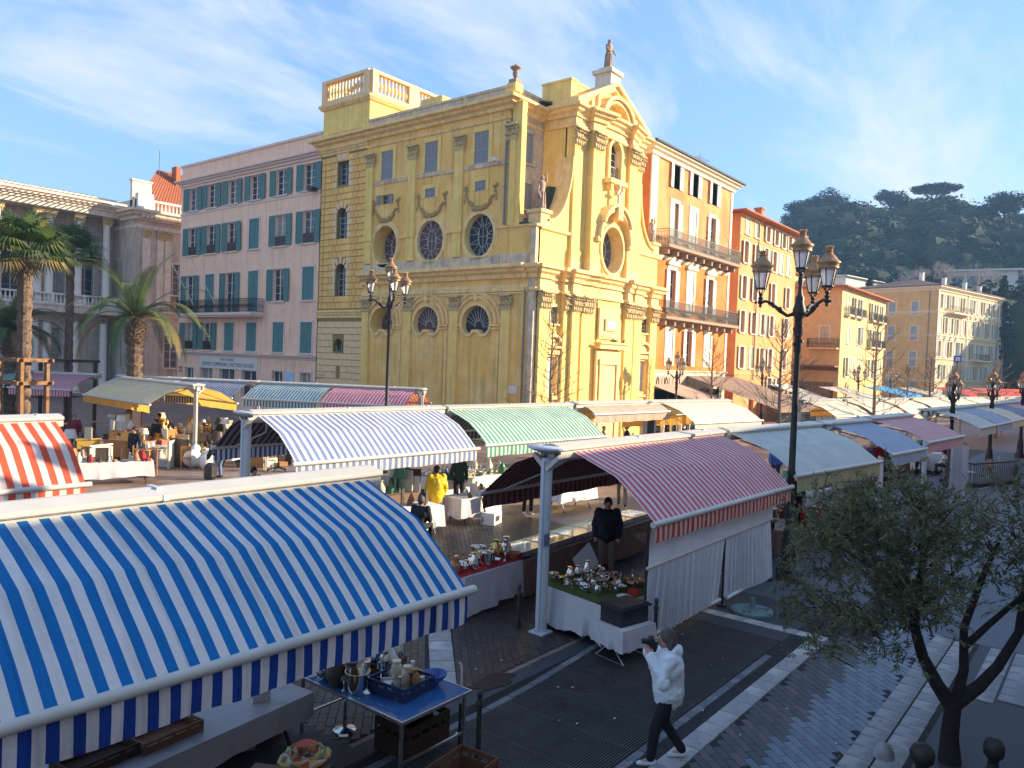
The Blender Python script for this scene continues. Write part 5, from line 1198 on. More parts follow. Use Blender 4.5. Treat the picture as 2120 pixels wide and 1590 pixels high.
# ================================================================== BARE TREES
M_bark = mat('grey_bark', (.16, .12, .09), var=.25, scale=9, rough=.9, bump=.4)
M_bark2 = mat('warm_bark', (.30, .21, .13), var=.25, scale=9, rough=.9, bump=.4)
def bare_tree(x, y, H, label, seed, m=M_bark, spread=1.0):
    random.seed(seed); t = empty('bare_tree', (x, y, 0), 0, label, 'tree', 'leafless street trees')
    b = MB(); b.tube([(0, 0, 0), (.03, 0, H*.3), (0, .04, H*.6), (.02, 0, H)], [.13, .10, .07, .02], 7); b.build('trunk', m, t)
    b = MB()
    for k in range(30):
        z = H*(.30+.66*k/30); a = k*2.4+U(-.4, .4); L_ = spread*H*(.34-.22*(k/30))*U(.7, 1.15); el = U(.15, .5)+.9*(k/30)**2
        p = Vector((0, 0, z)); d = Vector((cos(a)*cos(el), sin(a)*cos(el), sin(el)*.7)); pts = [p.copy()]
        for j in range(4): p = p+d*L_/4; d = (d+Vector((U(-.15, .15), U(-.15, .15), U(.0, .22)))).normalized(); pts.append(p.copy())
        b.tube(pts, [.03, .022, .016, .011, .005], 4, cap=False)
        for j in (1, 2, 3):
            for s in (-1, 1):
                q = pts[j]; e = (d+Vector((U(-.8, .8), U(-.8, .8), U(-.1, .6)))).normalized(); l2 = L_*U(.25, .5)
                pp = [q, q+e*l2*.5, q+e*l2*.5+(e+Vector((U(-.2, .2), U(-.2, .2), .25)))*l2*.5]; b.tube(pp, [.013, .009, .004], 3, cap=False)
                r2_ = pp[1]; e2 = (e+Vector((U(-.7, .7), U(-.7, .7), U(0, .5)))).normalized(); b.tube([r2_, r2_+e2*l2*.5], [.008, .003], 3, cap=False)
    b.build('branches', m, t); return t
bare_tree(31.0, 22.2, 7.3, 'leafless tree with fine twigs in front of the church corner', 11, M_bark2)
bare_tree(53.5, 23.8, 7.0, 'leafless tree before the right side of the ochre house', 12)
bare_tree(40.5, 14.2, 7.4, 'dense leafless tree just right of the tall lamp', 13, spread=1.15)
bare_tree(46.5, 11.0, 8.2, 'tall leafless tree standing among the cream awnings', 14, M_bark2, 1.1)
for k, (x, y, H, lb) in enumerate(((70, 12.4, 6.6, 'leafless tree left of the paired lanterns'), (76, 8.4, 6.6, 'leafless tree between the two paired lantern posts'), (92, 18.5, 6, 'small leafless tree before the lemon house'), (104, 15.5, 6.5, 'small leafless tree before the tan side wall of the cream building'), (112, 8.5, 7, 'leafless tree before the cream building arches'), (98, 8.0, 6.5, 'small leafless tree near the far right lamp'), (62, 20.5, 6.2, 'small leafless tree beside the orange house'))):
    bare_tree(x, y, H, lb, 20+k, M_bark2 if k % 2 else M_bark, 1.1)

# ================================================================== PALMS
M_frond = mat('palm_frond', (.06, .115, .03), var=.3, scale=2, rough=.5, col2=(.15, .15, .05), trans=.25)
M_frondD = mat('dry_palm_frond', (.26, .19, .07), var=.25, scale=6, rough=.8, trans=.25)
M_ptr = mat('palm_trunk', (.15, .10, .07), var=.5, scale=9, rough=.95, bump=.6, bscale=10)
def palm_trunk(t, H, r, kind):
    b = MB(); n = 30; pts = [(0, 0, H*k/n) for k in range(n+1)]
    b.lathe([(r*(1.15 if k % 2 else .95)*(1+.15*(k/n < .08)), H*k/n) for k in range(n+1)], 12)
    for k in range(int(H*16)):
        a = k*2.4; z = k/16.0
        if z > H-.1: break
        c_, s_ = cos(a), sin(a); i = b.V((r*.9*c_-r*.35*s_, r*.9*s_+r*.35*c_, z), (r*.9*c_+r*.35*s_, r*.9*s_-r*.35*c_, z), (r*1.38*c_, r*1.38*s_, z+.16)); b.face((i, i+1, i+2))
    return b.build('trunk', M_ptr, t)
def frond_feather(b, base, a, el, L_, droop, w=.55, mi=0):
    p = Vector(base); d = Vector((cos(a)*cos(el), sin(a)*cos(el), sin(el))); n = 18; pts = []; ds = []
    for k in range(n+1):
        pts.append(p.copy()); ds.append(d.copy()); p = p+d*L_/n; d = (d+Vector((0, 0, -droop/n*(.6+1.2*k/n)))).normalized()
    b.tube(pts, [.035*(1-k/n)+.006 for k in range(n+1)], 4, mi)
    for k in range(2, n+1):
        for u in (0, .33, .66):
            q = pts[k-1].lerp(pts[k], u); dd = ds[k]; side = dd.cross(Vector((0, 0, 1))).normalized(); upv = side.cross(dd)
            l = w*sin(pi*min(1, (k+u)/n*.92+.08))**.6+.1
            for s in (-1, 1):
                e = (side*s*.75+dd*.6+upv*.25+Vector((0, 0, -.15))).normalized(); e2 = (e+Vector((0, 0, -.35))).normalized()
                m1 = q+e*l*.5; tip = m1+e2*l*.5; wv = dd*.022
                i = b.V(q-wv, q+wv, m1+wv, m1-wv, tip); b.face((i, i+1, i+2, i+3), mi); b.face((i+3, i+2, i+4), mi)
def feather_palm(x, y, H, L_, n, label, seed, r=.28):
    random.seed(seed); t = empty('palm_tree', (x, y, 0), 0, label, 'palm tree', 'palm trees'); palm_trunk(t, H, r, 0)
    b = MB(); b.lathe([(r*.9, H-1.4), (r*1.25, H-1.0), (r*1.35, H-.5), (r*1.0, H), (r*.5, H+.3)], 12)
    for k in range(90):
        a = k*2.4; z = H-1.2+1.1*k/90; b.bar((r*1.1*cos(a), r*1.1*sin(a), z), (r*1.6*cos(a), r*1.6*sin(a), z+.2), .07, .03)
    b.build('crown_boss', M_ptr, t)
    for k in range(n):
        b = MB(); a = k*2.4+U(-.2, .2); u = k/n; el = 1.38-1.2*u**.8+U(-.12, .12)
        frond_feather(b, (0, 0, H+.1), a, el, L_*U(.8, 1.1), 1.5+1.1*u+U(-.3, .4), mi=0); b.build('frond', M_frond if u < .85 else M_frondD, t)
    return t
def fan_palm(x, y, H, R_, n, label, seed, r=.24):
    random.seed(seed); t = empty('palm_tree', (x, y, 0), 0, label, 'palm tree', 'palm trees'); palm_trunk(t, H, r, 0)
    for k in range(n):
        b = MB(); a = k*2.4+U(-.2, .2); u = k/n; el = 1.35-1.75*u+U(-.1, .1); d = Vector((cos(a)*cos(el), sin(a)*cos(el), sin(el)))
        st_ = Vector((0, 0, H)); p = st_+d*R_*.5; b.tube([st_, p], [.03, .02], 4)
        side = d.cross(Vector((0, 0, 1))).normalized(); upv = side.cross(d)
        for j in range(26):
            th = -1.9+3.8*j/25; e = (d*cos(th)+side*sin(th)).normalized(); l = R_*.62*(1-.28*abs(th)/1.9)*U(.9, 1.1); e = (e+upv*.12).normalized()
            m1 = p+e*l*.55; wv = e.cross(upv).normalized()*.035; tip = m1+(e+Vector((0, 0, -.75-.5*u))).normalized()*l*.5; i = b.V(p-wv*.3, p+wv*.3, m1+wv, m1-wv, tip); b.face((i, i+1, i+2, i+3)); b.face((i+3, i+2, i+4))
        b.build('frond', M_frond if u < .86 else M_frondD, t)
    return t
fan_palm(11.6, 33.4, 8.3, 1.95, 34, 'tall fan palm with a rough orange sunlit trunk at the far left', 5)
fan_palm(18.6, 47.0, 10.0, 2.1, 34, 'dark shaded fan palm between the sunlit fan palm and the feathery palm', 6, r=.2)
feather_palm(19.35, 40.7, 6.3, 4.6, 24, 'feathery date palm with arching sunlit fronds before the pink building', 7, r=.36)
feather_palm(16.2, 48.5, 5.4, 3.6, 30, 'low dark feathery palm behind the sunlit fan palm', 8, r=.33)
# timber guards round two trunks
def guard(x, y, H, w, m, label):
    t = empty('tree_guard', (x, y, 0), .35, label, 'tree guard', 'timber tree guards')
    for i, (a, c) in enumerate(((-1, -1), (1, -1), (1, 1), (-1, 1))):
        b = MB(); b.box(a*w-.07, a*w+.07, c*w-.07, c*w+.07, 0, H); b.build('timber_post', m, t)
    for z in (H-.12, H-1.0):
        for k in range(4):
            b = MB(); a = (-w-.2, -w-.08*(1)); 
            if k % 2: b.box(-w-.25, w+.25, (-w-.10) if k == 1 else (w+.02), (-w-.02) if k == 1 else (w+.10), z, z+.14)
            else: b.box((-w-.11) if k == 0 else (w+.03), (-w-.03) if k == 0 else (w+.11), -w-.25, w+.25, z+.005, z+.135)
            b.build('rail', m, t)
    return t
guard(11.6, 33.4, 4.35, .55, M_wood, 'sunlit brown timber frame around the tall fan palm trunk')
guard(18.6, 47.0, 4.1, .95, mat('shade_toned_timber', (.07, .04, .03), var=.3, scale=6), 'shade darkened timber frame around the shaded fan palm trunk')  # same timber, its shade painted in as a darker colour

# ================================================================== OLIVE TREE (foreground right)
random.seed(31)
ol = empty('olive_tree', (11.25, 1.55, 0), 0, 'gnarled olive tree with narrow grey green leaves in the lower right corner', 'tree')
M_obark = mat('olive_bark', (.03, .024, .022), var=.35, scale=10, rough=.95, bump=.7, bscale=16)
M_ol = mat('olive_leaf', (.12, .13, .055), var=.4, scale=4, rough=.5, col2=(.18, .19, .10), trans=.12)
b = MB(); b.tube([(0, 0, 0), (.02, .02, .3), (-.02, .0, .6), (0, 0, .78)], [.14, .11, .10, .11], 10)
crv = Vector((0.62, -.78, 0))   # towards the right of the picture
def limb(pts, rr, n=8): b.tube(pts, rr, n)
lft = -crv; fwd = Vector((.78, .62, 0))
def pt3(r_, z, f=0.): v = crv*r_+fwd*f; return (v.x, v.y, z)
limb([pt3(0, .7), pt3(-.22, 1.0), pt3(-.42, 1.35), pt3(-.55, 1.75), pt3(-.50, 2.25), pt3(-.45, 3.0), pt3(-.6, 3.4)], [.10, .085, .07, .06, .05, .035, .02])
limb([pt3(0.02, .7), pt3(.12, 1.2), pt3(.15, 1.7, .1), pt3(.35, 2.35, .1), pt3(.6, 2.8, .2)], [.08, .06, .05, .04, .02])
limb([pt3(0.02, .75), pt3(.32, .98), pt3(.55, 1.25), pt3(.8, 1.7), pt3(.85, 2.4), pt3(1.2, 3.2)], [.10, .08, .065, .055, .04, .02])
limb([pt3(.12, 1.5), pt3(.42, 1.8), pt3(.75, 2.2, -.1), pt3(.9, 2.9, -.2)], [.05, .04, .03, .02])
tips = []
def cluster_branch(st_, en, r=.02):
    s_, e_ = Vector(st_), Vector(en); m_ = s_.lerp(e_, .5)+Vector((U(-.15, .15), U(-.15, .15), U(0, .2))); b.tube([s_, m_, e_], [r, r*.7, r*.3], 5, cap=False); tips.append((s_, m_, e_))
crowns = []
for k in range(155):
    # crown envelope: wide flattened dome, heavier to the left
    for _ in range(50):
        r_ = U(-2.5, 2.0); f_ = U(-1.1, 1.1); z_ = U(1.3, 3.8)
        q1 = ((r_+.95)/1.5)**2+((z_-2.62)/1.05)**2+(f_/1.0)**2
        q2 = ((r_-1.15)/.95)**2+((z_-2.75)/1.0)**2+(f_/.9)**2
        q3 = ((r_+1.5)/.95)**2+((z_-1.95)/.65)**2+(f_/.7)**2
        hole = ((r_-.2)/.55)**2+((z_-2.1)/.5)**2
        if min(q1, q2, q3) < 1 and (hole > 1 or R() < .15): break
    e_ = Vector(pt3(r_, z_, f_)); s0_ = e_.lerp(Vector(pt3(-.5 if r_ < 0 else .75, z_-.5, f_*.3)), min(1, U(.25, .45))); cluster_branch(s0_, e_, .009)
b.build('trunk', M_obark, ol, smooth=60)
lf = MB(); tw_ = MB()
def leaf(p, d, l, w):
    sdv = d.cross(Vector((U(-1, 1), U(-1, 1), U(-1, 1)))).normalized()*w
    i = lf.V(p, p+d*l*.4+sdv, p+d*l, p+d*l*.4-sdv); lf.face((i, i+1, i+2, i+3))
for (s_, m_, e_) in tips:
    for k in range(9):
        c_ = (m_.lerp(e_, U(.0, 1.1))+Vector((U(-.16, .16), U(-.16, .16), U(-.14, .14))))
        d = Vector((U(-1, 1), U(-1, 1), U(-.5, 1.1))).normalized(); Ls = U(.22, .48)
        pts = [c_+d*Ls*t_/4+Vector((0, 0, -.05*(t_/4)**2)) for t_ in range(5)]; tw_.tube(pts, [.004, .0035, .003, .002, .001], 3, cap=False)
        for j in range(22):
            t2 = j/22; q = c_+d*Ls*t2; dd = (d*.7+Vector((U(-1, 1), U(-1, 1), U(-1, 1)))*.75).normalized(); leaf(q, dd, U(.06, .11), U(.007, .0125))
tag(lf.build('leaves', M_ol, ol), kind='stuff'); tag(tw_.build('twigs', mat('olive_twig', (.20, .19, .15), var=.2, rough=.8), ol), kind='stuff')
# oleander like shoots rising at the top of the olive, and right margin foliage
# ================================================================== CASTLE HILL
random.seed(77)
def hill_h(px):            # height of the crest along the picture's right part, by bearing (px as a bearing parameter)
    return 0
HD = 330.0
def hilldir(px): a = az-math.atan((px-1060)/1598); return Vector((cos(a), sin(a), 0))
crest = [(1480, 34), (1560, 46), (1600, 55), (1640, 58), (1700, 59), (1760, 61), (1830, 63), (1900, 61), (1960, 58.5), (2040, 56.5), (2120, 55), (2250, 54), (2400, 50)]
def crest_z(px):
    for (a, za), (c, zc_) in zip(crest, crest[1:]):
        if px <= c: return za+(zc_-za)*(px-a)/(c-a)
    return crest[-1][1]
h = MB(); NU, NV = 60, 24; hp = {}
def hill_point(u, v):      # u bearing 0..1, v depth 0..1 (front foot to behind the crest)
    px = 1480+920*u; d = 190+230*v; dd = hilldir(px); z = crest_z(px)*sin(min(1, v/.62)*pi/2)**.85
    if v > .62: z *= cos((v-.62)/.38*1.2)
    return Vector((dd.x*d, dd.y*d, z+2.5*sin(u*23+v*5)*(v > .02)))
for i in range(NU+1):
    for j in range(NV+1): h.v.append(tuple(hill_point(i/NU, j/NV)))
for i in range(NU):
    for j in range(NV): k = i*(NV+1)+j; h.face((k, k+NV+1, k+NV+2, k+1))
tag(h.build('hill', mat('hill_soil', (.05, .055, .03), var=.4, scale=.1, rough=1), None, smooth=True), kind='structure')
M_f1 = mat('hill_foliage', (.016, .028, .016), var=.5, scale=.12, rough=.9, col2=(.055, .07, .03))
M_f2 = mat('hill_foliage_olive', (.075, .078, .05), var=.5, scale=.15, rough=.9, col2=(.08, .075, .05))  # crown highlights on the hill put into this lighter tone
M_f3 = mat('hill_pine', (.018, .032, .018), var=.4, scale=.3, rough=.9)
def crown_pts(b, c, rx, ry, rz, n, sz, mi=0, hollow=.55):
    for k in range(n):
        while True:
            v = Vector((U(-1, 1), U(-1, 1), U(-1, 1))); l = v.length
            if hollow < l < 1: break
        p = Vector((c[0]+v.x*rx, c[1]+v.y*ry, c[2]+v.z*rz)); nrm = Vector((v.x/rx, v.y/ry, v.z/rz)).normalized(); nrm = (nrm+Vector((U(-.6, .6), U(-.6, .6), U(-.2, .7)))).normalized()
        t1 = nrm.cross(Vector((U(-1, 1), U(-1, 1), U(-1, 1)))).normalized(); t2 = nrm.cross(t1); s = sz*U(.5, 1.2)
        i = b.V(p+t1*s, p+t2*s*.8, p-t1*s, p-t2*s*.8); b.face((i, i+1, i+2, i+3), mi)
def lumpy(b, c, r, n, sz, mi=0, k=6, flat=.75):
    for j in range(k):
        a = 2*pi*j/k+U(0, 1); q = r*.45*(j > 0); b_ = (c[0]+q*cos(a), c[1]+q*sin(a), c[2]+U(-.2, .35)*r); crown_pts(b, b_, r*U(.4, .6), r*U(.4, .6), r*.45*flat*U(.8, 1.2), n//k, sz, mi, .4)
wood = MB(); cores = 0
for k in range(760):
    u = U(.06, .98); v = U(.0, .66)**.9; p = hill_point(u, v); r = U(3.6, 8.0)*(.7 if v > .5 else 1); lumpy(wood, (p.x, p.y, p.z+r*.45), r, 110, .66, random.choice((0, 0, 1, 2)), 6)
    wood.blob((p.x, p.y, p.z+r*.35), r*.72, random.choice((0, 2)), 7, 5, .15, (1, 1, .8))
w_ = wood.build('hill_woods', [M_f1, M_f2, M_f3]); tag(w_, 'dense dark mass of trees covering the castle hill', 'woods', kind='stuff')
def hill_tree(px, v, H, r, kind, label):
    p = hill_point((px-1480)/920, v); t = empty('pine_tree' if kind != 'round' else 'hill_tree', p, 0, label, 'tree', 'trees on the hill skyline')
    b = MB(); b.tube([(0, 0, -2), (.2, 0, H*.4), (0, .3, H*.62)], [.5, .4, .3], 6)
    for j in range(9):
        a = 2*pi*j/9; b.tube([(0, .2, H*.5+.15*j), (r*.35*cos(a), r*.35*sin(a), H*.72), (r*.75*cos(a), r*.75*sin(a), H*.86)], [.22, .16, .08], 4, cap=False)
    b.build('trunk', M_obark, t); c = MB()
    if kind == 'umbrella':
        for j in range(16):
            a = 2.4*j; q = r*.8*sqrt(j/16); crown_pts(c, (q*cos(a), q*sin(a), H*.93-q*q/r*.14), r*.36, r*.36, r*.14, 260, .42, 0, .1)
    elif kind == 'pine':
        for j in range(14):
            a = 2.4*j; q = r*.7*sqrt(j/14); crown_pts(c, (q*cos(a), q*sin(a), H*.70+U(-.3, .24)*H), r*.4, r*.4, r*.26, 260, .42, 0, .1)
    else:
        for j in range(16):
            a = 2.4*j; q = r*.62*sqrt(j/16); crown_pts(c, (q*cos(a), q*sin(a), H*.68+U(-.3, .32)*r), r*.38, r*.38, r*.3, 190, .42, 0, .1)
    tag(c.build('crown', M_f3 if kind != 'round' else M_f1, t), kind='stuff'); return t
hill_tree(1915, .60, 13.5, 8.5, 'umbrella', 'flat topped umbrella pine standing out on the crest of the hill')
hill_tree(1826, .60, 16.0, 7.0, 'round', 'round airy tree on the crest left of the umbrella pine')
hill_tree(1637, .58, 13.5, 8.0, 'pine', 'dark layered pine at the left end of the hill crest')
hill_tree(1690, .58, 13.0, 9.5, 'pine', 'broad dark pine second from the left end of the hill crest')
hill_tree(1870, .60, 8.5, 7.0, 'pine', 'low dark pine between the round tree and the umbrella pine')
hill_tree(1777, .60, 7.0, 4.6, 'round', 'small tree on the hill crest left of the round airy tree')
for k, (px, v, H, r, kd) in enumerate(((1745, .55, 7, 5, 'round'), (2030, .56, 12, 4.5, 'pine'), (2060, .42, 16, 8, 'round'), (2100, .58, 9, 7, 'pine'), (1600, .55, 8, 6, 'pine'))):
    hill_tree(px, v, H, r, kd, ('bushy tree low on the left of the crest', 'narrow dark tree on the right of the crest', 'large pale pointed tree halfway down the hill', 'spreading tree at the right end of the crest', 'dark tree above the orange house roof')[k])
# pale leafless thicket behind the cream building
t = empty('bare_hill_tree', tuple(hilldir(1950)*178), 0, 'wide pale leafless tree behind the cream building roof', 'tree'); b = MB()
random.seed(9)
b.tube([(0, 0, 0), (0, 0, 18)], .4, 6)
def rec(p, d, l, r, n):
    q = p+d*l; b.tube([p, q], [r, r*.65], 3, cap=False)
    if n:
        for _ in range(3 if n > 1 else 4): rec(q, (d+Vector((U(-.75, .75), U(-.75, .75), U(-.15, .4)))).normalized(), l*.76, r*.6, n-1)
for k in range(6): rec(Vector((0, 0, 17)), Vector((cos(k*1.05), sin(k*1.05), .8)).normalized(), 3.9, .26, 5)
b.build('branches', mat('pale_twigs', (.42, .36, .32), var=.2, rough=.9), t)
# white villas on the slope
for px, d, w, z0, lb in ((2020, 195, 13, 22.5, 'white flat roofed villa with a wide glass front on the hillside'), (2095, 200, 12, 23, 'second white modern villa at the right edge of the hillside')):
    dd = hilldir(px)*d; a = atan2(dd.y, dd.x); o = empty('white_villa', (dd.x, dd.y, 0), a-pi/2, lb, 'house', 'villas on the hillside'); f = Fr(o, -w/2, 0, 0)
    hs = [rect(1+k*2.6, 3.2+k*2.6, z0+2.2, z0+4.6) for k in range(int(w/2.7))]
    b = MB(); b.wall(rect(0, w, 0, z0+5.6), hs, .4); f.add('wall', (b, M_white)); b = MB(); b.box(.02, w-.02, .5, 8, 0, z0+5.5); f.add('structure_wall', (b, M_dark)); b = MB(); b.box(-.6, w+.6, -.9, 9, z0+5.6, z0+6.0); b.box(-.6, w+.6, -1.4, 0, z0+1.2, z0+1.5); f.add('roof', (b, M_white))
    for k in range(int(w/2.7)): b = MB(); b.box(0, 2.2, .3, .35, 0, 2.4); f.add('window', (b, C('villa_glass', (.10, .16, .18), rough=.1, var=0)), 1+k*2.6, 0, z0+2.2)
# hillside cypress
for px, d, H, lb in ((2066, 165, 23, 'dark cypress in front of the hillside villas'), (1790, 150, 21.5, 'dark treetop behind the pale house roofs')):
    dd = hilldir(px)*d; t = empty('cypress', (dd.x, dd.y, 0), 0, lb, 'tree', 'trees below the hill'); b = MB(); b.tube([(0, 0, 0), (0, 0, H*.8)], .25, 6); b.build('trunk', M_obark, t); c = MB()
    for j in range(9): crown_pts(c, (0, 0, H*.45+j*H*.06), 2.6-.24*j, 2.6-.24*j, 2.2, 140, .4, 0, .2)
    tag(c.build('crown', M_f3, t), kind='stuff')
# low green belt under the villas
g2 = MB()
for k in range(90):
    px = U(1700, 2300); dd = hilldir(px)*U(172, 184); lumpy(g2, (dd.x, dd.y, U(14, 23)), 4.5, 90, .55, 0, 5)
    g2.blob((dd.x, dd.y, 8), 8, 0, 7, 5, .1, (1, 1, 1.6))
tag(g2.build('garden_greenery', [M_f1]), 'belt of garden greenery between the cream building and the hill', 'greenery', kind='stuff')
# ================================================================== PAVING (foreground)
random.seed(101)
M_bed = mat('joint_bed', (.035, .033, .035), var=.3, scale=5, rough=.9)
pv = MB(); pv.box(2, 36, -2, 7.4, -.01, -.004); pv.box(-6, 6.35, 7.4, 15.5, -.01, -.004); pv.box(-6, 2, -2, 7.4, -.01, -.004); pave = pv.build('pavement', mat('shade_toned_paving', (.055, .058, .066), var=.22, scale=1.2, rough=.6, bump=.3, bscale=14)); tag(pave, kind='structure')  # foreground shade and wet put into this darker paving colour
def piece_me(w, h, t, m, key, e=.012):
    k = ('pc', round(w, 3), round(h, 3), key)
    if k not in WC:
        b = MB(); i = b.V((-w/2, -h/2, -.004), (w/2, -h/2, -.004), (w/2, h/2, -.004), (-w/2, h/2, -.004), (-w/2+e, -h/2+e, t), (w/2-e, -h/2+e, t), (w/2-e, h/2-e, t), (-w/2+e, h/2-e, t))
        for f in ((4,5,6,7), (0,1,5,4), (1,2,6,5), (2,3,7,6), (3,0,4,7)): b.face([i+q for q in f])
        WC[k] = b.mesh(key, m)
    return WC[k]
def pmat(n, c, r=.5, **k): return mat(n, c, rough=r, var=.2, scale=7, bump=.35, bscale=25, **k)
P_blue = [pmat('blue_paver_%d' % i, c, .42) for i, c in enumerate(((.13, .17, .22), (.155, .195, .24), (.115, .15, .205), (.17, .20, .24)))]
P_dark = [pmat('dark_paver_%d' % i, c, .55) for i, c in enumerate(((.085, .083, .088), (.10, .10, .10), (.075, .08, .08)))]
P_rosy = pmat('rosy_paver', (.15, .10, .11), .55)
P_lime = [pmat('limestone_%d' % i, c, .6, col2=(.34, .32, .31)) for i, c in enumerate(((.46, .43, .42), (.54, .51, .48), (.34, .33, .33)))]
P_slab = [pmat('worn_slab_%d' % i, c, .6, col2=(.2, .2, .2)) for i, c in enumerate(((.34, .34, .35), (.40, .39, .38), (.28, .29, .31)))]
P_kerb = [pmat('kerb_granite_%d' % i, c, .6) for i, c in enumerate(((.15, .16, .18), (.20, .20, .21), (.12, .13, .14)))]
b = MB(); b.box(6.5, 17.5, 1.9, 4.7, -.008, -.002); link('joint_bed', b.mesh('joint_bed', M_bed), pave)
ang = radians(50); bw, bh = .335, .125
ca, sa = cos(ang), sin(ang)
for i in range(-60, 60):
    for j in range(-80, 80):
        u = i*bw+(bw/2 if j % 2 else 0); v = j*bh; x = 12+u*ca-v*sa; y = 3.2+u*sa+v*ca
        if not (7.8 < x < 16.6 and 2.62 < y < 4.1): continue
        blue = y < 3.42
        if not blue and (x > 15.2 or y > 4.06): continue
        if blue and x < 9.3: continue
        rosy = (not blue) and ((int(i)+7*int(j)) % 11 < 2) and x < 12.2
        m = random.choice(P_blue) if blue else (P_rosy if rosy else random.choice(P_dark))
        o = link('brick', piece_me(bw-.006, bh-.006, .004, m, m.name, .004), pave, (x, y, U(-.001, .0025)), ang); o.rotation_euler = (U(-.006, .006), U(-.006, .006), ang)
def row(x0, x1, y0, y1, mats, lo, hi, name='slab', along_x=True, z=.004):
    x = x0
    while x < x1:
        l = min(U(lo, hi), x1-x+.001)
        if l < .1: break
        m = random.choice(mats)
        l = round(l, 2)
        if along_x: o = link(name, piece_me(l-.01, y1-y0-.01, .012, m, m.name+name, .006), pave, (x+l/2, (y0+y1)/2, z))
        else: o = link(name, piece_me(y1-y0-.01, l-.01, .012, m, m.name+name, .006), pave, ((y0+y1)/2, x+l/2, z))
        o.rotation_euler = (U(-.008, .008), U(-.008, .008), U(-.01, .01)); x += l
row(7.0, 14.58, 4.06, 4.37, P_lime, .28, .52)
row(4.1, 9.0, 14.6, 14.88, P_lime, .4, .62, along_x=False)
row(9.3, 16.5, 2.30, 2.63, P_slab, .3, .48); row(9.3, 16.5, 1.97, 2.29, P_slab, .28, .45)
row(13.7, 16.5, 1.35, 1.72, P_slab, .3, .5); row(13.9, 16.5, .95, 1.33, P_slab, .3, .5)
row(7.0, 13.2, 4.55, 4.68, P_kerb, .14, .3, 'kerb_stone')
kc = [(5.5, 6.85), (6.8, 6.83), (8.3, 6.83), (9.37, 6.87), (10.32, 6.95), (11.32, 7.03), (12.4, 7.1)]
kc2 = []
for (a, c) in zip(kc, kc[1:]):
    n = max(1, int(((c[0]-a[0])**2+(c[1]-a[1])**2)**.5/.38))
    for k in range(n): kc2.append((a[0]+(c[0]-a[0])*k/n, a[1]+(c[1]-a[1])*k/n))
kc2.append(kc[-1])
for a, c in zip(kc2, kc2[1:]):
    l = sqrt((c[0]-a[0])**2+(c[1]-a[1])**2); m = random.choice(P_kerb)
    o = link('kerb_stone', piece_me(round(l-.012, 2), .12, .014, m, m.name+'kerb', .008), pave, ((a[0]+c[0])/2, (a[1]+c[1])/2, .004), atan2(c[1]-a[1], c[0]-a[0]))
# mid strip of pale slabs, 45 degrees
for k in range(9):
    m = random.choice(P_lime); o = link('slab', piece_me(.42, .40, .012, m, m.name+'d', .006), pave, (8.35+.31*k, 7.72+.315*k, .0), radians(45)+U(-.01, .01))
# grating: long thin bars over a dark trough
gt = MB(); gt.box(5.2, 14.12, 4.7, 7.1, -.009, -.0035); link('grate_bed', gt.mesh('grate_bed', M_dark), pave)
gm = MB()
def kerb_y(x):
    for (a, c) in zip(kc, kc[1:]):
        if a[0] <= x <= c[0]: return a[1]+(c[1]-a[1])*(x-a[0])/(c[0]-a[0])
    return 7.1 if x > 12.4 else 6.85
y = 4.72
while y < 7.0:
    xs = 5.6
    while kerb_y(xs)-.08 < y and xs < 13: xs += .05
    xe = 14.1 if y < 5.9 else 14.1
    gm.box(xs, xe, y, y+.016, -.0035, .006); y += .04
for x in [6+k*.9 for k in range(10)]:
    ye = kerb_y(x)-.09; gm.box(x, x+.02, 4.72, ye, -.003, .003)
tag(link('grate_bars', gm.mesh('grate_bars', mat('grate_steel', (.10, .095, .095), rough=.5, var=.3, scale=3, metal=.4)), pave), kind='stuff')
# small bricks of the market floor, stall shade and wet in their colour (joined: far past 300)
bk = MB()
for i in range(-60, 70):
    for j in range(-90, 90):
        u = i*.24+(.12 if j % 2 else 0); v = j*.12; x = 11+(u-v)*.7071; y = 10+(u+v)*.7071
        if not (6.4 < x < 19.5 and 7.5 < y < 15.5): continue
        if abs((x-8.35)-(y-7.72)) < .36 and 8.1 < x < 11.2: continue
        z = U(-.002, .002); s = [(a*.115-c*.0, c*.055) for a, c in ((-1, -1), (1, -1), (1, 1), (-1, 1))]
        s = [((p-q)*.7071, (p+q)*.7071) for p, q in s]; i0 = bk.V(*[(x+p, y+q, z) for p, q in s], *[(x+p*1.05, y+q*1.08, -.010) for p, q in s])
        for f in ((0,1,2,3), (4,5,1,0), (5,6,2,1), (6,7,3,2), (7,4,0,3)): bk.face([i0+k for k in f], random.choice((0, 0, 1, 2)))
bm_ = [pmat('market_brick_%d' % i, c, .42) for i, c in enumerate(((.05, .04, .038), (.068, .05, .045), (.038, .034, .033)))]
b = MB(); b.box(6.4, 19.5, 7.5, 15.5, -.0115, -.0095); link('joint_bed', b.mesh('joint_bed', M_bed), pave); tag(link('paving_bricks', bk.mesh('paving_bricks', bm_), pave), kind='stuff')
b = MB(); b.box(16.6, 62, -2, 7.3, -.0035, .0); link('blue_shade_paving', b.mesh('blue_shade_paving', mat('blue_shade_paving', (.10, .115, .14), var=.25, scale=.8, rough=.55, bump=.3, bscale=9)), pave)  # bluish shade over the right of the square put into this colour
b = MB(); b.box(19.6, 62, 7.32, 10.2, -.0035, .0); link('stall_shade_underlay', b.mesh('stall_shade_underlay', mat('stall_shade_underlay', (.06, .052, .05), var=.3, scale=1.2, rough=.6, bump=.3, bscale=9)), pave)  # dark sheet laid over the floor for the shade inside the stalls
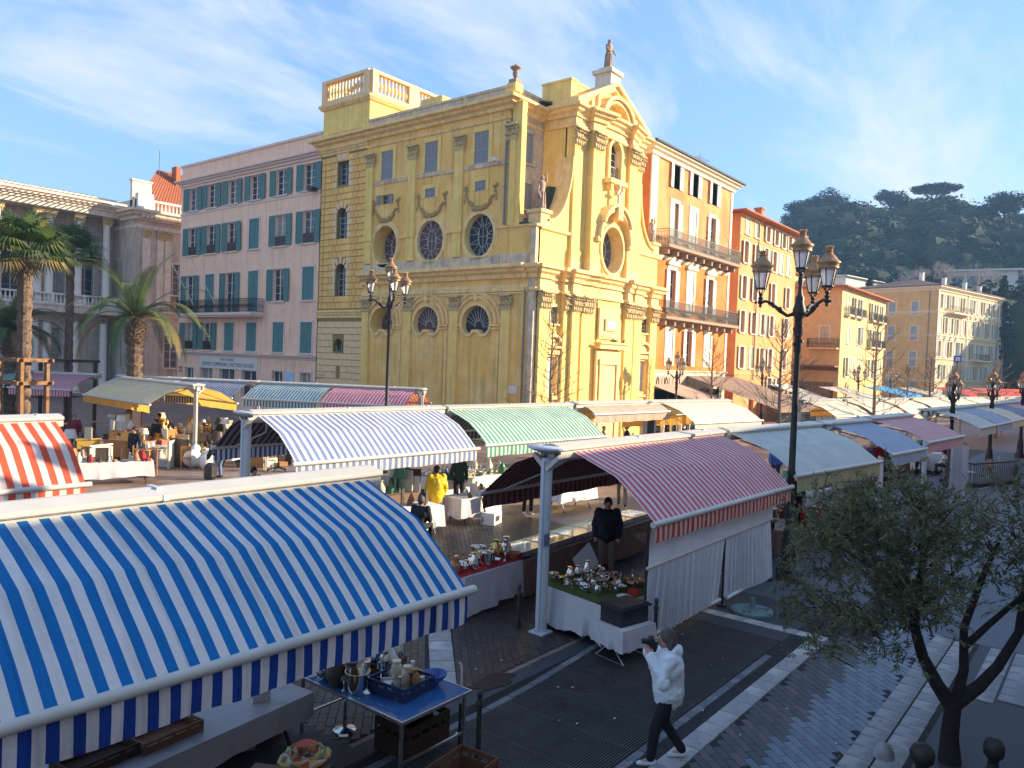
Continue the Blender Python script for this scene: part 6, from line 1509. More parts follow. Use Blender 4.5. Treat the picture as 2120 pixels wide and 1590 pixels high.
# puddle, umbrella base, bollards
b = MB(); b.slab([(9.09+.42*cos(2*pi*k/16)*(1+.25*sin(3*k)), 7.38+.2*sin(2*pi*k/16)*(1+.2*cos(2*k))) for k in range(16)], .004, .008); tag(b.build('leaf_litter', mat('rusty_puddle', (.035, .017, .012), rough=.6, var=.3, scale=9)), 'rusty brown wet patch on the paving beside the curved kerb', 'puddle')
b = MB(); b.lathe([(.42, 0), (.42, .05), (.36, .07), (.06, .08), (.05, .3), (.03, .3)], 20, (15.35, 5.75, 0)); tag(b.build('parasol_base', C('teal_grey_plastic', (.16, .24, .25), rough=.6)), 'round teal grey parasol base on the paving behind the white curtain', 'parasol base')
def bollard(x, y, H, label):
    b = MB(); b.lathe([(.055, 0), (.055, .1), (.035, .15), (.032, H-.2), (.045, H-.19), (.045, H-.14), (.03, H-.12), (.03, H-.05), (.045, H-.03), (.03, H), (.005, H+.01)], 10, (x, y, 0)); return tag(b.build('bollard', M_iron, smooth=40), label, 'bollard', 'slim bollards along the kerb')
bollard(7.08, 5.95, .92, 'slim dark bollard on the curved kerb beside the blue glass table')
bollard(11.75, 6.05, 1.0, 'slim dark bollard beside the edge of the white stall curtain')
bollard(11.25, 8.6, .8, 'short dark bollard behind the grey awning post')
for x, y, lb, s in ((9.9, 1.64, 'squat dark rounded cast iron bollard left of the olive trunk', .85), (10.65, 1.02, 'dark mushroom topped bollard right of the olive trunk', .72)):
    b = MB(); b.lathe([(.16*s, 0), (.14*s, .25), (.08*s, .36), (.08*s, .44), (.15*s, .50), (.16*s, .60), (.12*s, .67), (.04*s, .70)], 14, (x, y, 0)); tag(b.build('bollard', M_iron, smooth=50), lb, 'bollard')
b = MB(); b.lathe([(.13, 0), (.12, .08), (.08, .15), (.02, .18)], 14, (10.75, 2.22, .015)); tag(b.build('stone_stud', P_slab[0], smooth=50), 'small grey stone dome set on the worn pale slabs', 'stone')

# ================================================================== FURNITURE AND CLOTHS
M_lin = mat('white_linen', (.82, .79, .76), var=.08, scale=3, rough=.85, trans=.08)
M_ling = mat('grey_linen', (.56, .53, .55), var=.1, scale=3, rough=.85)
M_brn = mat('brown_cloth', (.20, .13, .10), var=.15, scale=3, rough=.9)
M_green = mat('green_baize', (.07, .085, .02), var=.2, scale=8, rough=.95)
M_redc = mat('red_cloth', (.45, .03, .03), var=.12, scale=4, rough=.85)
M_steel = mat('bright_steel', (.55, .55, .56), rough=.3, var=.05, metal=.9)
M_box = mat('cardboard', (.42, .27, .14), var=.15, scale=4, rough=.9)
M_ply = mat('warm_pine', (.55, .30, .11), var=.2, scale=4, rough=.6)
def cloth_me(w, d, h, drop, wave=.03, n=64, seed=1):
    random.seed(seed); b = MB(); per = []
    for k in range(n):
        t = 4*k/n; s = int(t); f = t-s
        per.append([(-w/2+w*f, -d/2), (w/2, -d/2+d*f), (w/2-w*f, d/2), (-w/2, d/2-d*f)][s])
    ph = [U(0, 6) for _ in range(4)]
    top = b.V(*[(x, y, h) for x, y in per]); prev = top
    for r in range(1, 5):
        q = r/4; pts = []
        for k, (x, y) in enumerate(per):
            l = sqrt(x*x+y*y); wv = q*wave*(sin(k*1.9+ph[0])+.7*sin(k*3.1+ph[1]))+q*.02
            dd = drop*(1+.06*sin(k*.35+ph[2])+.03*sin(k*1.3)); pts.append((x+wv*x/l, y+wv*y/l, h-q*dd))
        cur = b.V(*pts)
        for k in range(n): b.face((prev+k, prev+(k+1) % n, cur+(k+1) % n, cur+k))
        prev = cur
    b.face([top+k for k in range(n)]); return b
def table(x, y, w, d, h, rz, label, cloth=None, drop=.6, clabel=None, top=None, group=None, trestle=True, wave=.03, seed=1):
    t = empty('market_table', (x, y, 0), rz, label, 'table', group)
    b = MB(); b.box(-w/2+.02, w/2-.02, -d/2+.02, d/2-.02, h-.05, h-.01); b.build('tabletop', top or M_ply, t)
    for s in (-1, 1):
        for q in (-1, 1):
            b = MB()
            if trestle: b.bar((s*(w/2-.25), q*.02, h-.05), (s*(w/2-.25)+.01, q*(d/2-.06), .01), .03)
            else: b.bar((s*(w/2-.08), q*(d/2-.08), h-.05), (s*(w/2-.08), q*(d/2-.08), 0), .035)
            b.build('leg', M_iron if trestle else M_steel, t)
    if cloth: tag(cloth_me(w, d, h, drop, wave, seed=seed).build('tablecloth', cloth, None, (x, y, .003), rz, smooth=60), clabel, 'tablecloth')
    return t
# bric-a-brac builders ------------------------------------------------
PROFS = {'vase': [(.05, 0), (.09, .08), (.10, .16), (.05, .26), (.035, .3), (.06, .34), (.055, .34)], 'bowl': [(.04, 0), (.05, .02), (.11, .08), (.13, .12), (.12, .12), (.03, .03)],
 'jug': [(.06, 0), (.08, .1), (.07, .2), (.05, .24), (.06, .28)], 'candlestick': [(.07, 0), (.07, .015), (.02, .04), (.015, .12), (.03, .14), (.012, .2), (.03, .26), (.03, .28)], 'pot': [(.07, 0), (.1, .05), (.1, .14), (.08, .16), (.03, .18), (.015, .21), (.02, .23), (.005, .24)],
 'bottle': [(.04, 0), (.04, .16), (.015, .2), (.015, .28)], 'goblet': [(.035, 0), (.01, .02), (.01, .08), (.04, .12), (.04, .17)], 'bucket': [(.09, 0), (.12, .22), (.13, .22), (.11, .21), (.08, .03)], 'lamp': [(.06, 0), (.02, .03), (.02, .25), (.13, .26), (.08, .42)]}
IC = {}
def item_me(kind, m):
    k = (kind, m.name)
    if k in IC: return IC[k]
    b = MB()
    if kind in PROFS:
        b.lathe(PROFS[kind], 12)
        if kind in ('pot', 'jug'): b.tube([(.09, 0, .05), (.15, 0, .1), (.14, 0, .17), (.08, 0, .16)], .01, 5)
        if kind == 'pot': b.tube([(-.09, 0, .06), (-.14, 0, .1), (-.17, 0, .17)], [.02, .015, .01], 5)
    elif kind == 'plate': b.lathe([(.02, 0), (.13, .015), (.14, .022), (.06, .01)], 16)
    elif kind == 'frame': b.box(-.16, .16, -.01, .01, 0, .4); b.box(-.18, .18, -.02, .0, -.02, .02); b.box(-.18, .18, -.02, 0, .38, .42); b.box(-.18, -.15, -.02, 0, 0, .4); b.box(.15, .18, -.02, 0, 0, .4)
    elif kind == 'book_stack':
        for q in range(4): b.box(-.1+U(-.01, .01), .1+U(-.01, .01), -.07, .07, q*.03, q*.03+.027)
    elif kind == 'box': b.box(-.13, .13, -.09, .09, 0, .012); b.box(-.13, -.118, -.09, .09, .012, .13); b.box(.118, .13, -.09, .09, .012, .13); b.box(-.118, .118, -.09, -.078, .012, .13); b.box(-.118, .118, .078, .09, .012, .13)
    elif kind == 'figurine': b.lathe([(.05, 0), (.05, .02), (.035, .08), (.045, .16), (.02, .19)], 8); b.blob((0, 0, .22), .03, 0, 6, 5); b.tube([(.03, 0, .16), (.07, .02, .1)], .012, 5)
    elif kind == 'cutlery':
        for q in range(4): b.tube([(-.08, q*.035-.05, .01), (.04, q*.035-.05, .015)], .006, 4); b.blob((.06, q*.035-.05, .014), .018, 0, 6, 4, 0, (1.4, .8, .4))
    IC[k] = b.mesh(kind, m, 35); return IC[k]
A1, A2, A3 = C('porcelain', (.72, .70, .66), rough=.25), C('amber_wood', (.38, .18, .06), rough=.5), C('cobalt_china', (.06, .12, .35), rough=.25)
A4, A5, A6 = C('brass', (.55, .36, .12), rough=.25, metal=.9), C('terracotta', (.40, .14, .07)), C('dark_bronze', (.08, .06, .045), rough=.4)
A7, A8 = C('green_glass', (.08, .25, .16), rough=.1), C('cream_paper', (.70, .62, .45))
MN = {A1: 'white', A2: 'brown', A3: 'blue', A4: 'brass', A5: 'terracotta', A6: 'dark bronze', A7: 'green', A8: 'cream', M_chrome: 'silver', M_redc: 'red'}
def item(kind, x, y, z, m, where, s=1., rz=None, group=None, extra=''):
    o = link(kind, item_me(kind, m), None, (x, y, z+.001), U(0, 6.2) if rz is None else rz); o.scale = (s, s, s)
    nm = kind.replace('_', ' '); return tag(o, ('%s%s %s %s' % (extra, MN[m], nm, where)).strip(), nm if kind != 'box' else 'box', group or ('bric-a-brac '+where))
def clutter(n, x, y, w, d, z, rz, where, mats, kinds, seed, s=(.8, 1.3)):
    random.seed(seed); used = set(); c_, s_ = cos(rz), sin(rz); adj = ['', 'small ', 'tall ', 'worn ', 'squat ', 'broad ', 'old ', 'plain ', 'round ', 'dull ', 'slender ', 'tiny ', 'shiny ', 'tilted ']
    pts = []
    for k in range(n):
        for _ in range(30):
            u, v = U(-w/2+.07, w/2-.07), U(-d/2+.07, d/2-.07)
            if all((u-a)**2+(v-b_)**2 > (.012 if w < 1 else .03) for a, b_ in pts): break
        pts.append((u, v)); kd = random.choice(kinds); m = random.choice(mats); key = (kd, m.name); n_ = sum(1 for q in used if q[:2] == key)
        used.add((kd, m.name, n_)); item(kd, x+u*c_-v*s_, y+u*s_+v*c_, z, m, where, U(*s), extra=adj[min(n_, 13)])
# ---- red striped stall
def curtain(x0, x1, ybar, zb, zt, y_low, m, label, seed, pleat=.03):
    random.seed(seed); b = MB(); n = 150; R_ = 8
    for i in range(n+1):
        x = x0+(x1-x0)*i/n; ph = sin(i*1.7)+.8*sin(i*2.9+1)+.5*sin(i*.6)
        for j in range(R_+1):
            t = j/R_; b.v.append((x, ybar+(y_low-ybar)*t+ph*pleat*(.6+.6*t)+.05*sin(x*1.7)*t, zt+(zb-zt)*t+.03*t*sin(x*2.2+seed)))
    for i in range(n):
        for j in range(R_): k = i*(R_+1)+j; b.face((k, k+R_+1, k+R_+2, k+1))
    o = b.build('stall_curtain', m, None, smooth=True); q = MB(); q.tube([(x0, y_low-.02, zb+.02), ((x0+x1)/2, y_low-.0+.03, zb), (x1, y_low-.02, zb+.02)], .035, 6); q.build('hem', M_plast, o)
    return tag(o, label, 'curtain', 'white curtains closing the red striped stall')
M_plast = mat('white_tarpaulin', (.84, .86, .90), var=.08, scale=2.5, rough=.45, bump=.5, bscale=3, trans=.1)
M_curt = mat('pleated_curtain', (.80, .82, .90), var=.06, scale=3, rough=.8, trans=.08)
pr = MB(); n = 40
for i in range(n+1):
    x = 11.95+5.95*i/n
    for j in range(5): t = j/4; pr.v.append((x, 6.31+.03*t-.02*(x-12)/5.9+.012*sin(i*.9+j)*sin(pi*t), 2.12-.68*t+.03*sin(i*.35)*t))
for i in range(n):
    for j in range(4): k = i*5+j; pr.face((k, k+5, k+6, k+1))
po = pr.build('tarpaulin_panel', M_plast, None, smooth=True); tag(po, 'smooth white tarpaulin strip hanging under the red and white valance', 'tarpaulin'); q = MB(); q.tube([(11.9, 6.33, 1.43), (17.95, 6.33, 1.46)], .03, 8); q.build('bar', M_white, po)
curtain(12.0, 15.25, 6.34, .12, 1.42, 6.42, M_curt, 'left pleated white curtain below the tarpaulin strip', 2)
curtain(15.32, 17.85, 6.34, .16, 1.42, 6.3, M_curt, 'right pleated white curtain below the tarpaulin strip', 5)
for x, lb in ((11.93, 'thin dark pole at the left edge of the white curtains'), (15.28, 'thin dark pole between the two white curtains'), (17.95, 'thin dark pole at the right edge of the white curtains')):
    b = MB(); b.tube([(x, 6.36, 0), (x, 6.36, 2.2)], .022, 6); b.box(x-.08, x+.08, 6.28, 6.44, 0, .04); tag(b.build('tent_pole', M_iron), lb, 'pole', 'poles of the white curtains')
table(12.35, 7.5, 1.75, 1.7, .78, radians(-12), 'square stall table under a pale cloth with silver on top', M_ling, .66, 'pale grey cloth hanging in folds round the silver table', wave=.05, seed=3)
b = MB(); b.box(-.86, .86, -.84, .84, 0, .008); tag(b.build('table_runner', M_green, None, (12.35, 7.5, .786), radians(-12)), 'mossy green baize laid over the silver table', 'baize')
clutter(60, 12.45, 7.6, 1.5, 1.3, .794, radians(-12), 'on the green baize', [M_chrome, M_chrome, M_chrome, M_chrome, A4], ['vase', 'bowl', 'jug', 'candlestick', 'pot', 'goblet', 'bucket', 'cutlery', 'plate'], 4, (.45, 1.0))
item('plate', 12.0, 6.82, .80, A1, 'at the front edge of the green baize'); item('box', 12.3, 6.8, .795, M_redc, 'at the front edge of the green baize', .7)
# counter at the back of the red stall with glass cases
table(15.9, 10.15, 6.6, .95, .82, radians(2.5), 'long counter along the back of the red striped stall', M_brn, .75, 'long brown cloth over the back counter', seed=6)
table(11.9, 10.0, 2.2, .85, .82, radians(1), 'table with silver teapots at the left end of the back counter', M_ling, .72, 'grey cloth hanging in long folds left of the grey post', wave=.04, seed=8)
b = MB(); b.box(-1.0, 1.0, -.38, .38, 0, .01); tag(b.build('table_runner', M_redc, None, (11.7, 10.0, .826), radians(1)), 'red cloth laid under the silver teapots', 'cloth')
clutter(30, 11.7, 10.0, 1.9, .7, .837, 0, 'on the red cloth', [M_chrome, M_chrome, M_chrome, A4, A5], ['vase', 'bowl', 'jug', 'pot', 'bucket', 'candlestick', 'goblet'], 12, (.7, 1.3))
M_clr, t_, b_ = newmat('case_glass'); b_.inputs['Transmission Weight'].default_value = .9; b_.inputs['Roughness'].default_value = .03; b_.inputs['Base Color'].default_value = (.9, .95, .95, 1); b_.inputs['Alpha'].default_value = .35
for k in range(6):
    x = 13.2+k*1.02; y = 10.06+k*.045; t = empty('display_case', (x, y, .826), radians(2.5), ('glass topped jewellery case with a pale tray, %s along the back counter' % ('first', 'second', 'third', 'fourth', 'fifth', 'last')[k]), 'display case', 'display cases on the back counter')
    b = MB(); b.box(-.48, .48, -.36, .36, 0, .03); b.box(-.48, .48, -.36, -.34, .03, .13); b.box(-.48, .48, .34, .36, .03, .13); b.box(-.48, -.46, -.34, .34, .03, .13); b.box(.46, .48, -.34, .34, .03, .13); b.build('frame', M_steel, t)
    b = MB(); b.box(-.455, .455, -.335, .335, .031, .05); b.build('tray', (A8, C('velvet_yellow', (.60, .42, .16)), A1)[k % 3], t); b = MB(); b.box(-.457, .457, -.337, .337, .12, .124); b.build('glass', M_clr, t)
    random.seed(k); b = MB()
    for j in range(14): b.blob((U(-.4, .4), U(-.28, .28), .06), U(.012, .035), 0, 6, 3)
    b.build('jewellery', A4 if k % 2 else M_chrome, t)
# little table with the black crate in front
t = empty('folding_table', (11.4, 6.45, 0), radians(-12), 'small folding table on thin white tube legs in front of the silver table', 'table')
b = MB(); b.box(-.36, .36, -.3, .3, .56, .59); b.build('tabletop', M_white, t)
for s in (-1, 1):
    b = MB(); b.tube([(s*.3, -.3, .56), (s*.34, .32, .02), (s*.34, -.32, .02), (s*.3, .3, .56)], .012, 6); b.build('leg', M_white, t)
b = MB(); b.tube([(-.34, -.1, .28), (.34, -.1, .28)], .01, 5); b.build('crossbar', M_white, t)
tag(cloth_me(.82, .68, .60, .34, .03, 40, 9).build('tablecloth', M_ling, None, (11.4, 6.45, .0), radians(-12), smooth=60), 'small grey cloth with a short fringe under the black crate', 'tablecloth')
t = empty('storage_crate', (11.42, 6.47, .605), radians(-12), 'black plastic storage crate with a closed lid on the small folding table', 'crate'); M_blk = C('black_plastic', (.03, .03, .034), rough=.45)
b = MB(); b.slab([(-.33, -.24), (.33, -.24), (.33, .24), (-.33, .24)], 0, .27); b.build('tub', M_blk, t); b = MB(); b.box(-.38, .38, -.28, .28, .272, .30); b.box(-.34, .34, -.24, .24, .30, .325); b.build('lid', M_blk, t)

# ---- blue glass table with crates (foreground)
t = empty('glass_table', (6.75, 7.25, 0), 0, 'blue topped metal table loaded with crates at the corner of the big blue awning', 'table')
b = MB(); b.box(-.62, .55, -.95, 1.0, .73, .75); b.build('tabletop', C('blue_glass_top', (.03, .12, .30), rough=.12, var=.1), t); b = MB(); b.box(-.64, .57, -.97, -.95, .715, .755); b.box(-.64, .57, 1.0, 1.02, .715, .755); b.box(-.64, -.62, -.95, 1.0, .715, .755); b.box(.55, .57, -.95, 1.0, .715, .755); b.build('rim', M_steel, t)
for x, y in ((-.58, -.9), (.5, -.9), (-.58, .95), (.5, .95)):
    b = MB(); b.bar((x, y, 0), (x, y, .73), .035); b.build('leg', M_steel, t)
for y in (-.9, .95):
    b = MB(); b.bar((-.58, y, .22), (.5, y, .22), .025); b.build('crossbar', M_steel, t)
def crate(x, y, z, w, d, h, rz, m, label, fill=None, cat='crate', group='crates on the blue topped table', slots=True):
    t = empty('crate', (x, y, z), rz, label, cat, group); b = MB(); e = .018
    b.box(-w/2, w/2, -d/2, d/2, 0, e)
    for x0, x1, y0, y1 in ((-w/2, -w/2+e, -d/2, d/2), (w/2-e, w/2, -d/2, d/2), (-w/2+e, w/2-e, -d/2, -d/2+e), (-w/2+e, w/2-e, d/2-e, d/2)):
        b.box(x0, x1, y0, y1, e, h*.62); b.box(x0, x1, y0, y1, h*.78, h)
        n = 4
        for k in range(n+1):
            if x1-x0 > y1-y0: xx = x0+(x1-x0)*k/n; b.box(max(x0, xx-.02), min(x1, xx+.02), y0+.001, y1-.001, h*.62, h*.78)
            else: yy = y0+(y1-y0)*k/n; b.box(x0+.001, x1-.001, max(y0, yy-.02), min(y1, yy+.02), h*.62, h*.78)
    b.build('shell', m, t); return t
M_navy = C('navy_plastic', (.02, .03, .09), rough=.4); M_obox = C('orange_brown_box', (.15, .065, .032), rough=.7)
crate(6.72, 6.95, .752, .58, .62, .17, .1, M_navy, 'navy plastic crate full of cutlery on the blue topped table')
crate(7.0, 7.75, .752, .45, .72, .13, .25, M_obox, 'shallow orange brown box crammed with china at the back of the blue topped table')
clutter(16, 6.72, 6.95, .58, .6, .775, 0, 'in the navy crate', [M_chrome, A8, A1, A6, A2], ['cutlery', 'box', 'goblet', 'candlestick', 'jug', 'book_stack'], 21, (.6, 1.0))
clutter(22, 7.0, 7.75, .5, .75, .775, .25, 'in the orange brown box', [A1, A1, A3, A8, M_chrome], ['vase', 'jug', 'pot', 'figurine', 'bowl'], 22, (.8, 1.25))
clutter(18, 6.4, 7.65, .55, 1.1, .752, 0, 'at the left of the blue topped table', [M_chrome, M_chrome, A1, A6], ['goblet', 'candlestick', 'jug', 'vase', 'bucket'], 23, (.9, 1.4))
item('vase', 6.75, 8.12, .752, M_chrome, 'standing at the far end of the blue topped table', 1.35, extra='big '); item('bowl', 7.12, 6.75, .752, A3, 'at the right corner of the blue topped table', 1.25, extra='wide ')
crate(6.9, 6.9, 0, .75, .6, .42, .05, C('dark_brown_box', (.05, .025, .015), rough=.8), 'dark cardboard box on the ground under the blue topped table', group='boxes on the ground')
b = MB(); b.lathe([(.16, 0), (.15, .03), (.03, .06), (.02, .4), (.05, .45), (.02, .5)], 16, (6.55, 7.8, 0)); tag(b.build('chrome_stand', M_chrome), 'bright chrome lamp foot standing under the blue topped table', 'stand')
b = MB(); b.tube([(7.27, 6.43, 0), (7.3, 6.45, .95)], .014, 6); b.tube([(7.3, 6.45, .95), (7.3, 6.47, 1.05), (7.22, 6.42, 1.09)], [.016, .018, .016], 6); b.tube([(7.27, 6.43, .0), (7.27, 6.43, .55)], .02, 6, 1); tag(b.build('walking_cane', [M_white, M_iron]), 'walking cane with a pale handle standing beside the blue topped table', 'cane')
# tables below the big blue awning
table(3.6, 7.9, 4.6, .95, .75, radians(6), 'long table hidden behind the valance of the big blue awning', C('translucent_sheet', (.38, .36, .38), rough=.3, trans=.2), .3, 'crumpled plastic sheet over the long table below the big blue valance', seed=14)
table(5.1, 8.9, 1.9, 1.2, .78, 0, 'table with a long taupe cloth behind the blue topped table', C('taupe_cloth', (.30, .23, .18)), .74, 'long taupe cloth reaching the ground behind the blue topped table', wave=.05, seed=15)
item('frame', 5.35, 7.9, .76, M_chrome, 'lying on the plastic sheet', .6)
for k, (x, y, m) in enumerate(((4.15, 7.9, M_obox), (3.45, 7.9, C('dark_brown_box', (.05, .025, .015))))): crate(x, y, .757, .7, .4, .12, .1, m, ('orange brown tray on the plastic sheet below the blue valance', 'dark tray on the plastic sheet below the blue valance')[k], group='trays below the big blue awning')
# patchwork bag and chair at the bottom
t = empty('armchair', (5.0, 6.75, 0), .5, 'low brown leather armchair with a patchwork throw at the bottom edge', 'armchair')
b = MB(); b.box(-.3, .3, -.3, .3, .1, .42); b.box(-.34, -.2, -.34, .34, .1, .62); b.build('seat', C('oxblood_leather', (.10, .03, .02), rough=.4), t); b = MB()
for x, y in ((-.25, -.25), (.25, -.25), (-.25, .25), (.25, .25)): b.box(x-.02, x+.02, y-.02, y+.02, 0, .1)
b.build('leg', M_wood, t)
random.seed(40); cols = [C('throw_%d' % i, c) for i, c in enumerate(((.55, .50, .12), (.50, .10, .06), (.08, .08, .1), (.62, .50, .36), (.10, .25, .14), (.55, .25, .08)))]
b = MB()
for i in range(16):
    for j in range(12):
        def P3(i, j): a = 2*pi*i/16; q = .30*(1-.06*j); return (5.28+q*cos(a)*(1+.05*sin(i*3)), 6.95+q*sin(a)*.9, .44+.018*j*sin(pi*min(1, j/12+.2))+.02*sin(i*2.1+j))
        b.poly([P3(i, j), P3(i+1, j), P3(i+1, j+1), P3(i, j+1)], random.randrange(6))
b.poly([(5.28+.1*cos(2*pi*k/12), 6.95+.09*sin(2*pi*k/12), .60) for k in range(12)], 1)
tag(b.build('patchwork_cushion', cols, smooth=True), 'multicoloured patchwork cushion lying on the leather armchair', 'cushion')
crate(6.55, 5.75, 0, .75, .55, .3, .1, M_obox, 'brown cardboard box on the ground at the bottom edge beside the slim bollard', group='boxes on the ground'); item('cutlery', 6.6, 5.7, .1, M_chrome, 'in the brown box on the ground', 1.6)

# ================================================================== SUNLIT FLEA MARKET AT THE LEFT
def chair(x, y, rz, label, m=A2, h=.95):
    t = empty('chair', (x, y, 0), rz, label, 'chair', 'chairs for sale'); b = MB(); b.box(-.2, .2, -.2, .2, .43, .46); b.build('seat', m, t)
    for sx in (-1, 1):
        b = MB(); b.bar((sx*.18, -.18, 0), (sx*.18, -.18, .43), .035); b.build('leg', m, t); b = MB(); b.bar((sx*.18, .18, 0), (sx*.19, .24, h), .035); b.build('leg', m, t)
    b = MB(); b.box(-.18, .18, .19, .22, h-.12, h); 
    for k in range(5): b.bar((-.14+.07*k, .2, .46), (-.14+.07*k, .23, h-.1), .018)
    b.build('backrest', m, t); return t
def drawers(x, y, rz, w, d, h, n, label, m):
    t = empty('chest_of_drawers', (x, y, 0), rz, label, 'chest of drawers'); b = MB(); b.box(-w/2, w/2, -d/2, d/2, .06, h-.03); b.box(-w/2-.03, w/2+.03, -d/2-.03, d/2+.02, h-.03, h); b.box(-w/2+.03, w/2-.03, -d/2+.03, d/2-.03, 0, .06); b.build('carcass', m, t)
    for k in range(n):
        z0 = .1+(h-.16)*k/n; b = MB(); b.box(-w/2+.04, w/2-.04, -d/2-.02, -d/2, z0+.015, z0+(h-.16)/n-.015); q = b.build('drawer', m, t); b = MB()
        for s in (-1, 1): b.blob((s*w*.25, -d/2-.035, z0+(h-.16)/n/2), .02, 0, 6, 4)
        b.build('knob', A6, q)
    return t
LF = 'of the sunlit flea market at the left'
drawers(16.4, 35.6, radians(-35), .95, .5, 1.15, 4, 'pale pine chest with four drawers in the sunlit flea market', M_ply)
drawers(14.55, 34.6, radians(-25), .9, .45, .95, 2, 'ochre yellow painted cabinet beside the pine chest', C('yellow_paint', (.66, .42, .08)))
drawers(13.4, 35.4, radians(-10), 1.1, .5, .9, 3, 'low tan sideboard left of the yellow cabinet', C('tan_wood', (.42, .24, .10)))
table(12.9, 28.6, 2.6, .9, .78, radians(-22), 'front table of prints and oddments in the sunlit flea market', M_lin, .55, 'white paper covered cloth on the front flea market table', seed=30)
clutter(24, 12.9, 28.6, 2.4, .8, .784, radians(-22), 'on the front table of the sunlit flea market', [A6, A8, A2, M_redc, A1, A6], ['book_stack', 'box', 'figurine', 'vase', 'plate', 'frame', 'candlestick'], 31, (.7, 1.3))
table(16.2, 33.2, 2.2, 1.5, .8, radians(-20), 'table with a rounded pinkish cloth behind the dark dressed man', C('mauve_cloth', (.48, .38, .38)), .62, 'pinkish grey cloth sagging round the middle flea market table', wave=.06, seed=33)
clutter(20, 16.2, 33.2, 2.0, 1.3, .804, radians(-20), 'on the middle flea market table', [A6, A8, A2, A1, A4, A5], ['book_stack', 'box', 'figurine', 'vase', 'pot', 'frame', 'lamp'], 34, (.8, 1.6))
table(19.8, 35.6, 3.4, 1.1, .85, radians(-25), 'long back table heaped with china and boxes under the yellow awning', M_brn, .7, 'brown cloth over the back table under the yellow awning', seed=35)
clutter(40, 19.8, 35.6, 3.2, 1.0, .854, radians(-25), 'heaped on the back table under the yellow awning', [A1, A8, A1, A4, A2, A6], ['box', 'figurine', 'vase', 'pot', 'lamp', 'jug', 'bowl', 'plate'], 36, (1.1, 2.1))
table(18.6, 29.6, 1.6, .9, .75, .2, 'small table behind the wooden chair', M_lin, .4, 'white cloth with a painted sunflower on the small table', seed=37)
table(16.6, 43.5, 2.0, .8, .85, -.4, 'tall orange wooden table in the shade at the far left', None, top=M_ply, trestle=False)
table(19.2, 43.6, 1.6, .8, .85, -.4, 'second tall orange wooden table beside the white pedestal', None, top=M_ply, trestle=False)
b = MB(); b.lathe([(.3, 0), (.3, .12), (.2, .18), (.17, .3), (.17, 1.2), (.22, 1.3), (.3, 1.34), (.3, 1.45)], 14, (18.3, 40.6, 0)); tag(b.build('white_pedestal', A1), 'white classical pedestal column standing among the flea market goods', 'pedestal')
chair(16.6, 30.3, 2.6, 'dark brown spindle back chair facing the open square')
chair(13.9, 31.6, .4, 'brown chair half hidden behind the front flea market table')
chair(18.9, 27.8, 1.2, 'pale canvas folding chair near the round grey post', A8)
t = empty('shelf_unit', (14.55, 29.6, 0), radians(-30), 'low open wooden shelf with bottles beside the dark dressed man', 'shelf')
for s in (-1, 1): b = MB(); b.box(s*.42-.02, s*.42+.02, -.16, .16, 0, 1.15); b.build('side_panel', A2, t)
for z in (.08, .55, 1.0): b = MB(); b.box(-.4, .4, -.16, .16, z, z+.03); b.build('shelf', A2, t)
clutter(5, 14.55, 29.6, .7, .25, 1.031, radians(-30), 'on top of the open wooden shelf', [A6, A7, A1], ['bottle', 'jug', 'vase'], 39, (.8, 1.2))
for k, (x, y, s, lb) in enumerate(((17.2, 29.7, .34, 'white sack slumped on the ground beside the wooden chair'), (17.55, 30.3, .28, 'white bundle behind the slumped sack'), (17.0, 30.5, .4, 'tall white sack standing by the white awning post'))):
    random.seed(50+k); b = MB(); b.blob((0, 0, s*.9), s, 0, 10, 8, .12, (1, .8, 1)); b.blob((.1, 0, s*1.9), s*.5, 0, 8, 6, .2); tag(b.build('sack', M_lin, None, (x, y, 0), smooth=True), lb, 'sack', 'white sacks')
t = empty('wheeled_stand', (19.1, 27.5, 0), 0, 'small dark wheeled parasol stand alone on the paving left of the blue striped awning', 'stand'); b = MB(); b.tube([(0, 0, .1), (0, 0, 1.3)], .03, 6)
b.build('pole', M_iron, t)
for k in range(5): b = MB(); a = k*1.257; b.bar((0, 0, .18), (.4*cos(a), .4*sin(a), .08), .05); b.blob((.4*cos(a), .4*sin(a), .05), .05, 0, 6, 4); b.build('foot', M_iron, t)
random.seed(222)
clutter(34, 18.6, 34.2, 3.6, 2.4, .0, -.4, 'on the ground before the back table', [A1, A8, A2, A6, A4, A8], ['box', 'frame', 'vase', 'lamp', 'pot', 'book_stack', 'plate'], 204, (1.3, 2.8))
clutter(22, 20.4, 29.6, 3.0, 2.4, .0, -.2, 'on the ground right of the white awning post', [A1, A8, A2, A6], ['box', 'frame', 'vase', 'book_stack'], 205, (1.3, 2.6))
for k_, (x_, y_) in enumerate(((21, 8.9), (23.2, 8.7), (26.5, 8.9), (29.5, 8.6), (32, 8.2))):
    clutter(12, x_, y_, 1.8, 1.2, .0, 0, 'on the ground %s' % ('nearest the grey sheet', 'behind the red cloth', 'below the pale blue awning', 'between the blue and pink awnings', 'below the pink awning')[k_], [A2, A6, A8, M_redc, A1], ['box', 'vase', 'lamp', 'bucket', 'frame'], 210+k_, (1.5, 2.8))
clutter(30, 15.6, 36.6, 5.5, 3.2, .0, .3, 'on the ground by the pine chest', [A1, A8, A2, A6, A4, A5], ['box', 'frame', 'vase', 'lamp', 'pot', 'book_stack'], 201, (1.6, 3.4))
clutter(26, 17.6, 32.0, 3.4, 2.6, .0, .3, 'on the ground behind the wooden chair', [A1, A8, A2, A6], ['box', 'frame', 'vase', 'book_stack', 'jug'], 202, (1.4, 2.8))
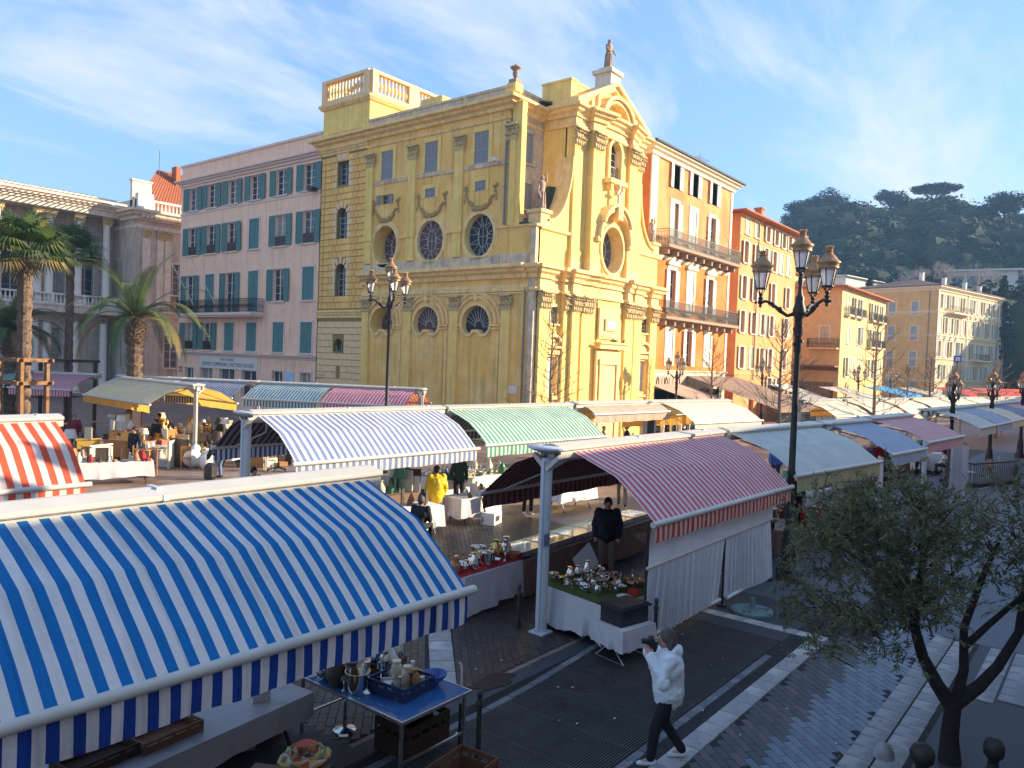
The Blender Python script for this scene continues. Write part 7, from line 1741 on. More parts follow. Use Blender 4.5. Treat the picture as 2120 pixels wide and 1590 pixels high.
clutter(22, 12.6, 31.6, 3.5, 2.6, .0, .3, 'on the ground behind the front flea market table', [A2, A8, A2, A6, A5], ['box', 'frame', 'vase', 'lamp', 'book_stack'], 203, (1.6, 3.2))
# upright pictures, lamps, white van-like panels in the shade
random.seed(61)
for k, (x, y, w, h, m, lb) in enumerate(((17.6, 38.2, .7, 1.7, A1, 'tall white board leaning behind the pine chest'), (18.6, 38.9, .5, 1.9, A1, 'narrow bluish white board under the yellow awning edge'), (13.5, 37.4, .6, .9, A8, 'framed cream picture propped behind the low sideboard'), (21.5, 38.0, .9, 1.0, A3, 'blue framed poster in the shade under the yellow awning'), (22.8, 37.0, .6, .8, A1, 'white framed print in the shade under the yellow awning'))):
    b = MB(); b.box(-w/2, w/2, -.03, .03, 0, h); b.box(-w/2+.05, w/2-.05, -.04, -.03, .05, h-.05, 1); o = b.build('framed_board', [A2, m], None, (x, y, 0 if h > 1.2 else .0), radians(-40)); o.rotation_euler = (-.12, 0, radians(-40)); tag(o, lb, 'board')
item('lamp', 16.35, 35.6, 1.16, A1, 'on the pine chest of drawers', 1.6); item('vase', 16.7, 35.4, 1.16, A1, 'on the pine chest of drawers', 1.4); item('frame', 14.5, 34.5, .96, A8, 'on the ochre yellow cabinet', 1.2)
# van in the shade under row by the pink building: dark stalls goods
for k in range(12):
    x = 24.5+k*.3-2.5; y = 33.5+k*.55-3
    clutter(5, x, y, .9, .9, .8, 0, ('in the dark stall of the row by the pink building, bay %s' % 'abcdefghijkl'[k]), [A1, A2, A6, A8], ['box', 'vase', 'lamp', 'frame'], 70+k, (1.2, 2.2)) if False else None
for k, (s0, lb) in enumerate(((2.3, 'shaded table below the rose striped awning'), (6.8, 'shaded table below the teal striped awning'), (11.0, 'shaded table below the navy striped awning'), (15.2, 'shaded table below the grey green awning'))):
    p = e0+ed*s0; table(p.x-.6, p.y-.3, 3.2, 1.0, .8, atan2(ed.y, ed.x), lb, M_brn, .7, 'dark cloth on the '+lb, seed=80+k)
    clutter(9, p.x-.6, p.y-.3, 3.0, .9, .804, atan2(ed.y, ed.x), 'on the '+lb, [A1, A2, A6, A8, A4], ['box', 'vase', 'lamp', 'frame', 'pot'], 90+k, (1.1, 1.9))
# ---- goods below the second row
table(15.2, 15.4, 1.4, .85, .8, radians(-8), 'white draped table in sun beside the seated man', M_lin, .62, 'bright white cloth on the table beside the seated man', wave=.05, seed=101)
clutter(5, 15.2, 15.4, 1.2, .7, .804, radians(-8), 'on the bright white cloth', [A8, A2, A6], ['book_stack', 'frame', 'box', 'vase'], 102)
table(17.75, 15.5, 1.7, .85, .8, radians(-5), 'table behind the printed cardboard box', M_ling, .6, 'pale grey cloth left of the maroon awning corner', seed=103)
clutter(10, 17.75, 15.5, 1.5, .8, .804, 0, 'on the pale grey cloth', [A6, A2, A1, M_chrome], ['plate', 'pot', 'vase', 'frame', 'figurine'], 104)
table(15.0, 17.6, 4.8, 1.3, .8, radians(-3), 'big shaded table under the dusty blue awning', M_brn, .65, 'dark cloth on the big table under the dusty blue awning', seed=105)
clutter(38, 15.0, 17.6, 4.6, 1.2, .804, radians(-3), 'on the big table under the dusty blue awning', [A6, A2, A1, A8, A7, A4], ['vase', 'lamp', 'figurine', 'frame', 'box', 'jug', 'candlestick', 'pot'], 106, (.9, 1.8))
table(20.6, 18.3, 3.6, 1.2, .8, radians(-3), 'sunlit table crowded with glasses under the green awning', M_lin, .65, 'white cloth of the glassware table under the green awning', seed=107)
clutter(44, 20.6, 18.3, 3.4, 1.1, .804, radians(-3), 'on the glassware table', [A1, A1, A8, A7, M_chrome, A3], ['goblet', 'vase', 'plate', 'bottle', 'jug', 'bowl'], 108, (.8, 1.4))
table(21.6, 14.5, 1.9, .8, .78, radians(-4), 'trestle table with a crooked white cloth behind the maroon awning', M_lin, .42, 'crooked white cloth with blue books behind the maroon awning', wave=.05, seed=109)
clutter(8, 21.6, 14.5, 1.7, .7, .784, 0, 'on the crooked white cloth', [A3, A1, A8, M_redc], ['book_stack', 'plate', 'box'], 110)
t = empty('cardboard_box', (17.9, 14.85, 0), .3, 'white printed cardboard box standing in front of the pale grey cloth', 'box'); b = MB(); b.box(-.3, .3, -.22, .22, 0, .36); b.build('carton', A1, t); b = MB(); b.box(-.2, .12, -.226, -.221, .1, .26); b.build('print', A6, t)
t = empty('folding_chair', (17.7, 15.0, 0), .3, 'cream folding chair with a dark crossed frame beside the cardboard box', 'chair'); b = MB(); b.box(-.25, .25, -.02, .0, .4, .85); b.build('canvas', A8, t)
for s in (-1, 1): b = MB(); b.bar((s*.25, -.03, .85), (-s*.25, -.05, .05), .025); b.build('leg', M_iron, t)
t = empty('trestle', (19.1, 15.6, 0), .2, 'folded white trestle legs under the maroon awning edge', 'trestle')
for s in (-1, 1): b = MB(); b.bar((s*.35, 0, .75), (-s*.35, .05, .02), .035); b.build('leg', M_white, t)
# dark goods in the red stall
t = empty('clothes_rack', (15.6, 8.1, 0), .9, 'dark crossed folding rack inside the red striped stall', 'rack')
for s in (-1, 1): b = MB(); b.bar((s*.45, 0, 1.0), (-s*.45, .06, .05), .04); b.build('leg', M_steel, t)
b = MB(); b.box(-.6, .6, -.3, .3, .98, 1.06); b.build('tabletop', M_brn, t)
o = MB(); o.poly([(0, 0, 0), (.34, .02, .42), (.12, .04, .85), (-.26, .02, .5)]); o.poly([(0, .03, 0), (.34, .05, .42), (.12, .07, .85), (-.26, .05, .5)][::-1]); tag(o.build('hanging_cloth', M_ling, None, (13.9, 8.9, .25), -.6), 'pale grey cloth hanging by a corner inside the red striped stall', 'cloth')
b = MB(); b.box(-.4, .4, -.25, .25, 0, .5); b.box(-.42, .42, -.27, .27, .5, .54); tag(b.build('trunk_box', C('dark_brown_box', (.05, .025, .015)), None, (13.1, 8.7, 0), .1), 'dark trunk on the ground behind the silver table', 'trunk')

# ================================================================== STALLS UNDER THE GREY AND PALE AWNINGS
def hanging(x, y, z, w, h, rz, m, label, cat='cloth', nm='hanging_cloth'):
    b = MB(); n = 20
    for i in range(n+1):
        for j in range(5): b.v.append((-w/2+w*i/n, .04*sin(i*1.3)*(.5+j/5)+.05*sin(i*.5), -h*j/4*(1+.05*sin(i*.9))))
    for i in range(n):
        for j in range(4): k = i*5+j; b.face((k, k+5, k+6, k+1))
    return tag(b.build(nm, m, None, (x, y, z), rz, smooth=True), label, cat)
hanging(21.0, 8.6, 2.4, 3.4, 2.2, 0, M_ling, 'grey sheet closing the back of the stall under the grey awning')
hanging(19.0, 6.9, 2.1, .5, 2.0, .2, M_lin, 'narrow white sheet hanging beside the tall street lamp')
hanging(26.6, 6.0, 2.3, 1.4, 2.0, .3, M_plast, 'bunched clear plastic sheet hanging under the pale blue awning', 'plastic sheet')
hanging(33.6, 4.85, 2.4, .8, 2.3, 1.0, M_ling, 'long grey cloth hanging at the end of the dusty pink awning')
hanging(34.4, 5.0, 2.4, .5, 2.3, .4, A8, 'pale cloth hanging beside the long grey cloth at the pink awning')
for k, (x, y, m, lb) in enumerate(((23.9, 6.95, M_redc, 'bright red cloth covered table under the grey awning'), (26.4, 6.9, M_redc, 'second red cloth table half hidden by the olive tree'), (20.6, 7.2, M_brn, 'brown cloth table just behind the tall street lamp'))):
    table(x, y, 1.2, .9, .75, -.1*k, lb.replace('cloth covered ', '')+' frame' if k else 'table frame under the bright red cloth', m, .5, lb, seed=120+k)
clutter(6, 23.9, 6.95, 1.0, .7, .754, 0, 'on the bright red cloth', [A4, A6, A1], ['box', 'bowl', 'bucket'], 130, (1, 1.6)); clutter(8, 20.6, 7.2, 1.0, .8, .754, 0, 'on the brown cloth behind the tall lamp', [A6, A2, A1], ['box', 'vase', 'lamp', 'book_stack'], 131, (1, 1.6))
item('bucket', 22.2, 5.9, .55, A4, 'below the grey awning valance', 1.6)
for k in range(9):
    x = 25.2+k*1.05; m = (A6, M_brn, A2, M_ling, A3, M_redc, A6, A8, M_brn)[k]; b = MB(); n = 10
    b.box(-.25, .25, -.08, .08, -1.0, -.05); b.box(-.38, .38, -.05, .05, -.25, -.05); b.tube([(0, 0, -.05), (0, 0, .08), (.05, 0, .1)], .01, 4); tag(b.build('hanging_garment', m, None, (x, 7.6-.1*k, 2.3), U(-.6, .6)), 'garment on a hanger, %s' % ('dark with long sleeves nearest the olive', 'brown beside the dark one', 'amber brown near the plastic sheet', 'grey in the middle of the rail', 'blue in the middle of the rail', 'red right of the blue one', 'black right of the red one', 'cream near the end of the rail', 'brown at the end of the rail')[k], 'garment', 'garments on the rail')
b = MB(); b.tube([(24.6, 7.62, 2.4), (34, 6.7, 2.4)], .02, 6); tag(b.build('garment_rail', M_steel), 'long thin rail carrying garments under the pale and pink awnings', 'rail')
# fenced terrace on the right
t = empty('terrace_fence', (0, 0, 0), 0, 'low black railing on a dark plinth round the cafe terrace at the right', 'fence')
fp_ = [(41.0, 6.6), (40.3, 5.2), (43.8, 3.9), (51.5, 4.6)]
for a, c in zip(fp_, fp_[1:]):
    b = MB(); b.bar((a[0], a[1], .08), (c[0], c[1], .08), .3, .16); b.build('plinth', M_iron, t); b = MB(); b.bar((a[0], a[1], 1.05), (c[0], c[1], 1.05), .06); b.build('rail', M_iron, t); l = sqrt((c[0]-a[0])**2+(c[1]-a[1])**2); n = int(l/.16); b = MB()
    for k in range(n+1): b.bar((a[0]+(c[0]-a[0])*k/n, a[1]+(c[1]-a[1])*k/n, .15), (a[0]+(c[0]-a[0])*k/n, a[1]+(c[1]-a[1])*k/n, 1.05), .018)
    b.build('balusters', M_iron, t)
for k, (x, y) in enumerate(((42.5, 5.6), (44.0, 5.0), (45.6, 5.3), (47.2, 5.2), (43.4, 6.6), (46.2, 6.4))):
    tt = empty('cafe_chair', (x, y, 0), k*1.1, 'metal cafe chair on the fenced terrace, %s' % ('nearest the fence corner', 'second along the fence', 'in the middle of the terrace', 'farthest along the fence', 'behind the nearest one', 'at the back of the terrace')[k], 'chair', 'cafe chairs on the fenced terrace'); b = MB(); b.box(-.2, .2, -.2, .2, .43, .46); b.build('seat', M_steel, tt)
    b = MB()
    for s in (-1, 1): b.tube([(s*.19, -.19, 0), (s*.19, -.17, .44), (s*.19, .17, .44), (s*.19, .22, .9)], .014, 5); b.tube([(s*.19, .17, .44), (s*.19, .24, 0)], .014, 5)
    b.build('frame', M_steel, tt); b = MB(); b.box(-.19, .19, .2, .22, .68, .9); b.build('backrest', M_steel, tt)
table(45.0, 7.6, 1.2, .8, 1.0, .2, 'small table frame under the white box cloth on the terrace', M_lin, .85, 'boxy white cloth on a table behind the fenced terrace', seed=140)
b = MB(); b.box(38.8, 39.6, 5.95, 6.3, -.004, .004); tag(b.build('pale_slab', P_lime[0]), 'single pale slab set in the paving before the terrace fence', 'slab')
b = MB(); b.slab([(40, 5.0), (49, 3.0), (49, 2.9), (40, 4.9)], -.004, .002); tag(b.build('pale_line', P_lime[0]), 'thin pale line in the paving before the terrace fence', 'paving line')

# ================================================================== SHOP AWNINGS IN FRONT OF THE HOUSES
def shop_awning(x, y, w, proj, z0, z1, rz, m, label, val=.25, frame=True):
    t = empty('shop_awning', (x, y, 0), rz, label, 'awning', 'shop awnings along the house fronts')
    b = MB(); b.prism([(0, z0-.03), (0, z0), (w, z0), (w, z0-.03)], 0, .02); i = b.V((0, 0, z0), (w, 0, z0), (w, -proj, z1), (0, -proj, z1), (0, 0, z0-.03), (w, 0, z0-.03), (w, -proj, z1-.03), (0, -proj, z1-.03))
    for f in ((0,1,2,3), (4,7,6,5), (0,3,7,4), (1,5,6,2), (2,6,7,3)): b.face([i+k for k in f])
    b.build('canvas', m, t); b = MB(); b.box(0, w, -proj-.02, -proj, z1-val, z1-.03); b.build('valance', m, t)
    if frame:
        for xx in (.05, w-.05): b = MB(); b.bar((xx, -proj+.05, 0), (xx, -proj+.05, z1-.05), .07); b.build('post', M_iron, t)
        for k in range(int(w/1.6)):
            b = MB(); b.box(.1+k*1.6, 1.6+k*1.6, -proj+.03, -proj+.06, .15, min(2.0, z1-.4)); b.build('glass_screen', M_glass, t)
    return t
M_bge = C('beige_canvas', (.60, .42, .32), trans=.15); M_brc = C('brown_canvas', (.36, .24, .18), trans=.1)
shop_awning(51.8, 28.0, 5.6, 3.2, 3.6, 2.7, 0, M_bge, 'pinkish beige shop awning below the shop sign')
shop_awning(58.0, 28.0, 7.6, 8.0, 4.3, 2.1, radians(-8), M_brc, 'wide brown awning sloping far out beside the ochre house')
shop_awning(67.5, 24.0, 8.5, 3.5, 2.9, 2.3, 0, M_white, 'long white canopy before the orange house doorway')
shop_awning(76.2, 27.9, 5.5, 3.5, 3.6, 2.6, 0, F_gy, 'grey shop awning at the end of the orange house')
shop_awning(81, 24.5, 8, 4, 3.5, 2.6, 0, M_white, 'white canopy between the orange and the lemon houses')
shop_awning(90.2, 22.5, 9.5, 4.0, 3.6, 2.8, 0, C('bright_blue_canvas', (.05, .30, .62)), 'bright blue awning below the lemon house')
shop_awning(100.5, 21.5, 8, 4.0, 3.5, 2.7, 0, M_white, 'white canopy before the lemon house corner')
M_rdc = C('red_canvas', (.58, .06, .05), trans=.1)
shop_awning(110, 19.5, 11, 4.5, 3.6, 2.8, radians(-8), M_rdc, 'long red awning before the tan side wall')
shop_awning(122, 17.0, 12, 4.0, 3.6, 2.8, radians(-10), M_rdc, 'second long red awning before the cream building')
shop_awning(136, 15.0, 14, 4.0, 3.5, 2.9, radians(-12), C('bright_red_canvas', (.75, .08, .04), trans=.1), 'brightest red awning in sun before the cream building')
shop_awning(150, 12.0, 14, 4.0, 3.6, 2.9, radians(-12), C('dark_green_canvas', (.04, .10, .08)), 'dark green awning at the far right')
b = MB(); b.box(100, 103, 11.8, 13, 0, 3.4); tag(b.build('kiosk', M_or2), 'small orange brick kiosk among the far awnings', 'kiosk')
for k in range(7):
    b = MB(); x = 47.6+k*1.15; b.lathe([(.13, 0), (.12, .7), (.15, .75), (.1, .95), (.02, 1.0)], 10, (x, 25.3-.1*k, 0)); tag(b.build('stone_bollard', M_cream, smooth=50), 'pale stone bollard in the row before the church door', 'bollard', 'stone bollards before the church')
# far stalls' darkness: simple draped goods tables
for k, (x, y) in enumerate(((33.5, 18.0), (36.2, 17.4), (45.5, 14.8), (50.5, 14.2), (56, 13.2), (40.5, 8.8), (45, 8.2), (50, 7.6), (28, 8.6), (31, 8.2))):
    lb = ('below the sunlit cream awning', 'right end below the sunlit cream awning', 'below the awning by the bare tree', 'below the yellow lit gap', 'below the sloping seam awning', 'below the cream grey awning of the far group', 'below the second awning of the far group', 'below the third awning of the far group', 'below the pale blue fine striped awning', 'below the dusty pink awning')[k]
    table(x, y, 3, 1.0, .8, -.1, 'goods table '+lb, M_brn if k % 2 else M_lin, .6, 'table cloth '+lb, seed=150+k)
    clutter(8, x, y, 2.8, .9, .804, -.1, 'on the goods table '+lb, [A1, A2, A6, A8, M_redc, A7], ['box', 'vase', 'lamp', 'frame', 'pot', 'bottle'], 160+k, (1.1, 2.0))
# poster on a post below the salmon awning
b = MB(); b.box(-.22, .22, -.03, .03, .9, 2.7); b.box(-.16, .16, -.04, -.03, 1.0, 2.6, 1); tag(b.build('poster_panel', [M_metal, A6], None, (30.2, 16.2, 0), -.7), 'narrow grey panel with dark prints on the post under the salmon awning', 'panel')
# pigeons on the portal
for k, x in enumerate((43.3, 43.55, 43.7, 44.8)):
    b = MB(); b.blob((0, 0, .1), .1, 0, 8, 5, 0, (1.5, .8, .8)); b.blob((.14, 0, .2), .05, 0, 6, 5); b.box(-.28, -.1, -.03, .03, .06, .1); tag(b.build('pigeon', A6, None, (x, 26.28, 6.4), k*1.3), 'dark pigeon on the ledge over the church door', 'pigeon', 'pigeons over the church door')
# stickers on posts
b = MB(); b.box(-.05, .05, -.003, .003, 0, .22); tag(b.build('sticker', M_ink, None, (11.27, 8.03, 1.62), -.7), 'small dark scribble sticker on the round grey post', 'sticker')
b = MB(); b.box(-.09, .09, -.003, .003, 0, .3); tag(b.build('sticker', A3, None, (11.08, 17.38, .35), -.9), 'blue graffiti sticker low on the grey post of the second row', 'sticker')

# fallen leaves and scraps on the foreground paving
random.seed(303); b = MB()
for k in range(420):
    x, y = U(6.2, 16), U(1.2, 9); a = U(0, 6.28); l = U(.012, .035); w = l*U(.3, .6); z = .016+U(0, .004); c_, s_ = cos(a), sin(a)
    b.poly([(x-l*c_, y-l*s_, z), (x+w*s_, y-w*c_, z+U(0, .008)), (x+l*c_, y+l*s_, z), (x-w*s_, y+w*c_, z+.004)], 0 if k % 6 else 1)
tag(b.build('litter', [C('dry_leaf', (.16, .11, .05)), A1]), 'scattered fallen leaves and paper scraps on the foreground paving', 'litter', kind='stuff')
# ================================================================== PEOPLE
M_skin = mat('skin', (.50, .27, .19), rough=.55, var=.06, scale=8)
def fused(name, b, m, parent, vox=.02, sm=4, iters=.5):
    o = b.build(name, m, parent, smooth=True); r = o.modifiers.new('r', 'REMESH'); r.mode = 'VOXEL'; r.voxel_size = vox; r.use_smooth_shade = True
    s = o.modifiers.new('s', 'SMOOTH'); s.iterations = sm; s.factor = iters; return o
def limb3(b, pts, rad, n=10):
    b.tube(pts, rad, n)
    for p, r in zip(pts, rad): b.blob(p, r*.99, 0, n, 6)
def hand(b, w, d, upv, s=1.):
    """palm + five bent fingers; w wrist, d direction of the fingers, upv side of the thumb"""
    w = Vector(w); d = Vector(d).normalized(); upv = Vector(upv); upv = (upv-d*upv.dot(d)).normalized(); nn = d.cross(upv)
    b.tube([w, w+d*.05*s, w+d*.085*s], [.024*s, .034*s, .034*s], 8)
    for k, (l, off) in enumerate(((.07, .028), (.078, .010), (.072, -.009), (.056, -.026))):
        p = w+d*.08*s+upv*off*s; q = p+d*l*.5*s; b.tube([p, q, q+(d*.6+nn*.7).normalized()*l*.5*s], [.0095*s, .009*s, .007*s], 6)
    p = w+d*.03*s+upv*.025*s; q = p+(d*.5+upv*.8).normalized()*.035*s; b.tube([p, q, q+(d+upv*.2).normalized()*.03*s], [.012*s, .0105*s, .008*s], 6)
POSES = {
 'stand': dict(lean=(0, 0), l=[(.0, .1, .92), (.03, .11, .5), (0, .12, .08)], r=[(0, -.1, .92), (.02, -.11, .5), (-.02, -.12, .08)], la=[(0, .19, 1.40), (-.02, .26, 1.13), (.06, .25, .88)], ra=[(0, -.19, 1.40), (-.02, -.26, 1.13), (.06, -.25, .88)]),
 'walk_photo': dict(lean=(.03, 0), l=[(.0, .09, .9), (.16, .10, .49), (.21, .10, .07)], r=[(0, -.09, .9), (.02, -.10, .48), (-.22, -.10, .10)], la=[(.03, .19, 1.37), (.12, .27, 1.12), (.27, .10, 1.40)], ra=[(.03, -.19, 1.37), (.13, -.26, 1.13), (.27, -.08, 1.38)]),
 'walk': dict(lean=(.03, 0), l=[(.0, .1, .9), (.2, .11, .5), (.28, .11, .09)], r=[(0, -.1, .9), (.0, -.11, .48), (-.3, -.11, .12)], la=[(0, .2, 1.38), (-.12, .25, 1.12), (-.08, .25, .88)], ra=[(0, -.2, 1.38), (.1, -.25, 1.12), (.25, -.23, .93)]),
 'sit': dict(lean=(.06, 0), l=[(-.0, .1, .5), (.40, .14, .50), (.42, .14, .08)], r=[(0, -.1, .5), (.40, -.14, .5), (.38, -.14, .08)], la=[(.06, .19, .98), (.08, .25, .72), (.30, .16, .62)], ra=[(.06, -.19, .98), (.08, -.25, .72), (.3, -.16, .62)], dz=-.42),
 'bend': dict(lean=(.38, -.16), l=[(-.05, .1, .9), (.05, .11, .5), (0, .12, .08)], r=[(-.05, -.1, .9), (.03, -.11, .5), (-.02, -.12, .08)], la=[(.30, .19, 1.2), (.42, .22, .98), (.50, .18, .80)], ra=[(.30, -.19, 1.2), (.42, -.22, .98), (.52, -.15, .82)]),
}
def person(x, y, rz, label, top, legs, hair, pose='stand', h=1.7, bulk=1., long_coat=0., shoe=None, hairlen=0, hood=False, hat=None, skin=None, head_turn=0., fine=False):
    P = POSES[pose]; k = h/1.7; t = empty('person', (x, y, 0), rz, label, 'person'); t.scale = (k, k, k); sk = skin or M_skin; vx = .014 if fine else .022
    lx, lz = P['lean']; dz = P.get('dz', 0); pel = Vector(((P['l'][0][0]), 0, .94+dz)); ch = Vector((lx*.75, 0, 1.25+dz+lz*.6)); nk = Vector((lx, 0, 1.44+dz+lz)); hd = Vector((lx+.03+(.05 if pose == 'bend' else 0), 0, 1.585+dz+lz*1.05))
    b = MB(); limb3(b, [pel, ch, nk], [.13, .13, .06]); b.tube([nk, nk+(hd-nk)*.6], [.052, .05], 8); b.blob(hd, .1, 0, 14, 10, 0, (.98, .80, 1.18)); b.blob(hd+Vector((.02, 0, -.06)), .07, 0, 10, 8, 0, (1, .85, .9))
    b.tube([hd+Vector((.085, 0, .02)), hd+Vector((.118, 0, -.022)), hd+Vector((.09, 0, -.03))], [.009, .016, .012], 6)
    for s in (-1, 1): b.blob(hd+Vector((-.005, s*.082, -.005)), .024, 0, 8, 5, 0, (.9, .4, 1.2)); b.blob(hd+Vector((.08, s*.032, .012)), .012, 0, 6, 4)
    b.blob(hd+Vector((.088, 0, -.062)), .016, 0, 6, 4, 0, (.5, 1.5, .5))
    for s, lg, ar in ((1, P['l'], P['la']), (-1, P['r'], P['ra'])):
        lg = [Vector(p) for p in lg]; ar = [Vector(p) for p in ar]
        limb3(b, lg, [.085, .06, .04]); limb3(b, ar, [.05, .042, .03]); limb3(b, [lg[2], lg[2]+Vector((.13, 0, -.05))], [.035, .03])
        d = (ar[2]-ar[1]).normalized(); hand(b, ar[2], d if pose != 'walk_photo' else Vector((.2, -s*.6, .75)), Vector((0, -s, .2)) if pose != 'walk_photo' else Vector((-.8, 0, .2)), 1.)
    fused('body', b, sk, t, vx*.8 if fine else .016, 1, .4)
    # eyes and mouth
    b = MB()
    for s in (-1, 1): b.blob(hd+Vector((.089, s*.032, .012)), .008, 0, 6, 4)
    b.build('eyes', M_dark, t)
    bk = 1.0*bulk; b = MB(); limb3(b, [pel+Vector((0, 0, -.02-long_coat)), ch, nk+Vector((0, 0, -.05))], [.155*bk, .165*bk, .09*bk], 12)
    for s in (-1, 1):
        b.blob(pel+Vector((0, s*.06*bk, 0)), .13*bk, 0, 10, 7); b.blob(ch+Vector((0, s*.07*bk, 0)), .145*bk, 0, 10, 7)
        ar = [Vector(p) for p in (P['la'] if s > 0 else P['ra'])]; limb3(b, [nk+Vector((0, s*.06, -.06)), ar[0], ar[1], ar[1].lerp(ar[2], .93)], [.075*bk, .083*bk, .072*bk, .055*bk])
    if hood: limb3(b, [nk+Vector((-.07, -.07, .02)), nk+Vector((-.12, 0, .0)), nk+Vector((-.07, .07, .02))], [.06, .085, .06])
    jk = fused('jacket', b, top, t, vx, 4)
    if fine or bulk > 1.1:
        tx = bpy.data.textures.new('puff', 'CLOUDS'); tx.noise_scale = .09; dm = jk.modifiers.new('d', 'DISPLACE'); dm.texture = tx; dm.strength = .035; dm.mid_level = .5
    b = MB(); b.blob(pel+Vector((0, 0, -.04)), .135, 0, 12, 8)
    for s, lg in ((1, P['l']), (-1, P['r'])):
        lg = [Vector(p) for p in lg]; limb3(b, [lg[0]+Vector((0, 0, -.0)), lg[1], lg[2]+Vector((0, 0, .03))], [.105, .075, .062])
    fused('trousers', b, legs, t, vx, 3)
    for s, lg in ((1, P['l']), (-1, P['r'])):
        a = Vector(lg[2]); b = MB(); b.box(0, 0, 0, 0, 0, 0) if False else None
        limb3(b, [a+Vector((-.035, 0, -.03)), a+Vector((.05, 0, -.04)), a+Vector((.15, 0, -.052))], [.045, .042, .033]); fused('shoe', b, shoe or M_dark, t, .016, 2)
    b = MB()
    if hat:
        b.blob(hd+Vector((-.008, 0, .05)), .112, 0, 14, 8, 0, (1, .9, .85)); fused('hat', b, hat, t, .014, 2)
    if hair:
        b = MB(); b.blob(hd+Vector((-.022, 0, .028)), .112, 0, 14, 10, 0, (1.0, .88, 1.1))
        if hairlen: limb3(b, [hd+Vector((-.05, -.06, -.02)), hd+Vector((-.065, -.062, -.12))], [.058, .045]); limb3(b, [hd+Vector((-.05, .06, -.02)), hd+Vector((-.065, .062, -.12))], [.058, .045]); limb3(b, [hd+Vector((-.08, 0, .0)), hd+Vector((-.09, 0, -.13))], [.065, .055])
        fused('hair', b, hair, t, .014, 2, .4)
    return t
H_gr = mat('grey_brown_hair', (.09, .075, .07), rough=.6, var=.35, scale=18); H_bk = C('dark_hair', (.02, .016, .014), rough=.5)
J_wh = mat('white_puffer', (.72, .76, .80), rough=.6, var=.05, scale=5, bump=.4, bscale=9); J_ye = mat('yellow_puffer', (.72, .44, .015), rough=.5, var=.1, scale=5, bump=.5, bscale=7)
J_bk = C('black_cloth', (.018, .018, .022), rough=.8); J_bl = C('denim', (.10, .16, .28), rough=.8); J_kh = C('khaki_cloth', (.22, .17, .13), rough=.85); J_mu = C('mustard_knit', (.50, .27, .04), rough=.9); S_wh = C('white_shoe', (.68, .70, .74), rough=.5)
wmn = person(8.73, 4.28, radians(127), 'woman in a white puffer jacket walking while raising a camera to her face', J_wh, J_bk, H_gr, 'walk_photo', 1.66, 1.28, .04, S_wh, 1, True, fine=True)
b = MB(); b.box(-.035, .035, -.07, .07, -.045, .05); b.lathe([(.034, 0), (.038, .01), (.038, .09), (.032, .09)], 12, (0, 0, 0)) if False else b.tube([(.03, 0, 0), (.12, 0, 0)], .036, 12); b.box(-.02, .02, -.03, .03, .05, .07)
co = wmn.matrix_basis @ Vector((.235, 0, 1.545)); tag(b.build('camera', M_blk, None, (8.73+.235*cos(radians(127)), 4.28+.235*sin(radians(127)), 1.51), radians(127)), 'black photo camera held up by the woman in white', 'camera')
b = MB(); b.tube([(.08, .08, 1.47), (.0, .11, 1.42), (-.02, .05, 1.47), (-.02, -.05, 1.47), (.0, -.1, 1.42), (.08, -.08, 1.47)], .009, 5); b.build('camera_strap', M_ink, wmn)
person(15.45, 9.3, radians(213), 'man in a dark jacket and khaki trousers standing inside the red striped stall', J_bk, J_kh, H_bk, 'stand', 1.82, 1.3)
person(16.4, 15.75, radians(60), 'person in a bright yellow puffer jacket seen from behind by the white table', J_ye, J_bl, H_bk, 'stand', 1.76, 1.28, .12)
person(14.3, 14.3, radians(20), 'seated grey haired man in dark clothes beside the bright white cloth', J_bk, J_bk, H_gr, 'sit', 1.72, 1.1)
person(14.75, 30.9, radians(-160), 'man in black clothes standing by the front flea market table', J_bk, J_bk, H_bk, 'stand', 1.74, 1.15)
person(20.0, 38.6, radians(200), 'man in a mustard shirt and jeans bending over the goods under the yellow awning', J_mu, J_bl, H_bk, 'bend', 1.8)
person(16.5, 27.5, radians(150), 'dark figure in a long coat with a bag near the round grey post', J_bk, J_bl, H_bk, 'bend', 1.6, 1.25, .1)
t_ = MB(); t_.lathe([(.2, 0), (.24, .1), (.22, .5), (.1, .62)], 10, (15.95, 27.3, 0)); tag(t_.build('shopping_bag', M_blk), 'black shopping bag beside the dark figure in a long coat', 'bag')
person(23.5, 13.6, radians(30), 'person in dark trousers walking behind the red striped awning', J_bk, J_kh, H_bk, 'walk', 1.75)
person(19.9, 15.0, radians(-120), 'person in black trousers and white shoes behind the maroon awning', J_bk, J_bk, H_bk, 'stand', 1.7, shoe=S_wh)
person(34.6, 21.3, radians(-60), 'person with an orange cap in front of the church', C('brown_coat', (.10, .06, .05)), J_bk, None, 'stand', 1.72, hat=C('orange_cap', (.75, .16, .03)))
person(35.9, 20.6, radians(120), 'person in a dark coat in front of the church door', J_bk, J_bk, H_bk, 'walk', 1.76)
person(41.2, 7.6, radians(200), 'person in a yellow jacket under the far cream awning', J_ye, J_bk, H_bk, 'stand', 1.7)
person(43.8, 6.9, radians(100), 'person in a pale top seated at the fenced terrace', A1, J_bk, H_bk, 'sit', 1.7)
person(24.9, 8.0, radians(250), 'stallholder in black under the grey awning', J_bk, J_bk, H_bk, 'stand', 1.7)
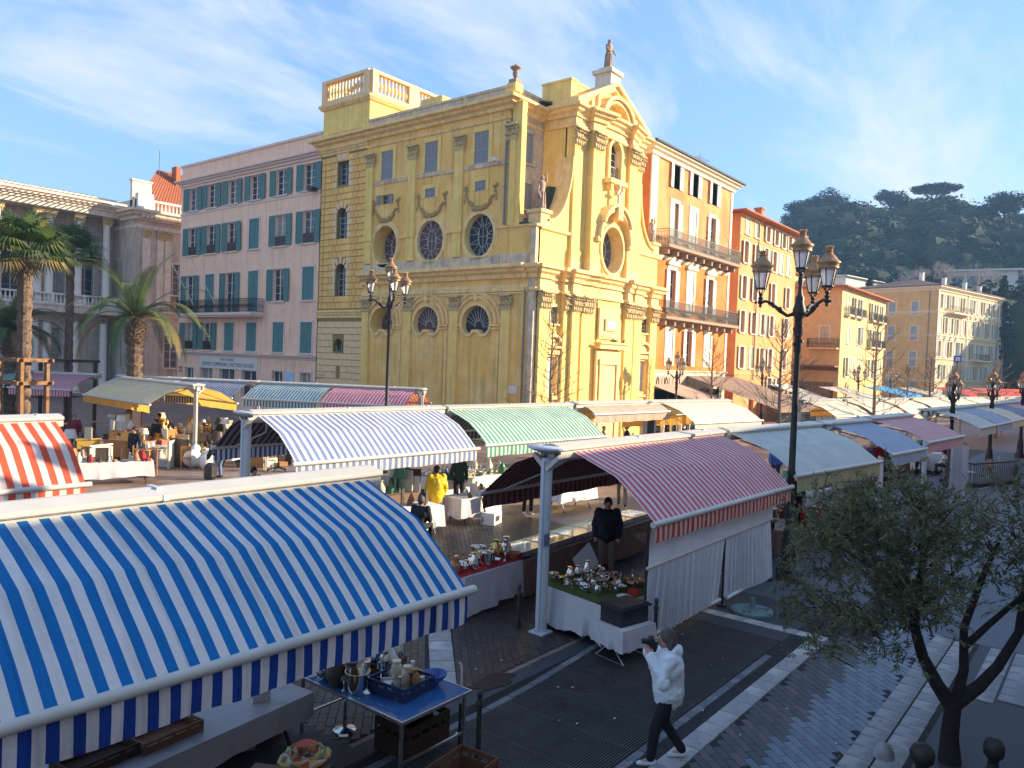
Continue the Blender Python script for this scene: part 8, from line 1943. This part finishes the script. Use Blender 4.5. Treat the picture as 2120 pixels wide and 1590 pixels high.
person(19.2, 17.4, radians(240), 'stallholder in a dark green coat behind the glassware table', C('dark_green_coat', (.03, .06, .04)), J_bk, H_bk, 'stand', 1.72)
person(13.4, 17.0, radians(250), 'browser in a grey coat under the dusty blue awning', M_ling, J_bk, H_bk, 'stand', 1.7)

for k, (x, y, rz, m, lg, ps, lb) in enumerate(((30.5, 12.4, 40, J_bk, J_bl, 'walk', 'person in black walking in the aisle behind the grey awning'), (33.5, 11.8, 200, A3, J_bk, 'walk', 'person in blue walking in the aisle towards the church'), (38.5, 11.0, 120, C('burgundy_coat', (.18, .02, .03)), J_bk, 'stand', 'person in a burgundy coat in the aisle by the far awnings'), (26.5, 13.0, 300, A8, J_bl, 'stand', 'person in a beige coat and jeans in the middle aisle'), (21.6, 30.5, 220, J_bl, J_bk, 'walk', 'person in a denim jacket crossing the sunlit square by the lamp'), (17.8, 35.2, 200, J_bk, J_bl, 'stand', 'stallholder in black between the pine chest and the china table'), (15.5, 38.4, 250, C('burgundy_coat', (.18, .02, .03)), J_bk, 'stand', 'person in a burgundy coat far back in the sunlit flea market'), (44.5, 9.8, 100, J_bk, J_bk, 'walk', 'person in black far along the aisle beside the far group'), (50.5, 9.6, 280, A1, J_bl, 'walk', 'person in a pale coat far along the aisle'), (22.6, 20.6, 240, J_bk, J_kh, 'stand', 'man in black and khaki behind the green striped awning'), (12.6, 19.3, 270, J_bk, J_bk, 'stand', 'dark figure behind the dusty blue awning stall'))):
    person(x, y, radians(rz), lb, m, lg, H_bk if k % 3 else H_gr, ps, 1.64+.03*(k % 5), 1.1)
# ================================================================== AIR
b = MB(); b.box(-620, 920, -720, 820, -2.0, 112)
m = bpy.data.materials.new('haze'); m.use_nodes = True; n = m.node_tree.nodes; n.clear()
ou = n.new('ShaderNodeOutputMaterial'); pvn = n.new('ShaderNodeVolumePrincipled'); pvn.inputs['Color'].default_value = (.32, .6, 1, 1); pvn.inputs['Density'].default_value = .00048; pvn.inputs['Anisotropy'].default_value = .1
m.node_tree.links.new(pvn.outputs[0], ou.inputs['Volume']); tag(b.build('haze', m), kind='stuff')
